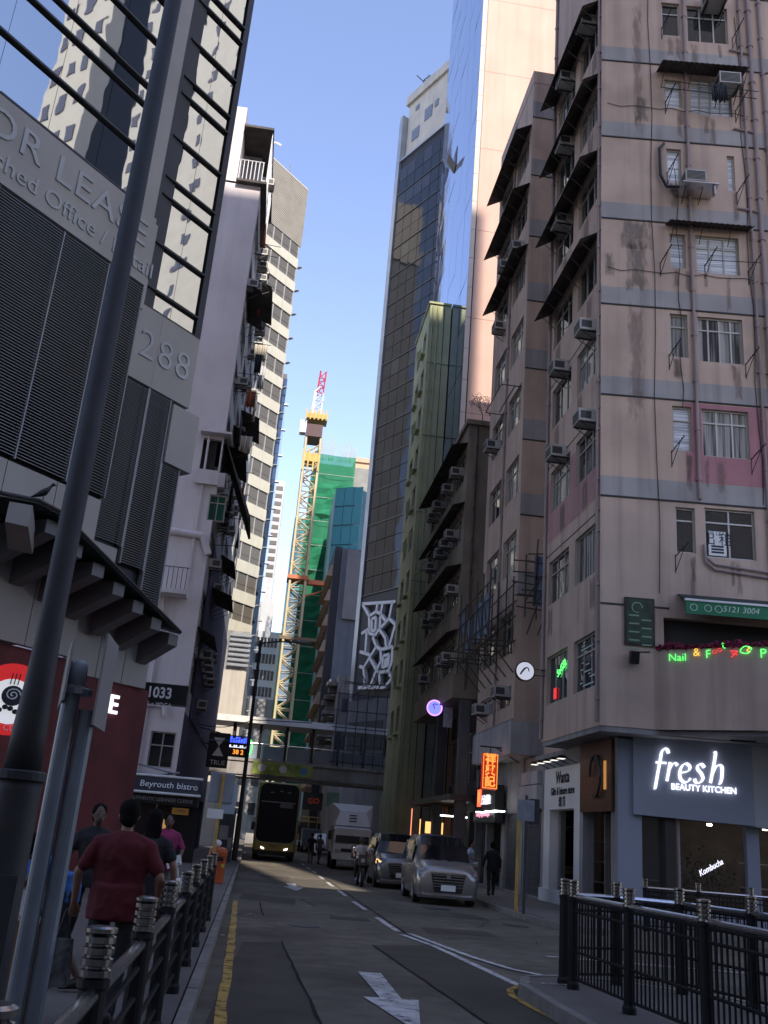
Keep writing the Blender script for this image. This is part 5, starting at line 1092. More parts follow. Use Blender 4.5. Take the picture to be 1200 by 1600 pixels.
# lettered panels
b = MB(); F0.box(b, -16, uJ, 14.95, 17.03, -.1, .18); lp = b.build('lettered_panel', PAN, ofc)
b = MB(); F0.box(b, uJ + .003, uJ + .12, 14.3, 16.9, -.2, .15); b.build('panel_return', PAN, ofc)
u, z = F0.px(60, 262, .18)
PANL = mat('panel_letter', (.34, .35, .355), .45)
text('FOR LEASE', 1.05, F0.M(-5.62, 16.3, .19), PANL, lp, extrude=.03, sx=1.08, space=1.06); text('Furnished Office / Retail', .62, F0.M(-5.55, 15.42, .19), PANL, lp, extrude=.025, sx=1.05)
b = MB(); FR.box(b, .0, .99, 12.45, 14.6, -.1, .2); b.build('number_panel', PAN, ofc)
b = MB(); FR.box(b, .995, 2.4, 12.45, 14.6, -.1, .2); npn = b.build('number_panel', PAN, ofc)
for ch, u in (('2', .62), ('8', 1.28), ('8', 1.92)): text(ch, 1.15, FR.M(u, 13.5, .21), PANL, npn, name='numeral', extrude=.03, bold=-.01)
# louvres: one object per blade and bay
LV = mat('louvre_blade', (.20, .205, .21), .45, metal=.35, var=.06); LVB = mat('louvre_void', (.012, .012, .013), .9)
def louvres(F, u0, u1, z0, z1, d, pitch):
    W = u1 - u0 - .05; key = ('lv', round(W, 2))
    if key not in MC: q = MB(); q.hexa([(-W / 2, -.05, -.007), (W / 2, -.05, -.007), (W / 2, .04, .03), (-W / 2, .04, .03), (-W / 2, -.05, .009), (W / 2, -.05, .009), (W / 2, .04, .046), (-W / 2, .04, .046)]); MC[key] = q.mesh('louvre_blade', LV)
    n = int((z1 - z0) / pitch)
    for k in range(n): put('louvre_blade', MC[key], ofc, mw=F.M((u0 + u1) / 2, z0 + .06 + k * pitch, d))
    b = MB(); F.box(b, u0, u1, z0, z1, d - .14, d - .1); b.build('louvre_backing', LVB, ofc)
    b = MB(); F.box(b, u0 - .02, u0 + .015, z0, z1, d - .09, d + .07); b.build('louvre_post', LV, ofc)
    b = MB(); F.box(b, u1 - .017, u1 + .018, z0, z1, d - .09, d + .068); b.build('louvre_post', LV, ofc)
PT = .074
for (a, c) in ((-7.1, -5.2), (-5.2, -3.75), (-3.75, uJ)): louvres(F0, a, c, 8.95, 14.9, .1, PT)
rest = MB()   # blades past the count limit, joined
def louvres_far(F, u0, u1, z0, z1, d, pitch):
    for k in range(int((z1 - z0) / pitch)):
        z = z0 + .05 + k * pitch; rest.hexa([F.P(u0 + .02, z, d + .05), F.P(u1 - .02, z, d + .05), F.P(u1 - .02, z + .03, d - .04), F.P(u0 + .02, z + .03, d - .04), F.P(u0 + .02, z + .014, d + .05), F.P(u1 - .02, z + .014, d + .05), F.P(u1 - .02, z + .044, d - .04), F.P(u0 + .02, z + .044, d - .04)])
    for q in (u0, u1): b = MB(); F.box(b, q - .02, q + .02, z0, z1, d - .09, d + .08); b.build('louvre_post', LV, ofc)
    b = MB(); F.box(b, u0, u1, z0, z1, d - .14, d - .1); b.build('louvre_backing', LVB, ofc)
louvres_far(F0, -9.6, -7.1, 8.95, 14.9, .1, PT); louvres_far(FR, .05, .93, 8.0, 12.4, .15, .062); louvres_far(FR, .97, 1.73, 7.6, 12.4, .15, .062); louvres_far(FR, 1.77, 2.4, 6.6, 10.6, .15, .062)
rest.build('louvre_blades', LV, ofc, kind='stuff')
b = MB(); FR.box(b, 1.78, 2.75, 10.62, 12.3, -.1, .3); b.build('blank_panel', PAN, ofc)
# panelled base and stepped canopy on brackets
for k, (a, c) in enumerate(((-9.6, -7.4), (-7.4, -5.3), (-5.3, -3.9), (-3.9, uJ))):
    for (z0, z1) in ((7.0, 8.9), (5.05, 6.97)): b = MB(); F0.box(b, a + .01, c - .01, z0, z1, -.1, .08); b.build('base_panel', PAN, ofc)
for k, (a, c) in enumerate(((.03, .9), (.9, 1.7), (1.7, 2.5))):
    for (z0, z1) in ((6.45, 7.55 - .4 * k + (.4 if k == 0 else 0)), (4.75, 6.42)): b = MB(); FR.box(b, a + .01, c - .01, z0, z1 if z0 > 6 else z1, -.05, .14); b.build('base_panel', PAN, ofc)
can = thing('glass_canopy', 'sloping glass canopy on steel box brackets over the office entrance', 'canopy', F0.P(-3.5, 6.4, 1))
CG = glass('canopy_glass', (.05, .075, .07), .05, spec=.9)
pts = [atY(0, 770, 17.2), atY(60, 782, 18.0), atY(95, 800, 18.6), atY(282, 988, 23.6)]
bk = [F0.P(-7.4, pts[0].z + .3, .1), F0.P(-6.2, pts[1].z + .2, .1), F0.P(-5.4, pts[2].z + .2, .1), FR.P(2.3, pts[3].z + .25, .16)]
for i in range(3):
    b = MB(); b.extr([pts[i], pts[i + 1], bk[i + 1], bk[i]], (0, 0, -.06)); b.build('glass_sheet', CG, can)
    b = MB(); b.cyl(pts[i], pts[i + 1], .045, n=6); b.build('edge_trim', DARK, can)
for k in range(7):
    t = k / 6.0; p = pts[2].lerp(pts[3], t * .96 + .02); q = bk[2].lerp(bk[3], t * .96 + .02); p = p.lerp(q, .12); p.z -= .12; q.z -= .15
    d = (q - p); d.z = 0; d.normalize(); s_ = Vector((d.y, -d.x, 0)) * .16; zz = Vector((0, 0, .28)); zd = Vector((0, 0, -.9))
    b = MB(); b.hexa([p - s_ - zz, p + s_ - zz, q + s_ + zd, q - s_ + zd, p - s_, p + s_, q + s_, q - s_]); b.build('bracket', mat('bracket_panel', (.13, .13, .13), .5), can)
p = atY(38, 790, 17.4); b = MB(); b.hexa([p + Vector((-.28, 0, -.35)), p + Vector((.15, 0, -.4)), p + Vector((-.2, 2, -.4)), p + Vector((-.7, 2, -.35)), p + Vector((-.28, 0, 0.05)), p + Vector((.15, 0, .02)), p + Vector((-.2, 2, 0)), p + Vector((-.7, 2, 0))]); b.build('bracket', PAN, can)
pg = thing('pigeon', 'dark pigeon perched on the canopy edge', 'bird', atY(66, 781, 18.0))
pp = atY(66, 781, 18.05); b = MB()
secs = []
for (x, z, ry, rz) in ((-.24, .02, .012, .008), (-.15, .07, .04, .03), (-.05, .13, .075, .075), (.05, .18, .08, .085), (.10, .25, .05, .055), (.125, .31, .04, .04), (.155, .335, .038, .038), (.185, .33, .02, .018), (.225, .315, .005, .005)):
    secs.append([(pp.x + x, pp.y + ry * math.cos(t * math.pi / 4), pp.z + z + rz * math.sin(t * math.pi / 4)) for t in range(8)])
b.loft(secs); b.build('body', BLACK, pg, smooth=True)
b = MB(); b.cyl((pp.x + .01, pp.y - .02, pp.z), (pp.x + .01, pp.y - .02, pp.z + .08), .007, n=5); b.cyl((pp.x + .01, pp.y + .02, pp.z), (pp.x + .01, pp.y + .02, pp.z + .08), .007, n=5); b.build('leg', BLACK, pg)
# red wall of the cafe at street level
RED = mat('deep_red_wall', (.105, .016, .016), .7, var=.25, scale=1.5, streak=.35, dirt=.4)
rw = thing('red_shop_front', 'deep red cafe wall under the office block', 'shop front', F0.P(-2, .15, 0))
b = MB(); F0.box(b, -12, -.35, .15, 5.02, -.6, -.1); F0.box(b, -.35, .25, .15, 4.75, -.6, -.14); b.build('wall', RED, rw)
b = MB(); F0.box(b, -9.5, -4.6, .3, 3.1, -.099, -.06); b.build('shop_window', PANE, rw)
u, z = F0.px(175, 1102, -.1); text('E', .62, F0.M(u, z, -.06), NW, rw, extrude=.03, bold=.01)
cs = thing('cafe_sign', 'round red cafe sign with white cup emblem', 'sign', F0.P(-5, 4, 0))
CF = Fac(*(F0.P(-6.5, 0, .35).xy), 38.5 + 35); cu, cz = CF.px(17, 1092); pc = CF.P(cu, cz, 0)
b = MB(); r = .70
b.cyl(pc - CF.n * .1, pc, r, n=36); b.build('disc', mat('sign_red', (.5, .03, .03), .4, emit=(1, .03, .03), estr=.12), cs)
b = MB(); b.cyl(pc + CF.n * .002 + Vector((0, 0, -.05)), pc + CF.n * .02 + Vector((0, 0, -.05)), r * .63, n=32); b.build('white_disc', mat('sign_white_face', (.75, .75, .75), .5, emit=(1, 1, 1), estr=.15), cs)
def cpt(x, z, d=.03): return pc + CF.u * x + Vector((0, 0, z)) + CF.n * d
b = MB(); b.lathe([(.001, 0), (.19, .0), (.21, .12), (.2, .26), (.19, .27)], (0, 0, 0), 18)
b = MB(); q = [cpt(.02 + .21 * math.cos(t * .35), .06 + .2 * math.sin(t * .35)) for t in range(18)]; b.poly(q); b.extr(q, CF.n * .01); b.build('cup', INK, cs)
b = MB(); q = [cpt(.02 + (.15 - .007 * t) * math.cos(t * .6), .08 + (.13 - .006 * t) * math.sin(t * .6), .045) for t in range(20)]; b.tube(q, .014, 5); b.build('swirl', WHITE, cs)
b = MB()
for k in (-.07, 0, .07): b.tube([cpt(k, .28, .04), cpt(k + .02, .5, .04)], .012, 5)
b.build('steam', INK, cs)
b = MB()
for k in range(6): b.ball(cpt(-.28 + k * .1, -.2 - .04 * math.sin(k * 2), .04), .06, .02, .05, 8, 5)
b.build('beans', INK, cs)
text('FIC COFFEE', .17, Matrix.Translation(cpt(.1, -.56, .02)) @ CF.M(0, 0).to_3x3().to_4x4(), WHITE, cs, extrude=.004)

# ---- white-lavender tenement ---------------------------------------------------------------
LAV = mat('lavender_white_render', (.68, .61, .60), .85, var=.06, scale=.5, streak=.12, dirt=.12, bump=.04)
PUR = mat('deep_purple_wall', (.045, .035, .075), .8, var=.15)
wt = thing('lavender_tenement', 'tall lavender-white tenement with blank gable and cluttered street side', 'building', (-3.4, 42, .15))
F7 = Fac(-3.4, 42, 90); S7 = Fac(-3.4, 42, 0)
gwin = F7.rect(325, 773, 352, 814); bwin = F7.rect(232, 1143, 272, 1200)
b = MB(); F7.wall(b, -3.0, 0, .15, 33.37, [gwin, bwin, (-.95, -.08, 17.3, 18.9)], .25); F7.wall(b, -9, -3.0, .15, 39.8, [], .1)
b.build('gable_wall', LAV, wt)
# stepped top with caged roof terraces at the street corner
b = MB(); b.box(-12, -6.41, 42.001, 66, 33.5, 39.8); b.build('upper_storey', LAV, wt); b = MB(); b.box(-6.4, -5.6, 42.002, 66, 33.5, 39.6); b.box(-5.6, -4.7, 42.002, 66, 33.5, 38.3); b.build('upper_storey', LAV, wt)
b = MB(); b.box(-4.69, -3.7, 44, 66, 33.5, 36.8); b.build('terrace_room', mat('weathered_white_render', (.33,) * 3), wt)
for z in (33.38, 36.85): b = MB(); b.box(-4.69, -3.1, 41.7, 50, z, z + .14); b.build('terrace_roof', RUST, wt)
h7 = []
for k in range(11): 
    for j in range(5): h7.append((.6 + j * 5.4, 4.6 + j * 5.4, 7.2 + k * 2.95, 8.9 + k * 2.95))
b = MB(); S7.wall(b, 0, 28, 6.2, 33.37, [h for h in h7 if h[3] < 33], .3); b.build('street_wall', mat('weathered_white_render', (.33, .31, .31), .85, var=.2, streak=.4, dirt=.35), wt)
b = MB(); S7.wall(b, 0, 28, .15, 6.2, [(1.2, 6.2, .2, 3.1), (7.5, 14, .2, 3.1), (15, 26, .2, 3.1)], .4); b.build('shop_wall', PUR, wt)
b = MB(); S7.box(b, 2.6, 28, 6.2, 14.5, .01, .08); b.build('purple_panel', PUR, wt)
b = MB(); b.prism([(-3.7, 42.3), (-12, 42.3), (-12, 69.8), (-3.7, 69.8)][::-1], .15, 33.2); b.build('interior', mat('dark_room', (.03,) * 3), wt)
for h in h7:
    if h[3] < 33 and (h[0] < 8 or R.random() < .6): window(S7, *h, wt, 4, .7)
window(F7, *gwin, wt, 2, .7, pane=mat('green_glass', (.02, .09, .06), .1)); window(F7, *bwin, wt, 2, .62, fw=.06)
b = MB(); F7.box(b, -1.1, .35, 19.05, 19.15, -1.0, .5); b.build('balcony_slab', LAV, wt)
b = MB(); F7.box(b, -1.02, .0, 16.55, 17.25, .002, .22); S7.box(b, 0, 1.3, 16.55, 17.25, .002, .3); b.build('balcony_parapet', LAV, wt)
b = MB(); b.cyl(F7.P(-3, 14.2, .12), F7.P(-.3, 14.05, .12), .16, n=10); b.cyl(F7.P(-.3, 14.05, .12), F7.P(.05, 13.2, .12), .16, n=10); b.build('fat_pipe', LAV, wt)
b = MB(); F7.box(b, -3.2, -.6, 11.1, 11.3, .003, .9); b.build('terrace_slab', LAV, wt)
b = MB(); F7.box(b, -3.2, -.1, .2, 11.1, .003, .6); b.build('lower_wing', LAV, wt) if False else None
for k in range(12): b = MB(); x = -2.9 + k * .2; b.cyl(F7.P(x, 11.3, .8), F7.P(x, 12.3, .8), .015, n=4); b.build('railing_bar', DARK, wt)
b = MB(); b.cyl(F7.P(-3, 12.3, .8), F7.P(-.6, 12.3, .8), .02); b.build('railing_top', DARK, wt)
pipe(F7, -.7, 11.5, 19, wt, .05, m=LAV); pipe(F7, -1.6, .3, 11, wt, .05, m=LAV)
b = MB(); b.tube([F7.P(-4, 5.9, .15), F7.P(-2.2, 5.9, .15), F7.P(-1.7, 6.3, .15), F7.P(-.9, 6.35, .15), F7.P(-.8, 5.9, .15)], .09, 8); b.build('white_pipe', LAV, wt)
for z in (33.55, 30.2):
    for k in range(7): b = MB(); x = -4.6 + k * .2; b.cyl((x, 41.85, z), (x, 41.85, z + 1.25 if z > 33 else z + 2.6), .025, n=4); b.build('cage_bar', WHITE, wt) if z > 33 else None
    b = MB(); b.cyl((-4.65, 41.85, z + 1.25), (-3.35, 41.85, z + 1.25), .03, n=5); b.build('cage_rail', WHITE, wt) if z > 33 else None
for k in range(12): b = MB(); b.cyl((-3.15, 41.9 + k * .5, 33.55), (-3.15, 41.9 + k * .5, 36.8), .025, n=4); b.build('cage_bar', WHITE, wt)
GL = 'air conditioners on the lavender tenement'
LL = 'dusty air conditioner on the street side of the lavender tenement'
for k in range(34):
    ac(S7, R.uniform(.4, 14), R.choice([7.0 + i * 2.95 + R.uniform(-.2, .3) for i in range(10)]) + (1.5 if R.random() < .5 else 0), LL, GL)
for k in range(5): ac(S7, 3.2 + k * 1.5, 9.0 - k * .1, 'white outdoor air conditioner in a row on the purple wall', 'row of air conditioners on the purple wall', d=.1)
for k in range(9): awning(S7, .2 + (k % 3) * 4.5, 4.2 + (k % 3) * 4.5, 10.0 + k * 2.95, wt, out=.8 + .3 * (k % 2), drop=.4)
b = MB(); b.hexa([S7.P(.0, 18.9, .1), S7.P(3.5, 18.9, .1), S7.P(3.5, 15.2, 1.6), S7.P(.0, 15.2, 1.6), S7.P(.0, 19, .1), S7.P(3.5, 19, .1), S7.P(3.5, 15.25, 1.7), S7.P(.0, 15.25, 1.7)]); b.build('tilted_awning', RUST, wt)
LAUN = [mat('cream_laundry', (.5, .45, .35), .9), mat('rust_laundry', (.35, .12, .06), .9), CLO[0], CLO[2]]
for k in range(16):
    p = S7.P(R.uniform(.5, 9), R.uniform(17, 33), R.uniform(.5, 1.0)); cloth(p, Vector((0, 1, 0)) if k % 3 else Vector((1, 0, 0)), R.uniform(.4, .9), R.uniform(.8, 1.6), LAUN[k % 4], label='washing hung from a pole on the lavender tenement street side', cat='laundry', group='washing on the lavender tenement')
    b = MB()
for k in range(10):
    z = 14 + k * 2; b = MB(); b.cyl(S7.P(1 + (k % 4) * 2, z, .0), S7.P(1.4 + (k % 4) * 2, z + .2, 1.3), .02, n=4); b.build('drying_pole', DARK, wt)
# street level: bistro awning, signs, yoga sign box
bi = thing('bistro_awning', 'black bistro awning box with white lettering and pale tubes', 'sign', (-3.4, 40.6, 2.6))
AW0, AW1 = atY(205, 1232, 40.4), atY(312, 1232, 40.4); FB = Fac(AW0.x, 40.4, 90); LB = AW1.x - AW0.x
zt = atY(290, 1217, 40.4).z; zb = atY(290, 1243, 40.4).z
b = MB(); b.hexa([FB.P(-1, zb, .5), FB.P(LB, zb, .5), FB.P(LB, zb, -.9), FB.P(-1, zb, -.9), FB.P(-1, zt, .1), FB.P(LB - .1, zt, .1), FB.P(LB - .1, zt, -.9), FB.P(-1, zt, -.9)]); b.build('canopy', BLACK, bi)
for z, d in ((zt + .02, .1), (zb, .5)): b = MB(); b.cyl(FB.P(-1, z, d), FB.P(LB + .1, z, d), .05, n=8); b.build('edge_tube', WHITE, bi)
sl_ = math.atan2(.4, zt - zb)
text('Beyrouth bistro', .40, FB.M(LB * .5 + .15, (zt + zb) / 2, .335) @ Matrix.Rotation(-sl_, 4, 'X'), WHITE, bi, extrude=.004, sx=.9)
b = MB(); FB.box(b, -1, LB, zb - .42, zb - .06, -.9, .3); b.build('valance', BLACK, bi)
text('AUTHENTIC LEBANESE CUISINE', .19, FB.M(LB * .5 - .05, zb - .24, .305), mat('grey_print', (.35, .35, .35), .6), bi, extrude=.002, sx=.9)
b = MB(); FB.box(b, LB - .95, LB - .3, zb - .75, zb - .5, .2, .26); b.build('orange_plate', mat('orange_plate', (.55, .25, .04), .5), bi); text('OPEN', .16, FB.M(LB - .62, zb - .62, .265), INK, bi, extrude=.002)
b = MB(); b.tube([F7.P(-2.6, 3.9, .3), F7.P(-1.8, 3.5, .8), F7.P(-.8, 3.4, .9), F7.P(.2, 3.6, .6)], .05); b.tube([F7.P(-3, 3.6, .3), F7.P(-2, 3.9, .7), F7.P(0, 3.55, .8)], .04); b.build('cable_run', GREYM, bi)
bd = thing('bistro_shop', 'dark open bistro front beneath the black awning', 'shop front', (-4, 41.6, .15))
b = MB(); FB2 = Fac(-3.4, 41.6, 90); FB2.wall(b, -4, 1.2, .15, zb, [(-2.4, -.5, .2, 2.3)], .3); b.build('frontage', BLACK, bd)
b = MB(); FB2.box(b, -2.3, -.6, .2, 2.3, -.3, -.26); b.build('door', PANE, bd)
gl = atY(250, 1288, 40.9); b = MB(); b.ball(gl, .28, .28, .24, 14, 8); b.build('globe_lamp', mat('woven_globe', (.25, .17, .08), .7, emit=(1, .55, .2), estr=.12), None, smooth=True, label='woven globe lamp glowing faintly under the bistro awning', cat='lamp')
ys = thing('sign_box', 'black sign box with white fitness and yoga lettering', 'sign', (-5, 33, 5))
ya, yb = atY(213, 1064, 33), atY(290, 1103, 33); FY = Fac(ya.x, 33, 90); W = yb.x - ya.x
b = MB(); b.box(ya.x - .6, yb.x, 33, 33.5, yb.z, ya.z); b.build('box', BLACK, ys)
text('1033', .50, FY.M(W * .47, ya.z - .33, .01), WHITE, ys, extrude=.006, sx=.85, bold=.012); text('FITNESS + YOGA', .21, FY.M(W * .33, ya.z - .72, .01), WHITE, ys, extrude=.004, sx=.9)
# projecting street signs further down
ts = thing('projecting_sign', 'black projecting sign with white hourglass emblem', 'sign', (-2.5, 50, 5))
c = atY(341, 1172, 52); b = MB(); b.box(c.x - .55, c.x + .55, 52, 52.15, c.z - .9, c.z + .9); b.build('panel', BLACK, ts)
b = MB(); b.poly([(c.x - .3, 51.99, c.z + .65), (c.x, 51.99, c.z + .2), (c.x + .3, 51.99, c.z + .65)]); b.poly([(c.x - .3, 51.99, c.z - .3), (c.x + .3, 51.99, c.z - .3), (c.x, 51.99, c.z + .2)]); b.build('hourglass', WHITE, ts); text('TRUE', .34, Matrix.Translation((c.x + .05, 51.99, c.z - .65)), WHITE, ts, extrude=.004)
b = MB(); b.cyl((c.x, 52.1, c.z + .9), (-3.3, 52.1, c.z + 1.1), .03); b.build('hanger', DARK, ts)
ld = thing('led_sign', 'blue and amber LED price sign over the pavement', 'sign', (-1, 58, 6))
c = atY(373, 1166, 58); b = MB(); b.box(c.x - .62, c.x + .62, 58, 58.2, c.z - .62, c.z + .6); b.build('panel', BLACK, ld)
LBL = emis('led_blue', (.05, .1, 1), 2.2); LAM = emis('led_amber', (1, .3, .03), 1.8)
for row, (zz, hh_, m_) in enumerate(((.36, .34, LBL), (-.02, .14, NW))):
    b = MB()
    for k in range(7 if row == 0 else 9): b.box(c.x - .54 + k * (.155 if row == 0 else .12), c.x - .54 + k * (.155 if row == 0 else .12) + (.125 if row == 0 else .085), 57.98, 57.995, c.z + zz - hh_ / 2, c.z + zz + hh_ / 2 - (.1 if k % 3 == 1 else 0))
    b.build('led_row', m_, ld)
text('38 2', .36, Matrix.Translation((c.x, 57.99, c.z - .35)), LAM, ld, extrude=.004, bold=.008)
b = MB(); c2 = atY(389, 1166, 58); q = [(c2.x + .06 + .12 * math.cos(t * .5 - 1.6), 57.98, c.z + .42 * math.sin(t * .5 - 1.6)) for t in range(8)]; b.tube(q, .04); b.build('green_tube', NG, ld)
b = MB(); b.cyl((c.x - .6, 58.1, c.z), (-3.3, 58.1, c.z), .05); b.build('arm', DARK, ld)

# ---- beige low block and banded tower beyond ---------------------------------------------
bb = thing('beige_block', 'low beige block with a louvred band beyond the lavender tenement', 'building', (-3, 82, .15))
b = MB(); b.box(-10, -1.9, 80, 95, .15, 14); b.build('wall', mat('beige_render', (.40, .36, .30), .85, var=.08, streak=.2), bb)
for k in range(7): b = MB(); b.box(-3.6, -1.8, 79.85, 79.99, 14.4 + k * .42, 14.6 + k * .42); b.build('louvre_blade', GREYM, bb)
b = MB(); b.box(-10, -2.0, 80.2, 95, 14.0, 17.4); b.build('upper_wall', CONC, bb)
tb = thing('banded_tower', 'sunlit tower with pale green bands and mesh plant screen on top', 'building', (-2.7, 105.2, .15))
F8 = Fac(-2.6, 105.2, 42.0)
WB = mat('pale_green_spandrel', (.48, .46, .36), .6, var=.05, streak=.1); TW8 = glass('tower_glass', (.11, .10, .08), .3, spec=.35); MES = mat('mesh_screen', (.52, .48, .40), .7, var=.05)
poly = [F8.P(-22, 0, -.1), F8.P(0, 0, -.1), F8.P(0, 0, -14), F8.P(-22, 0, -14)]
b = MB(); b.prism([(p.x, p.y) for p in poly], .15, 73); b.build('core', mat('grey_core', (.25, .26, .26), .8), tb)
poly = [F8.P(-22, 0, .1), F8.P(.3, 0, .1), F8.P(.3, 0, -14), F8.P(-22, 0, -14)]
b = MB(); b.prism([(p.x, p.y) for p in poly], 73.0, 82); b.build('mesh_screen', MES, tb)
MD = mat('mesh_bar_tan', (.36, .33, .27), .8)  # darker tan for the bars across the mesh screen
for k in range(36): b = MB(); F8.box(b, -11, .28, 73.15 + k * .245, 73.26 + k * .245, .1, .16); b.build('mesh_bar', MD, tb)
for k in range(19):
    z0 = 73 - (k + 1) * 3.42
    b = MB(); F8.box(b, -12, .05, z0, z0 + 1.35, -.08, .12); b.build('spandrel', WB, tb)
    for j in range(7):
        key = ('tw8',)
        if key not in MC: q = MB(); q.box(-.72, .72, 0, .04, 0, 2.0); q.box(-.72, .72, -.03, 0, .7, .78); MC[key] = q.mesh('window', TW8)
        put('window', MC[key], tb, mw=F8.M(-.85 - j * 1.6, z0 + 1.38, -.02))
    for j in range(8):
        if 'mul8' not in MC: q = MB(); q.box(-.06, .06, -.05, .06, 0, 2.04); MC['mul8'] = q.mesh('mullion', FRAME)
        put('mullion', MC['mul8'], tb, mw=F8.M(-.04 - j * 1.6, z0 + 1.36, 0))
    b = MB(); F8.box(b, .06, .5, z0 + .2, z0 + .3, -.1, .6); b.build('edge_fin', SILV, tb)
b = MB(); p = F8.P(-8.2, 82, -.5); b.tube([p, p + Vector((.1, 0, 1.0)), p + Vector((.6, 0, 1.6)), p + Vector((1.6, 0, 1.7)), p + Vector((2.2, 0, 1.4))], .14, 6); b.build('roof_hook', CWH, tb)
b = MB(); p = F8.P(-3, 82, -.5); b.tube([p, p + Vector((0, 0, 2))], .06, 5); b.build('aerial', DARK, tb)
bg_ = thing('blue_glass_tower', 'slim dark blue glass tower behind the banded tower', 'building', (-2, 112, .15))
BLU = glass('dark_blue_glass', (.035, .06, .11), .06, spec=.9, metal=.3)
b = MB(); b.box(-9, -2.15, 110, 128, .15, 57); b.build('core', DARK, bg_)
S9 = Fac(-2.1, 110, 0); F9 = Fac(-9, 110, 90)
for k in range(16):
    for j in range(4): b = MB(); S9.box(b, .05 + j * 4.5, 4.45 + j * 4.5, .4 + k * 3.5, 3.8 + k * 3.5, -.03, .02); b.build('glass_pane', BLU, bg_)
    b = MB(); F9.box(b, 4, 6.95, .4 + k * 3.5, 3.8 + k * 3.5, .003, .05); b.build('glass_pane', BLU, bg_)
    b = MB(); S9.box(b, 0, .5, .2 + k * 3.5, .32 + k * 3.5, .0, .55); b.build('edge_fin', SILV, bg_)
gt = thing('grey_striped_tower', 'distant grey tower with pale window stripes', 'building', (-4, 175, .15))
c0, c1 = atY(425, 760, 175), atY(446, 752, 175)
b = MB(); b.box(c0.x - 6, c1.x, 175, 190, .15, c1.z); b.build('wall', mat('grey_stripe', (.40, .40, .40), .7), gt)
for k in range(24): b = MB(); z = c1.z - 1.2 - k * 1.6 * (1 if k < 12 else 1.6); b.box(c0.x - 6, c1.x - .3 if k < 12 else c1.x - .8, 174.9, 174.99, z - .8, z); b.build('window_stripe', TW8, gt)
wo_ = thing('white_office', 'white office building with rows of small windows at the street end', 'building', (0, 150, .15))
c0, c1 = atY(402, 935, 150), atY(441, 937, 150)
WOF = mat('white_facade', (.42, .43, .44), .8, var=.05)
b = MB(); b.box(c0.x - 6, c1.x + .6, 150, 165, .15, 31.5); b.box(c0.x - 4, c1.x - 1.2, 152, 165, 31.5, c0.z); b.build('wall', WOF, wo_)
for k in range(7):
    for j in range(7):
        key = ('wow',)
        if key not in MC: q = MB(); q.box(0, .38, -.04, 0, 0, 1.5); MC[key] = q.mesh('window', PANE)
        put('window', MC[key], wo_, mw=Matrix.Translation((c1.x + .1 - (j + 1) * .55, 149.99, 29 - k * 2.6)))
fe = thing('street_end_block', 'grey concrete block closing the street beyond the bridge', 'building', (4, 145, .15))
b = MB(); b.box(-3, 16, 145, 149, .15, 20.2); b.build('wall', CONC, fe)
for k in range(4):
    for j in range(10): b = MB(); b.box(-2.6 + j * 1.8, -1.6 + j * 1.8, 144.93, 144.99, 3.6 + k * 4.0, 5.2 + k * 4.0); b.build('window', PANE, fe)
b = MB(); b.box(3.2, 6, 142, 144.8, 18, 20.6); b.build('white_cabin', WHITE, fe); b = MB(); b.box(-.5, 1.6, 110, 112, .15, 1.2); b.build('planter', CONC, None, label='low concrete planter beneath the far end of the street', cat='planter')
# signs and hoardings beyond the bridge
for (x, y, ww, hh, Y, m, lb) in ((552, 1238, 26, 62, 90, mat('blue_hoarding', (.04, .07, .13), .5, var=.3, scale=1), 'blue shop hoarding beyond the footbridge'), (490, 1252, 34, 26, 92, mat('dark_hoarding', (.03, .03, .03), .5), 'dark sign with red letters beyond the footbridge'), (521, 1250, 22, 22, 84, mat('green_board', (.10, .16, .11), .5, var=.3), 'green notice board beside the far pavement'), (570, 1250, 20, 70, 88, mat('pale_shop', (.35, .34, .32), .7), 'pale shop wall beyond the footbridge')):
    p = atY(x, y, Y); s_ = Y * .000655; b = MB(); b.box(p.x - ww * s_ / 2, p.x + ww * s_ / 2, Y, Y + .3, p.z - hh * s_ / 2, p.z + hh * s_ / 2); o = b.build('hoarding', m, None, label=lb, cat='sign')
    if 'red' in lb: text('GO', .7, Matrix.Translation((p.x, Y - .02, p.z)), emis('dull_red_neon', (1, .1, .04), .1), o, extrude=.01)

# ---- unseen blocks added to shade the street, then towers that show in the glass ----
bh = thing('shade_block', 'unseen shade-casting block added behind the viewer, left of the slit', 'building', (-12, -24, 0))
WB2 = mat('bounce_wall_warm', (.52, .46, .39), .85, var=.08)  # pale warm tone chosen to bounce skylight into the street
b = MB(); b.box(-26, 7.7, -36, -21, 0, 90); b.build('wall', WB2, bh)  # unseen caster, height set by where its shadow should end
b = MB(); b.box(7.71, 10.3, -23.2, -22, 0, 50); b.build('light_stop_low', WB2, bh); b = MB(); b.box(7.71, 10.3, -23.2, -22, 71, 85); b.build('light_stop_high', WB2, bh)  # added to stop sunlight below and above the slit opening
bh2 = thing('shade_block', 'unseen shade-casting block added behind the viewer, right of the slit', 'building', (28, -24, 0))
b = MB(); b.prism([(10.0, -21), (11.9, -36), (18.5, -36), (18.5, -21)][::-1], 0, 107); b.build('wall', WB2, bh2); b = MB(); b.box(18.51, 29, -36, -21, 0, 91); b.build('lower_wing', WB2, bh2)  # unseen caster, slanted edge and heights shaped for the sun streak
bh3 = thing('shade_block', 'unseen low brown block added behind the viewer to cut skylight from the right', 'building', (30, -4, 0))
b = MB(); b.box(16, 44, -13, 4, 0, 12); b.build('wall', mat('shade_block_brown', (.20, .17, .15), .85, var=.1), bh3)  # added out of view to cut skylight on the right
bh4 = thing('shade_block', 'unseen low block added behind the viewer to cut skylight from the left', 'building', (-30, -6, 0))
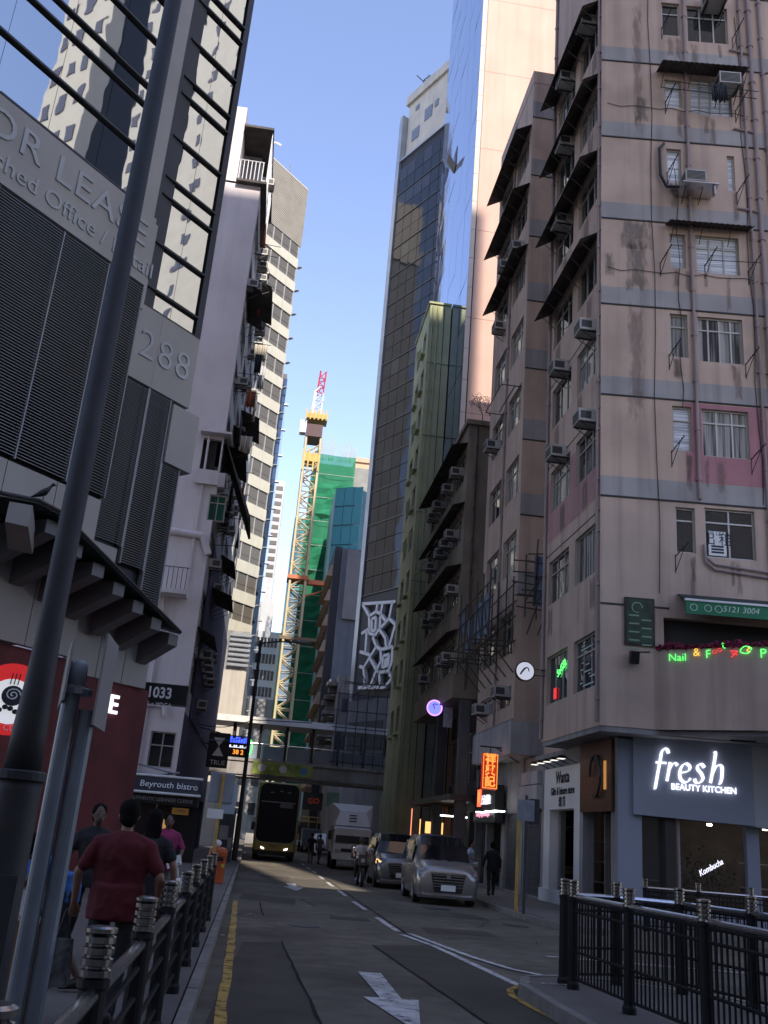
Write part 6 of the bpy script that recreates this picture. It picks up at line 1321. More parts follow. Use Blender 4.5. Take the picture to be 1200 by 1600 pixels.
b = MB(); b.box(-44, -14, -13, -1, 0, 12); b.build('wall', WB2, bh4)  # added out of view to cut skylight on the left
def refl_tower(name, label, corner, a, c, H, m, wins):
    t = thing(name, label, 'building', (*corner, 0)); o = Vector((*corner, 0)); e = Vector((.788, -.616, 0)); f = Vector((.616, .788, 0))
    pts = [o, o + e * a, o + e * a + f * c, o + f * c]
    b = MB(); b.prism([(p.x, p.y) for p in pts], 0, H); b.build('wall', m, t)
    L = Fac(corner[0], corner[1], math.degrees(math.atan2(e.x, e.y))); n = 0
    for k in range(int(H / 3.4)):
        for j in range(wins):
            b = MB(); u = a * (j + .3 + R.uniform(-.08, .08)) / wins; z = 2 + k * 3.4
            if z < 30: continue
            L.box(b, u, u + .9, z, z + 1.5, .004, .06); b.build('window', PANE, t)
refl_tower('white_tower', 'white tower with small windows beside the junction, seen in the office glass', (36, 17.2), 5.5, 1.3, 84, mat('white_tower_wall', (.52, .50, .44), .8, var=.05), 3)
t = thing('dark_tower', 'dark glass slab backing onto the white tower, seen in the office glass', 'building', (37, 19, 0)); b = MB(); o_ = Vector((36.83, 18.27, 0)); e_ = Vector((.788, -.616, 0)); f_ = Vector((.616, .788, 0)); b.prism([(p.x, p.y) for p in (o_, o_ + e_ * 5, o_ + e_ * 5 + f_ * 3, o_ + f_ * 3)], 0, 84); b.build('wall', mat('dark_slab', (.03, .033, .04), .3), t)
refl_tower('cream_tower', 'cream tower further along the side street, seen in the office glass', (57, 28.5), 16, 9, 105, mat('cream_tower_wall', (.46, .44, .38), .8, var=.06), 3)
# ================================================================ street furniture
LPM = mat('lamp_post_paint', (.042, .043, .046), .6, spec=.3, metal=.0, var=.12, scale=3, dirt=.2)
lx, ly = -1.375, 6.0
lpst = thing('lamp_post', 'thick grey lamp post rising beside the near railing', 'lamp post', (lx, ly, .15))
b = MB(); b.lathe([(.145, .15), (.14, .3), (.13, 1.75), (.13, 1.82)], (lx, ly, 0), 20); b.build('base', LPM, lpst, smooth=True)
b = MB(); b.lathe([(.15, 1.815), (.15, 1.86), (.132, 1.87)], (lx, ly, 0), 20); b.build('collar', LPM, lpst)
b = MB(); b.lathe([(.108, 1.865), (.100, 2.1), (.084, 2.4), (.076, 2.7), (.058, 9.5)], (lx, ly, 0), 20); b.build('shaft', LPM, lpst, smooth=True)
b = MB(); b.hexa([(lx + .02, ly - .15, .5), (lx + .12, ly - .13, .5), (lx + .12, ly - .1, .5), (lx + .02, ly - .1, .5), (lx + .02, ly - .15, 1.3), (lx + .12, ly - .13, 1.3), (lx + .12, ly - .1, 1.3), (lx + .02, ly - .1, 1.3)]); b.build('access_door', LPM, lpst)
b = MB(); b.tube([(lx, ly, 9.5), (lx + .3, ly, 9.8), (lx + 1.6, ly, 9.95)], .05, 8); b.build('arm', LPM, lpst)
b = MB(); b.ball((lx + 1.9, ly, 9.93), .42, .15, .09); b.build('lamp_head', LPM, lpst, smooth=True)
SPM = mat('sign_post_paint', (.16, .19, .225), .45, metal=.3, var=.1, scale=4, dirt=.2)
sx_, sy_ = -1.03, 5.5
sp = thing('sign_post', 'paired blue-grey sign post with capped top and two plates seen edge-on', 'sign post', (sx_, sy_, .15))
for dx, dy in ((-.045, 0), (.05, .03)): b = MB(); b.cyl((sx_ + dx, sy_ + dy, .15), (sx_ + dx, sy_ + dy, 2.33 if dx < 0 else 2.2), .048, n=16); b.build('tube', SPM, sp, smooth=False)
b = MB(); b.lathe([(.05, 0), (.05, .09), (.045, .12), (.02, .14)], (sx_ - .03, sy_, 2.33), 16); b.build('cap', mat('pale_cap', (.26, .30, .35), .4), sp, smooth=True)
b = MB(); b.lathe([(.085, 0), (.085, .03), (.06, .04), (.06, .05)], (sx_ - .02, sy_ + .01, 2.28), 12); b.build('clamp', GREYM, sp)
for (px0, py0, px1, py1, Y0, Y1) in ((92, 1110, 118, 998, 5.9, 5.3), (142, 1132, 183, 1010, 5.35, 5.75)):
    a = atY(px0, py0, Y0); c = atY(px1, py1, Y1); up = Vector((0, 0, c.z - a.z)); f = Vector((c.x - a.x, c.y - a.y, 0)); n_ = Vector((f.y, -f.x, 0)).normalized() * .012
    b = MB(); b.hexa([a, a + f, a + f + n_, a + n_, a + up, a + f + up, a + f + up + n_, a + up + n_]); b.build('sign_plate', mat('bare_aluminium', (.30, .30, .30), .45, metal=.4, var=.12), sp)
# ---- railings ---------------------------------------------------------------------------
RB = mat('railing_black', (.009, .009, .010), .6, spec=.25, var=.1)
def post_meshes(h):
    key = ('rp', round(h, 2))
    if key in MC: return MC[key]
    b = MB(); b.lathe([(.075, 0), (.075, .06), (.06, .09), (.058, h - .22), (.066, h - .21), (.066, h - .18)], (0, 0, 0), 14); p = b.mesh('post', RB, False)
    b = MB(); pr = [(.05, h - .18)]
    for k in range(4): z = h - .175 + k * .042; pr += [(.045, z), (.064, z + .006), (.064, z + .03), (.045, z + .036)]
    pr += [(.066, h - .004), (.066, h + .012), (.05, h + .02)]; b.lathe(pr, (0, 0, 0), 18); f = b.mesh('finial', mat('worn_steel', (.30, .30, .30), .25, metal=1.0, var=.25, scale=15))
    MC[key] = (p, f); return MC[key]
def railing(label, pts, h, z0, bars, rails, group=None, toprail=.2):
    t = thing('railing', label, 'railing', (*pts[0], z0))
    for (x, y) in pts:
        m = Matrix.Translation((x, y, z0)) @ Matrix.Rotation(R.uniform(0, 6), 4, 'Z') @ Matrix.Rotation(rad(R.uniform(-.6, .6)), 4, 'X'); p, f = post_meshes(h); o = put('post', p, t, mw=m); put('finial', f, o, mw=m)
    for a, c in zip(pts, pts[1:]):
        A = Vector((*a, z0)); C = Vector((*c, z0)); d = (C - A); L = d.length; e = d.normalized(); s_ = e * .05; U = lambda z: Vector((0, 0, z))
        b = MB(); b.cyl(A + s_ + U(h - toprail), C - s_ + U(h - toprail), .032, n=10); b.build('top_rail', CHROME, t)
        for r in rails: b = MB(); b.cyl(A + s_ + U(r), C - s_ + U(r), .018, n=6); b.build('rail', RB, t)
        if bars:
            n = int(L / .092); key = ('bar', round(max(rails) - min(rails), 2))
            if key not in MC: q = MB(); q.cyl((0, 0, 0), (0, 0, key[1]), .011, n=5); MC[key] = q.mesh('bar', RB)
            for k in range(1, n): put('bar', MC[key], t, mw=Matrix.Translation(A + e * (L * k / n) + U(min(rails))))
    return t
railing('black post railing with ringed steel finials along the left kerb', [(-.56, 2.55 + 1.85 * k) for k in range(9)], 1.05, .15, False, [.68, .52, .34, .16], toprail=.24)
ra = [(4.02, 12.08), (4.1, 10.5), (4.2, 8.9), (4.28, 7.3), (4.35, 5.7)]
railing('black barred railing along the road edge of the traffic island', ra, 1.2, .145, True, [.12, .42, .86, .98], toprail=.17)
def xat(px_, Y): return atY(px_, 1380, Y).x
rb_ = [(4.02, 12.45), (xat(963, 12.75), 12.75), (xat(1062, 12.3), 12.3), (xat(1170, 11.2), 11.2), (6.3, 9.4), (6.35, 7.6)]
railing('second barred railing turning round the far side of the traffic island', rb_, 1.2, .145, True, [.12, .42, .86, .98], toprail=.17)
rc_ = [(xat(1022, 21.9), 22.4), (xat(1100, 22), 22.3), (xat(1180, 22), 22.2), (xat(1260, 22), 22.1)]
railing('far barred railing on the pavement outside the beauty shop', rc_, 1.1, .15, True, [.12, .42, .76, .86], toprail=.17)
# ---- litter bin, poles ------------------------------------------------------------------
bn_ = thing('litter_bin', 'orange litter bin with dark slot at the left kerb', 'litter bin', (-.82, 28.6, .15))
ORG = mat('orange_plastic', (.42, .085, .02), .45, var=.1, dirt=.25)
def rrect(hx, hy, z, r=.08, n=4):
    pts = []
    for (sx, sy, a0) in ((1, -1, -90), (1, 1, 0), (-1, 1, 90), (-1, -1, 180)):
        for k in range(n + 1): q = rad(a0 + 90 * k / n); pts.append((-.82 + sx * (hx - r) + r * math.cos(q), 28.6 + sy * (hy - r) + r * math.sin(q), z))
    return pts
b = MB(); b.loft([rrect(.22, .2, .16), rrect(.22, .2, .22), rrect(.24, .22, .85), rrect(.255, .235, .87), rrect(.255, .235, .98), rrect(.22, .2, 1.06), rrect(.12, .11, 1.1)]); b.build('body', ORG, bn_)
b = MB(); b.box(-.98, -.66, 28.36, 28.372, .74, .84); b.box(-.583, -.572, 28.48, 28.72, .7, .82); b.build('slot', BLACK, bn_)
b = MB(); b.cyl((-.66, 28.385, .62), (-.66, 28.365, .62), .05, n=12); b.build('badge', mat('badge_yellow', (.5, .4, .05), .5), bn_)
pb = thing('plastic_bag', 'crumpled white bag left on top of the orange bin', 'bag', (-.85, 28.6, 1.1)); b = MB(); b.ball((-.87, 28.6, 1.19), .11, .1, .1, 9, 6); b.build('bag', WHITE, pb); 
YP = mat('yellow_pole', (.42, .27, .06), .6, var=.2, scale=3, dirt=.3)
a0 = atY(326, 1395, 27.6); y1 = thing('sign_post', 'yellow bus-stop pole with a silver plate seen from behind', 'sign post', (a0.x, 27.6, .15))
zt = atY(341, 1208, 27.6).z
b = MB(); b.cyl((a0.x, 27.6, .15), (a0.x, 27.6, zt), .045, n=10); b.build('pole', YP, y1)
b = MB(); b.box(a0.x - .36, a0.x + .32, 27.66, 27.7, zt - .78, zt + .02); b.build('plate', mat('silver_plate', (.25, .28, .32), .45, metal=.3, var=.2, scale=2), y1, bevel=.06)
b = MB(); b.box(a0.x + .02, a0.x + .42, 27.7, 27.72, zt - 1.05, zt - .3); b.build('notice', mat('pale_blue_notice', (.3, .36, .42), .6, var=.2), y1)
b = MB(); b.box(a0.x - .32, a0.x + .12, 27.55, 27.56, zt - 1.2, zt - .95); b.build('small_plate', WHITE, y1)
a0 = atZ(806, 1424, .15); y2 = thing('sign_post', 'yellow pole beside a grey pole on the right pavement', 'sign post', (a0.x, a0.y, .15)); zt = atY(808, 1250, a0.y).z
b = MB(); b.cyl((a0.x, a0.y, .15), (a0.x, a0.y, zt), .045, n=10); b.build('pole', YP, y2)
a1 = atZ(818, 1428, .15); y3 = thing('sign_post', 'grey pole with a small box plate beside the yellow pole', 'sign post', (a1.x, a1.y, .15))
b = MB(); b.cyl((a1.x, a1.y, .15), (a1.x, a1.y, zt + .1), .04, n=10); b.build('pole', LPM, y3)
b = MB(); b.box(a1.x - .25, a1.x + .2, a1.y - .07, a1.y - .04, zt - .55, zt - .02); b.build('plate', GREYM, y3); b = MB(); b.box(a1.x + .1, a1.x + .35, a1.y - .02, a1.y + .2, zt - .6, zt + .02); b.build('box', DARK, y3)
l2 = thing('lamp_post', 'tall dark lamp post with long arm over the bus lane', 'lamp post', (-.62, 49, .15))
b = MB(); b.cyl((-.62, 49, .15), (-.62, 49, 2.2), .14, .13, n=12); b.cyl((-.62, 49, 2.2), (-.62, 49, 10.9), .11, .07, n=12); b.build('shaft', LPM, l2)
b = MB(); b.tube([(-.62, 49, 10.75), (.2, 49, 10.92), (1.1, 49, 11.0)], .04, 8); b.build('arm', LPM, l2); b = MB(); b.ball((1.5, 49, 11.0), .48, .17, .1); b.build('lamp_head', mat('lamp_grey', (.2, .2, .2), .5), l2, smooth=True)
l3 = thing('lamp_post', 'slim dark post standing behind the long-armed lamp post', 'lamp post', (-.75, 60, .15)); b = MB(); b.cyl((-.8, 60, .15), (-.8, 60, 8.2), .09, .07, n=10); b.build('shaft', LPM, l3); b = MB(); b.tube([(-.8, 60, 8.0), (3.0, 60, 8.15)], .03, 6); b.build('arm', LPM, l3)
kb = thing('kerb_cabinet', 'dark utility cabinet pasted with notices under the far lamp post', 'cabinet', (-1.1, 46, .15)); b = MB(); b.box(-1.5, -.75, 45.8, 46.3, .15, 2.4); b.build('body', mat('cabinet_dark', (.06, .07, .09), .6, var=.3, scale=2), kb); b = MB(); b.box(-1.4, -1.0, 45.76, 45.795, 1.1, 1.7); b.box(-.98, -.8, 45.77, 45.795, .6, 1.2); b.build('notice', mat('grey_notice', (.3, .3, .32), .6, var=.3), kb)
bx_ = thing('cardboard_stack', 'brown cardboard cartons stacked by the lamp post foot', 'cartons', (-1.9, 6.9, .15))
CB = mat('cardboard', (.20, .12, .06), .85, var=.12, scale=2)
p = atY(30, 1480, 6.9); b = MB(); b.box(p.x - .25, p.x + .16, 6.8, 7.2, .16, .62); b.build('carton', CB, bx_); b = MB(); b.box(p.x - .22, p.x + .14, 6.82, 7.18, .622, .98); b.build('carton', CB, bx_)

# ================================================================ vehicles (front towards -Y)
TYRE = mat('tyre_rubber', (.015, .015, .016), .8); RIM = mat('wheel_rim', (.25, .25, .26), .35, metal=.8)
CGL = glass('car_glass', (.010, .011, .013), .05, spec=.35)
def wheel(t, x, y, r, wdt, W):
    key = ('wheel', r, wdt)
    if key not in MC:
        q = MB(); q.cyl((-wdt / 2, 0, 0), (wdt / 2, 0, 0), r, n=20); a = q.mesh('tyre', TYRE)
        q = MB(); q.cyl((-wdt / 2 - .006, 0, 0), (wdt / 2 + .006, 0, 0), r * .6, n=14)
        for k in range(6): q.cyl((-wdt / 2 - .01, 0, 0), (-wdt / 2 - .01, r * .56 * math.cos(k * 1.05), r * .56 * math.sin(k * 1.05)), .02, n=4); q.cyl((wdt / 2 + .01, 0, 0), (wdt / 2 + .01, r * .56 * math.cos(k * 1.05), r * .56 * math.sin(k * 1.05)), .02, n=4)
        b_ = q.mesh('rim', RIM); MC[key] = (a, b_)
    m = W @ Matrix.Translation((x, y, r)); o = put('wheel', MC[key][0], t, mw=m); put('rim', MC[key][1], o, mw=m)
def carsec(y, wb, zb, wl, zl, wr, zt):
    h = [(wb * .9, zb), (wb, zb + .06), (wl, zl - .22), (wl - .01, zl - .05), (wl - .05, zl), (wr + .03, zt - .14), (wr - .04, zt - .04), (wr - .2, zt), (wr * .4, zt + .015)]
    return [(x, y, z) for x, z in h] + [(-x, y, z) for x, z in reversed(h)]
def van(label, loc, rz, paint, lit=False):
    t = thing('parked_van', label, 'van', loc, rz); W = WM[t.name]
    st = [(0.0, .66, .34, .72, .74, .60, .86), (.05, .80, .22, .86, .82, .72, .98), (.25, .88, .2, .91, .94, .80, 1.06), (.95, .90, .2, .925, 1.06, .80, 1.17), (1.5, .90, .2, .925, 1.08, .73, 1.56), (2.05, .90, .2, .925, 1.08, .70, 1.85), (2.6, .90, .2, .925, 1.08, .70, 1.91), (4.3, .90, .2, .925, 1.08, .70, 1.91), (4.75, .88, .25, .9, 1.08, .68, 1.85), (4.9, .82, .35, .86, 1.05, .66, 1.7)]
    b = MB(); b.loft([carsec(*s) for s in st]); b.build('body', paint, t, smooth=True, mw=W)
    b = MB(); rows_ = [(.98, 1.195, .77), (1.5, 1.60, .69), (2.02, 1.878, .655)]
    for (y0, z0, x0), (y1, z1, x1) in zip(rows_, rows_[1:]):
        for k in range(4):
            f0 = -1 + k * .5; f1 = f0 + .5; bz = lambda f: .02 * (1 - f * f)
            b.quad((f0 * x0, y0, z0 + bz(f0)), (f1 * x0, y0, z0 + bz(f1)), (f1 * x1, y1, z1 + bz(f1)), (f0 * x1, y1, z1 + bz(f0)))
    b.build('windscreen', CGL, t, mw=W)
    for s in (-1, 1):
        for (ya, yb) in ((1.75, 2.3), (2.36, 3.25), (3.32, 4.15), (4.2, 4.68)):
            b = MB(); za = 1.13; zb_ = 1.72 if ya > 2 else 1.6; xa = .915; xb = .775 if ya > 2 else .80
            b.hexa([(s * xa, ya, za), (s * xa, yb, za), (s * (xa - .02), yb, za), (s * (xa - .02), ya, za), (s * xb, ya + (.25 if ya < 2 else 0), zb_), (s * xb, yb, zb_), (s * (xb - .02), yb, zb_), (s * (xb - .02), ya, zb_)]); b.build('side_window', CGL, t, mw=W)
        b = MB(); b.hexa([(s * .5, -.0, .78), (s * .86, .1, .74), (s * .93, .4, .85), (s * .55, .1, .84), (s * .5, .02, .9), (s * .82, .14, .92), (s * .9, .5, .98), (s * .55, .15, .95)]); b.build('headlight', emis('headlight_warm', (1, .55, .2), 2.0) if lit and s < 0 else mat('headlight_lens', (.12, .13, .15), .1), t, mw=W)
        b = MB(); b.hexa([(s * .92, 1.3, 1.06), (s * 1.1, 1.3, 1.08), (s * 1.1, 1.42, 1.08), (s * .92, 1.42, 1.06), (s * .92, 1.3, 1.2), (s * 1.1, 1.3, 1.24), (s * 1.1, 1.42, 1.24), (s * .92, 1.42, 1.2)]); b.build('door_mirror', paint, t, mw=W, bevel=.03)
        for y in (.95, 3.85): wheel(t, s * .80, y, .34, .22, W)
        for y in (.95, 3.85): b = MB(); b.cyl((s * .905, y, .36), (s * .931, y, .36), .40, n=20); b.build('wheel_arch', BLACK, t, mw=W) if False else None
        b = MB(); b.box(min(s * .927, s * .945), max(s * .927, s * .945), 2.3, 2.55, .88, .92); b.box(min(s * .927, s * .945), max(s * .927, s * .945), 3.05, 3.3, .88, .92); b.build('door_handle', CHROME, t, mw=W)
    b = MB(); b.hexa([(-.40, -.03, .36), (.40, -.03, .36), (.40, .1, .36), (-.40, .1, .36), (-.5, -.015, .86), (.5, -.015, .86), (.5, .1, .86), (-.5, .1, .86)]); b.build('grille', BLACK, t, mw=W)
    for k in range(5): b = MB(); z = .5 + k * .075; b.box(-.43 - k * .008, .43 + k * .008, -.055, -.03, z, z + .022); b.build('grille_bar', CHROME, t, mw=W)
    b = MB(); b.box(-.52, .52, -.05, -.016, .845, .885); b.build('grille_bar', CHROME, t, mw=W)
    b = MB(); b.cyl((0, -.06, .79), (0, -.045, .79), .07, n=16); b.build('badge', CHROME, t, mw=W)
    b = MB(); b.box(-.21, .21, -.07, -.056, .4, .56); b.build('number_plate', WHITE, t, mw=W)
    b = MB(); b.hexa([(-.8, -.03, .2), (.8, -.03, .2), (.86, .2, .2), (-.86, .2, .2), (-.8, -.05, .27), (.8, -.05, .27), (.88, .2, .29), (-.88, .2, .29)]); b.build('bumper_lip', CHROME, t, mw=W)
    for s in (-1, 1): b = MB(); b.tube([(s * .1, .93, 1.2), (s * .5, 1.02, 1.24)], .012, 5); b.build('wiper', BLACK, t, mw=W)
    return t
SILVER = mat('silver_car_paint', (.27, .255, .235), .32, metal=.55, var=.03, coat=.6)
DKSIL = mat('dark_silver_car_paint', (.15, .155, .165), .3, metal=.55, var=.03, coat=.6)
p = atZ(690, 1412, 0); van('silver people carrier with chrome grille parked at the right kerb', (5.78, 28.6, 0), rad(-3), SILVER)
van('grey people carrier with one headlamp glowing behind the silver one', (5.55, 36.0, 0), rad(-2), DKSIL, lit=True)
# double-decker bus
bus = thing('double_decker_bus', 'yellow double-decker bus with large black glass front coming down the street', 'bus', (1.45, 58.5, 0), rad(-.8)); W = WM[bus.name]
BY = mat('bus_yellow', (.36, .28, .05), .4, coat=.3, var=.05); BGL = glass('bus_glass', (.006, .006, .008), .12, spec=.2)
def rr(hw, z0, z1, y, r, n=5):
    pts = []
    for (sx, zz, a0) in ((1, z0 + r, -90), (1, z1 - r, 0), (-1, z1 - r, 90), (-1, z0 + r, 180)):
        for k in range(n + 1): q = rad(a0 + 90 * k / n); pts.append((sx * (hw - r) + r * math.cos(q), y, zz + r * math.sin(q)))
    return pts
b = MB(); b.loft([rr(1.12, .42, 4.2, 0, .3), rr(1.22, .33, 4.33, .12, .3), rr(1.25, .3, 4.38, .4, .22), rr(1.25, .3, 4.38, 11.3, .2), rr(1.2, .35, 4.3, 11.6, .2)]); b.build('body', BY, bus, smooth=False, mw=W)
b = MB(); b.loft([rr(1.15, 1.0, 4.27, -.04, .40), rr(1.17, .97, 4.3, .1, .40)]); b.build('front_glass', BGL, bus, mw=W)
def arc(hw, z0, z1, r, y, n=6): return rr(hw, z0, z1, y, r, n)
b = MB(); q = arc(1.17, .98, 4.3, .42, -.02); b.tube(q + [q[0]], .03, 6); b.build('front_trim', mat('pale_yellow_trim', (.42, .38, .16), .4), bus, mw=W)
b = MB(); b.box(-1.0, 1.0, -.055, -.042, 3.22, 3.27); b.build('deck_bar', mat('grey_bar', (.25, .25, .25), .5), bus, mw=W)
b = MB(); b.box(.1, .85, -.052, -.042, 2.95, 3.2); b.build('upper_panel', mat('dim_panel', (.10, .10, .11), .4), bus, mw=W)
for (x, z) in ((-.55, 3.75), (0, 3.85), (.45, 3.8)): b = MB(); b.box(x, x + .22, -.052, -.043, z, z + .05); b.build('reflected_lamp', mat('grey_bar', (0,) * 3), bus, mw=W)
for s in (-1, 1):
    b = MB(); b.hexa([(s * .58, -.03, .60), (s * 1.12, .05, .72), (s * 1.16, .15, .72), (s * .58, .1, .60), (s * .58, -.03, .68), (s * 1.12, .05, .88), (s * 1.16, .15, .88), (s * .58, .1, .68)]); b.build('headlight', emis('bus_lamp', (1, .82, .9), 4.0), bus, mw=W)
    b = MB(); b.box(min(s * 1.251, s * 1.27), max(s * 1.251, s * 1.27), .5, 11.2, 2.75, 3.75); b.build('side_glass', BGL, bus, mw=W); b = MB(); b.box(min(s * 1.251, s * 1.27), max(s * 1.251, s * 1.27), 1.6, 11, 1.1, 2.0); b.build('side_glass', BGL, bus, mw=W)
    for y in (2.6, 8.6): wheel(bus, s * 1.06, y, .5, .3, W)
    b = MB(); b.tube([(s * 1.15, .0, 2.3), (s * 1.35, -.25, 2.25), (s * 1.35, -.25, 2.0)], .025); b.box(s * 1.35 - .1, s * 1.35 + .1, -.3, -.22, 1.6, 2.05); b.build('mirror', BLACK, bus, mw=W)
b = MB(); b.hexa([(-1.1, -.01, .3), (1.1, -.01, .3), (1.2, .2, .3), (-1.2, .2, .3), (-1.1, -.03, .55), (1.1, -.03, .55), (1.22, .2, .58), (-1.22, .2, .58)]); b.build('bumper', BLACK, bus, mw=W)
b = MB(); b.tube([(-.25, -.03, .84), (0, -.035, .80), (.25, -.03, .84)], .02); b.build('emblem', INK, bus, mw=W)
# box truck
tk_ = thing('box_truck', 'white box truck with sloped fairing standing behind the parked vans', 'truck', (5.35, 52.5, 0), rad(-2)); W = WM[tk_.name]
TWH = mat('truck_white', (.62, .61, .58), .5, var=.06, dirt=.25)
b = MB(); b.loft([rr(.95, .55, 2.05, 0, .15), rr(1.0, .5, 2.1, .1, .15), rr(1.0, .5, 2.2, .6, .15), rr(1.0, .5, 2.22, 1.6, .15)]); b.build('cab', TWH, tk_, mw=W)
b = MB(); b.hexa([(-.9, -.025, 1.32), (.9, -.025, 1.32), (.9, .05, 1.32), (-.9, .05, 1.32), (-.84, .02, 2.02), (.84, .02, 2.02), (.84, .1, 2.02), (-.84, .1, 2.02)]); b.build('windscreen', CGL, tk_, mw=W)
b = MB(); b.box(-1.12, 1.12, 1.7, 6.4, .85, 3.35); b.build('cargo_box', TWH, tk_, mw=W, bevel=.03)
b = MB(); b.hexa([(-.95, .35, 2.2), (.95, .35, 2.2), (1.1, 1.695, 2.15), (-1.1, 1.695, 2.15), (-.7, .8, 2.95), (.7, .8, 2.95), (1.1, 1.695, 3.33), (-1.1, 1.695, 3.33)]); b.build('roof_fairing', TWH, tk_, mw=W)
for k in range(3): b = MB(); f = .3 + k * .2; y = .35 + .45 * f; z = 2.2 + .75 * f; b.box(-.2, .2, y - .03, y + .05, z, z + .05); b.build('fairing_mark', INK, tk_, mw=W)
for s in (-1, 1):
    b = MB(); b.box(min(s * 1.001, s * 1.012), max(s * 1.001, s * 1.012), .25, 1.25, 1.3, 2.0); b.build('side_window', CGL, tk_, mw=W)
    b = MB(); b.box(s * .72 - .18, s * .72 + .18, -.03, .05, .82, 1.0); b.build('headlight', mat('headlight_lens_pale', (.4, .4, .4), .15), tk_, mw=W)
    b = MB(); b.tube([(s * .98, .1, 1.9), (s * 1.2, -.1, 1.85)], .02); b.box(s * 1.2 - .1, s * 1.2 + .1, -.16, -.1, 1.45, 1.9); b.build('mirror', BLACK, tk_, mw=W)
    for y in (.85, 4.8): wheel(tk_, s * .85, y, .4, .26, W)
b = MB(); b.box(-1.0, 1.0, -.08, .1, .5, .74); b.build('bumper', TWH, tk_, mw=W); b = MB(); b.box(-.55, .55, -.03, .0, .88, 1.05); b.build('grille', BLACK, tk_, mw=W); b = MB(); b.box(-.2, .2, -.1, -.081, .55, .67); b.build('number_plate', WHITE, tk_, mw=W)
b = MB(); b.box(-.4, .4, 1.0, 6.2, .55, .8); b.build('chassis', DARK, tk_, mw=W)
# pale car and yellow-railed lorry far off
fcar = thing('white_taxi_van', 'small white van far behind between bus and truck', 'van', (6.0, 80, 0)); W = WM[fcar.name]
st = [(0.0, .66, .34, .72, .74, .60, .8), (.05, .76, .25, .8, .8, .7, .95), (.6, .8, .22, .84, .95, .72, 1.08), (1.4, .8, .22, .84, 1.0, .66, 1.68), (3.6, .8, .22, .84, 1.0, .66, 1.72), (3.9, .76, .3, .8, 1, .6, 1.6)]
b = MB(); b.loft([carsec(*s) for s in st]); b.build('body', mat('white_car_paint', (.6, .61, .63), .3, coat=.5, var=.02), fcar, smooth=True, mw=W)
b = MB(); b.quad((-.7, .66, 1.12), (.7, .66, 1.12), (.6, 1.36, 1.66), (-.6, 1.36, 1.66)); b.build('windscreen', CGL, fcar, mw=W)
for s in (-1, 1):
    b = MB(); b.box(s * .62 - .14, s * .62 + .14, -.0, .08, .66, .8); b.build('headlight', WHITE, fcar, mw=W)
    for y in (.7, 3.1): wheel(fcar, s * .74, y, .3, .2, W)
b = MB(); b.box(-.35, .35, -.03, .02, .45, .65); b.build('grille', BLACK, fcar, mw=W)
lor = thing('lorry', 'dark lorry with yellow side rails beyond the bus', 'truck', (5.6, 92, 0)); b = MB(); b.box(4.5, 6.7, 92, 98, 1.0, 2.6); b.build('load', mat('dark_load', (.05, .05, .055), .8, var=.4), lor); b = MB()
for z in (2.7, 3.1): b.cyl((4.4, 91.9, z), (6.8, 91.9, z), .05, n=6)
for x in (4.4, 5.2, 6.0, 6.8): b.cyl((x, 91.9, 1.0), (x, 91.9, 3.15), .05, n=6)
b.build('rail', CYE, lor); b = MB(); b.loft([rr(.95, .5, 2.0, 0, .15), rr(1, .5, 2.1, 1.5, .15)]); b.build('cab', mat('cab_blue', (.08, .1, .13), .4), lor, mw=Matrix.Translation((5.6, 90, 0)))
for s in (-1, 1):
    for y in (91, 96.5): wheel(lor, s * .85, y - 92, .42, .26, WM[lor.name])
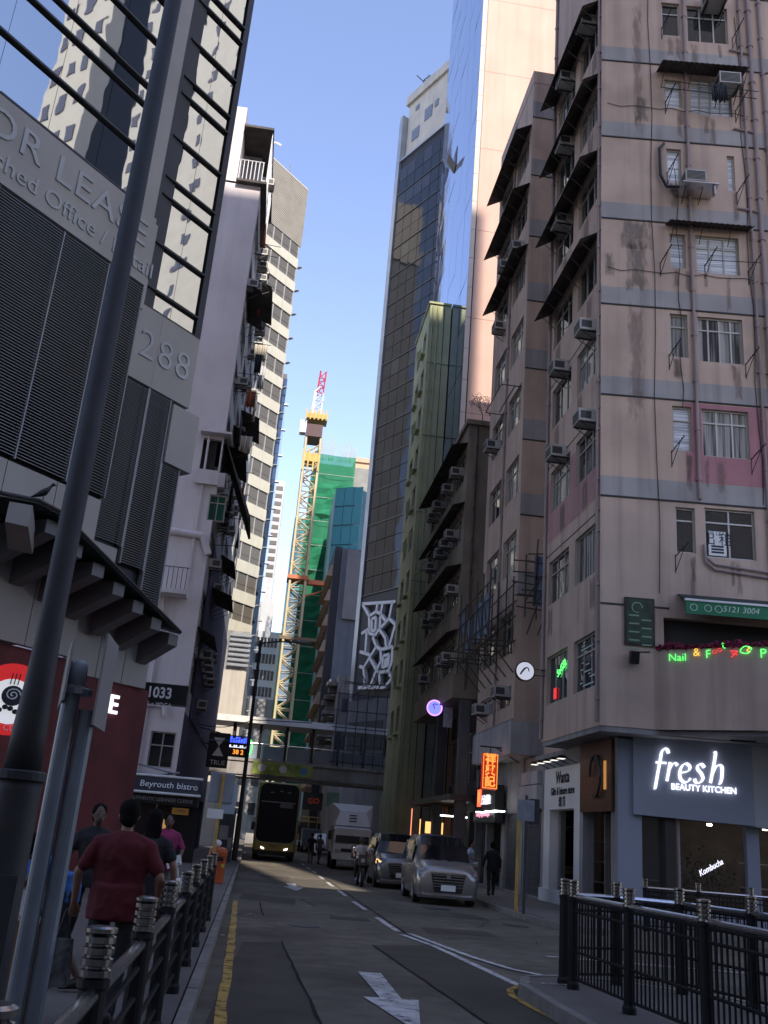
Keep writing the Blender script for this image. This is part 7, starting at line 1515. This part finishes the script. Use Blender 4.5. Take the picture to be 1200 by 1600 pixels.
# ================================================================ people
SKIN = mat('skin', (.22, .12, .08), .6, var=.08); SKIND = mat('skin_dark', (.10, .055, .04), .6, var=.08); HAIR = mat('black_hair', (.008, .007, .007), .9, spec=.1)
def cap(b, a, c, ra, rb, n=10):
    b.cyl(a, c, ra, rb, n=n); b.ball(a, ra, n=n, m=6); b.ball(c, rb, n=n, m=6)
def oval(cx, cy, z, rx, ry, n=14): return [(cx + rx * math.cos(2 * math.pi * k / n), cy + ry * math.sin(2 * math.pi * k / n), z) for k in range(n)]
def remesh(o, vox, it=4):
    r = o.modifiers.new('union', 'REMESH'); r.mode = 'VOXEL'; r.voxel_size = vox; r.use_smooth_shade = True
    s = o.modifiers.new('smooth', 'SMOOTH'); s.iterations = it; s.factor = .5
def person(label, loc, rz, H=1.68, wide=1.0, shirt=None, pants=None, skin=SKIN, hair=HAIR, pose={}, sleeve=.55, shorts=False, longhair=False, face=True, vox=.016, group=None, seated=False):
    """body is one remeshed surface; shirt, trousers, hair, shoes are worn parts. local frame faces -Y"""
    t = thing('person', label, 'person', loc, rz, group); W = WM[t.name] @ Matrix.Scale(H / 1.7, 4)
    P = dict(hipL=(-.095, 0, .9), hipR=(.095, 0, .9), kneeL=(-.10, -.02, .49), kneeR=(.10, -.02, .49), ankL=(-.10, .03, .08), ankR=(.10, .03, .08),
             chest=(0, .0, 1.25), neck=(0, .01, 1.45), head=(0, -.02, 1.585), elbL=(-.27, .03, 1.14), elbR=(.27, .03, 1.14), wriL=(-.29, -.05, .9), wriR=(.29, -.05, .9))
    P.update(pose); V_ = {k: Vector(v) for k, v in P.items()}
    pel = (V_['hipL'] + V_['hipR']) / 2; ch = V_['chest']; nk = V_['neck']; hd = V_['head']
    shL = nk + Vector((-.165 * (1 + .75 * (wide - 1)), .01, -.10)); shR = nk + Vector((.165 * (1 + .75 * (wide - 1)), .01, -.10))
    def torso(b, g):
        S = [(pel + Vector((0, 0, -.08)), .15 * wide, .10), (pel + Vector((0, 0, .02)), .165 * wide, .115), (pel.lerp(ch, .4), .145 * wide, .105), (ch, .17 * wide, .12), (ch.lerp(nk, .5), .17 * wide, .105), (ch.lerp(nk, .8), .11 * wide, .08), (nk + Vector((0, 0, .0)), .06, .06)]
        b.loft([oval(c.x, c.y, c.z, rx + g, ry * (1 + .25 * (wide - 1)) + g) for c, rx, ry in S])
        cap(b, shL, ch.lerp(nk, .85), .058 + g, .055 + g); cap(b, shR, ch.lerp(nk, .85), .058 + g, .055 + g)
    b = MB(); torso(b, -.012)
    cap(b, nk + Vector((0, 0, -.03)), hd + Vector((0, .01, -.06)), .055, .05)
    b.ball(hd + Vector((0, .005, .02)), .076, .095, .105, 14, 10); b.ball(hd + Vector((0, -.03, -.05)), .055, .06, .06, 12, 8)
    cap(b, hd + Vector((0, -.092, .01)), hd + Vector((0, -.108, -.025)), .012, .016); 
    for s in (-1, 1): b.ball(hd + Vector((s * .078, .01, 0)), .014, .02, .03, 8, 6)
    for s, sh_, e, w_ in ((-1, shL, V_['elbL'], V_['wriL']), (1, shR, V_['elbR'], V_['wriR'])):
        cap(b, sh_, e, .05, .04); cap(b, e, w_, .041, .029)
        d = (w_ - e).normalized(); side = d.cross(Vector((0, 1, 0)) if abs(d.y) < .8 else Vector((0, 0, 1))).normalized(); nrm = d.cross(side).normalized()
        pc_ = w_ + d * .05
        for k in range(4):
            off = side * (-.027 + k * .018); L_ = (.062, .075, .07, .052)[k]; k0 = w_ + d * .02 + off * .7; k1 = w_ + d * .09 + off; k2 = k1 + d * L_ * .55 + nrm * .018 * 1.0; k3 = k2 + d * L_ * .4 + nrm * .03
            cap(b, k0, k1, .014, .0115, 7); cap(b, k1, k2, .0115, .0105, 7); cap(b, k2, k3, .0105, .009, 7)
        th = w_ + d * .03 - side * .03; cap(b, th, th + d * .045 - side * .022 + nrm * .012, .013, .011, 7); cap(b, th + d * .045 - side * .022 + nrm * .012, th + d * .075 - side * .02 + nrm * .03, .011, .009, 7)
    for h_, k_, a_ in ((V_['hipL'], V_['kneeL'], V_['ankL']), (V_['hipR'], V_['kneeR'], V_['ankR'])):
        cap(b, h_, k_, .078, .05); cap(b, k_, k_.lerp(a_, .35), .05, .052); cap(b, k_.lerp(a_, .35), a_, .052, .034)
    o = b.build('body', skin, t, mw=W); remesh(o, vox)
    b = MB(); torso(b, .012)
    for sh_, e, w_ in ((shL, V_['elbL'], V_['wriL']), (shR, V_['elbR'], V_['wriR'])):
        if sleeve <= 1: cap(b, sh_, sh_.lerp(e, sleeve), .064, .064)
        else: cap(b, sh_, e, .062, .054); cap(b, e, e.lerp(w_, sleeve - 1), .053, .043)
    b.loft([oval(pel.x, pel.y, pel.z - .12, .17 * wide, .125 * wide), oval(pel.x, pel.y, pel.z + .15, .165 * wide, .12 * wide)])
    o = b.build('shirt', shirt, t, mw=W); remesh(o, .014, 6); crumple(o, .03, 1)
    b = MB(); b.loft([oval(pel.x, pel.y, pel.z - .1, .15 * wide, .115), oval(pel.x, pel.y, pel.z + .06, .16 * wide, .12)])
    for h_, k_, a_ in ((V_['hipL'], V_['kneeL'], V_['ankL']), (V_['hipR'], V_['kneeR'], V_['ankR'])):
        if shorts: cap(b, h_, h_.lerp(k_, .95), .092, .085)
        else: cap(b, h_, k_, .09, .066); cap(b, k_, a_ + Vector((0, 0, .02)), .066, .055)
    o = b.build('shorts' if shorts else 'trousers', pants, t, mw=W); remesh(o, .016, 4); crumple(o, .035, 1)
    for a_, k_ in ((V_['ankL'], V_['kneeL']), (V_['ankR'], V_['kneeR'])):
        b = MB(); f = Vector((0, -1, 0)); S = []
        for (d_, z, hw_, hz) in ((-.07, .0, .03, .05), (-.03, .0, .042, .075), (.05, -.015, .046, .055), (.13, -.03, .048, .035), (.18, -.035, .03, .02)):
            c = a_ + f * d_ + Vector((0, 0, z - .02)); S.append([tuple(c + Vector((hw_ * math.cos(q * math.pi / 4), 0, (hz if math.sin(q * math.pi / 4) > 0 else .055 + z) * math.sin(q * math.pi / 4)))) for q in range(8)])
        b.loft(S); b.build('shoe', BLACK, t, mw=W, smooth=True)
    b = MB(); b.ball(hd + Vector((0, .022, .045)), .086, .098, .098, 14, 10); b.ball(hd + Vector((0, .045, -.01)), .078, .07, .085, 12, 8)
    if longhair: b.loft([oval(hd.x, hd.y + .06, hd.z + .02, .085, .06), oval(hd.x, hd.y + .075, hd.z - .12, .09, .045), oval(hd.x, hd.y + .08, hd.z - .24, .07, .03)])
    o = b.build('hair', hair, t, mw=W); remesh(o, .010, 2); crumple(o, .03, 1)
    if face:
        b = MB()
        for s in (-1, 1): b.ball(hd + Vector((s * .032, -.083, .012)), .012, .008, .007, 8, 5)
        b.build('eyes', INK, t, mw=W); b = MB(); b.box(hd.x - .024, hd.x + .024, hd.y - .092, hd.y - .084, hd.z - .057, hd.z - .05); b.build('mouth', mat('lips', (.12, .04, .035), .6), t, mw=W)
    return t
def crumple(o, st, sc):
    if 'cloth_folds' not in bpy.data.textures: t_ = bpy.data.textures.new('cloth_folds', 'CLOUDS'); t_.noise_scale = .12; t_.noise_depth = 2
    d = o.modifiers.new('folds', 'DISPLACE'); d.texture = bpy.data.textures['cloth_folds']; d.strength = st; d.mid_level = .5; d.texture_coords = 'LOCAL'
def cm(n, c): return mat(n, c, .9, var=.25, scale=4, bump=.5, bscale=7)
BKC = cm('black_cloth', (.012, .012, .014)); 
walkA = dict(kneeL=(-.1, -.16, .52), ankL=(-.1, -.12, .12), kneeR=(.1, .06, .48), ankR=(.1, .3, .14))
walkB = dict(kneeR=(.1, -.16, .52), ankR=(.1, -.2, .09), kneeL=(-.1, .06, .48), ankL=(-.1, .28, .13))
person('broad person in dark red t-shirt walking away beside the left railing', (-.98, 8.2, .15), math.pi, 1.63, 1.34, cm('dark_red_cloth', (.08, .006, .009)), BKC, pose=dict(walkB, elbL=(-.33, .06, 1.13), elbR=(.33, .03, 1.13), wriL=(-.33, -.04, .9), wriR=(.34, -.06, .9)), sleeve=.75, face=False, vox=.013)
person('person in bright blue t-shirt and dark shorts bending forward behind the sign post', (-1.62, 9.7, .15), rad(-75), 1.6, 1.1, cm('blue_cloth', (.03, .12, .36)), BKC, skin=SKIND, shorts=True, pose=dict(chest=(0, -.2, 1.13), neck=(0, -.33, 1.22), head=(0, -.46, 1.26), elbL=(-.26, -.38, .98), wriL=(-.2, -.55, .82), elbR=(.26, -.38, .98), wriR=(.2, -.55, .82), kneeL=(-.1, -.18, .5), ankL=(-.1, -.05, .08), kneeR=(.1, .0, .47), ankR=(.1, .25, .1)), vox=.014)
person('person with dark hair in black top walking ahead of the red t-shirt', (-.98, 10.4, .15), math.pi, 1.6, 1.05, BKC, cm('charcoal_cloth', (.014, .014, .016)), pose=walkA, face=False, longhair=True)
person('person in dark clothes half hidden left of the red t-shirt', (-1.72, 11.6, .15), rad(20), 1.62, 1.0, cm('charcoal_cloth', (0,) * 3), BKC, skin=SKIND, pose=walkB)
pk_loc = atY(265, 1282, 17.0)
person('person in magenta top and pale trousers carrying a carton, paper and white bag', (pk_loc.x, 17.0, .15), rad(12), 1.62, 1.12, cm('magenta_cloth', (.22, .02, .085)), cm('pale_grey_cloth', (.22, .21, .2)), skin=SKIND, sleeve=.9, pose=dict(walkA, elbL=(-.32, -.02, 1.15), wriL=(-.1, -.24, 1.02), elbR=(.29, -.02, 1.14), wriR=(.24, -.22, .98)))
px_, pz_ = pk_loc.x, .15
b = MB(); b.hexa([(px_ - .32, 16.66, 1.02), (px_ - .02, 16.64, .98), (px_ + .0, 16.8, .98), (px_ - .3, 16.82, 1.02), (px_ - .3, 16.66, 1.2), (px_ + .0, 16.64, 1.16), (px_ + .02, 16.8, 1.16), (px_ - .28, 16.82, 1.2)]); b.build('carton', CB, None, label='small carton held under the arm of the person in magenta', cat='carton')
b = MB(); b.hexa([(px_ + .1, 16.70, .93), (px_ + .32, 16.72, 1.02), (px_ + .32, 16.725, 1.02), (px_ + .1, 16.705, .93), (px_ + .05, 16.69, 1.08), (px_ + .28, 16.71, 1.17), (px_ + .28, 16.715, 1.17), (px_ + .05, 16.695, 1.08)]); b.build('paper_sheet', WHITE, None, label='white sheet of paper held by the person in magenta', cat='paper')
b = MB(); b.ball((px_ + .3, 16.8, .68), .1, .09, .13, 10, 7); b.cyl((px_ + .29, 16.8, .78), (px_ + .25, 16.78, .98), .02, .01, n=6); b.build('carrier_bag', mat('white_bag', (.6, .6, .6), .5), None, smooth=True, label='white carrier bag hanging from the hand of the person in magenta', cat='bag')
b = MB(); p = atY(40, 1412, 9.5); b.hexa([p + Vector((-.1, 0, -.12)), p + Vector((.14, .02, -.12)), p + Vector((.14, .026, -.12)), p + Vector((-.1, .006, -.12)), p + Vector((-.08, 0, .12)), p + Vector((.06, .02, .1)), p + Vector((.06, .026, .1)), p + Vector((-.08, .006, .12))]); b.build('paper_sheet', WHITE, None, label='white papers held out beside the lamp post base', cat='paper')
bgp = thing('checked_bag', 'dark checked bag hanging at the side of the red t-shirt', 'bag', (-1.33, 8.2, .5)); b = MB(); b.hexa([(-1.42, 8.1, .42), (-1.24, 8.1, .42), (-1.24, 8.3, .42), (-1.42, 8.3, .42), (-1.40, 8.14, .74), (-1.26, 8.14, .74), (-1.26, 8.26, .74), (-1.40, 8.26, .74)]); b.build('body', mat('checked_cloth', (.06, .06, .06), .9, var=.8, scale=14), bgp); b = MB(); b.tube([(-1.38, 8.2, .74), (-1.34, 8.2, .95), (-1.28, 8.2, .74)], .012); b.build('handle', BLACK, bgp)
person('person in black walking past the food stalls on the right pavement', (8.08, 32.8, .15), math.pi, 1.7, 1.0, BKC, BKC, pose=dict(walkA, ankR=(.16, .34, .12)), face=False, sleeve=1.8)
person('person in pale blue shirt standing behind the silver people carrier', (7.75, 34.6, .15), rad(60), 1.7, 1.05, cm('pale_blue_cloth', (.36, .42, .52)), cm('charcoal_cloth', (0,) * 3), pose=dict(wriL=(-.2, -.25, 1.1)))
person('person in black strolling by the bus front', (3.55, 57.5, 0), math.pi, 1.68, 1.0, BKC, cm('brown_cloth', (.12, .08, .06)), pose=walkA, face=False)
person('person in brown coat crossing beside the bus', (4.1, 58.5, 0), rad(150), 1.66, 1.0, cm('brown_cloth', (0,) * 3), cm('rust_cloth', (.13, .05, .04)), pose=walkB, face=False)
# motorcycle and rider
mc = thing('motorcycle', 'black delivery motorcycle riding between the vans and the centre line', 'motorcycle', (4.15, 36.2, 0)); W = WM[mc.name]
for y in (.0, 1.3): wheel(mc, 0, y, .31, .11, W)
b = MB(); b.tube([(-.07, .0, .31), (-.08, .22, .9), (-.08, .26, 1.0)], .025); b.tube([(.07, 0, .31), (.08, .22, .9), (.08, .26, 1.0)], .025); b.tube([(-.34, .36, 1.06), (-.12, .26, 1.02), (.12, .26, 1.02), (.34, .36, 1.06)], .016); b.build('fork', DARK, mc, mw=W)
b = MB(); b.loft([[(x * s_, y, z) for x, z in ((-.1, zb_), (.1, zb_), (.14, zm), (.08, zt_), (-.08, zt_), (-.14, zm)) ] for (y, zb_, zm, zt_, s_) in ((.3, .5, .75, .95, .6), (.55, .35, .7, .9, 1.1), (.9, .4, .68, .8, 1.1), (1.4, .55, .72, .82, .9), (1.75, .7, .78, .84, .6))]); b.build('body', BLACK, mc, mw=W)
b = MB(); b.hexa([(-.18, .08, .72), (.18, .08, .72), (.16, .3, .72), (-.16, .3, .72), (-.15, .18, 1.08), (.15, .18, 1.08), (.12, .32, 1.05), (-.12, .32, 1.05)]); b.build('front_cowl', BLACK, mc, mw=W)
b = MB(); b.cyl((0, .06, .88), (0, .1, .88), .075, n=12); b.build('headlight', mat('headlight_lens_pale', (.4,) * 3), mc, mw=W)
b = MB(); b.box(-.28, .28, 1.2, 1.75, .9, 1.35); b.build('top_box', DARK, mc, mw=W)
for s in (-1, 1): b = MB(); b.cyl((s * .28, .33, 1.06), (s * .33, .28, 1.24), .008, n=5); b.ball((s * .34, .28, 1.27), .06, .015, .045, 8, 6); b.build('mirror', CHROME, mc, mw=W)
rid = person('rider in white shirt on the delivery motorcycle', (4.15, 36.95, 0), 0, 1.7, 1.05, cm('white_cloth', (.45, .46, .48)), BKC, pose=dict(hipL=(-.1, .05, .88), hipR=(.1, .05, .88), kneeL=(-.2, -.32, .72), kneeR=(.2, -.32, .72), ankL=(-.18, -.12, .34), ankR=(.18, -.12, .34), chest=(0, -.02, 1.2), neck=(0, -.06, 1.40), head=(0, -.09, 1.54), elbL=(-.33, -.2, 1.15), elbR=(.33, -.2, 1.15), wriL=(-.32, -.38, 1.08), wriR=(.32, -.38, 1.08)))
hm = thing('helmet', 'dark helmet worn by the motorcycle rider', 'helmet', (4.15, 36.86, 1.5)); b = MB(); b.ball((4.15, 36.87, 1.575), .125, .145, .135, 14, 10); b.build('shell', BLACK, hm, smooth=True); b = MB(); b.hexa([(4.05, 36.715, 1.53), (4.25, 36.715, 1.53), (4.24, 36.74, 1.53), (4.06, 36.74, 1.53), (4.06, 36.735, 1.62), (4.24, 36.735, 1.62), (4.23, 36.76, 1.62), (4.07, 36.76, 1.62)]); b.build('visor', CGL, hm)
# overhead cables
for k, (a, c) in enumerate((((-3.3, 50, 6.5), (-.62, 49, 6.8)), ((-3.3, 56, 6.2), (-.8, 60, 6.6)), ((-3.3, 62, 7), (-.8, 60, 7.2)), ((-.62, 49, 6.0), (-3.3, 46, 5.6)))):
    b = MB(); a = Vector(a); c = Vector(c); q = [a.lerp(c, i / 8) + Vector((0, 0, -.25 * math.sin(math.pi * i / 8))) for i in range(9)]; b.tube(q, .02, 5); b.build('cable', BLACK, None, label='sagging black cable strung from the left facade to a post', cat='cable', group='cables over the left pavement')
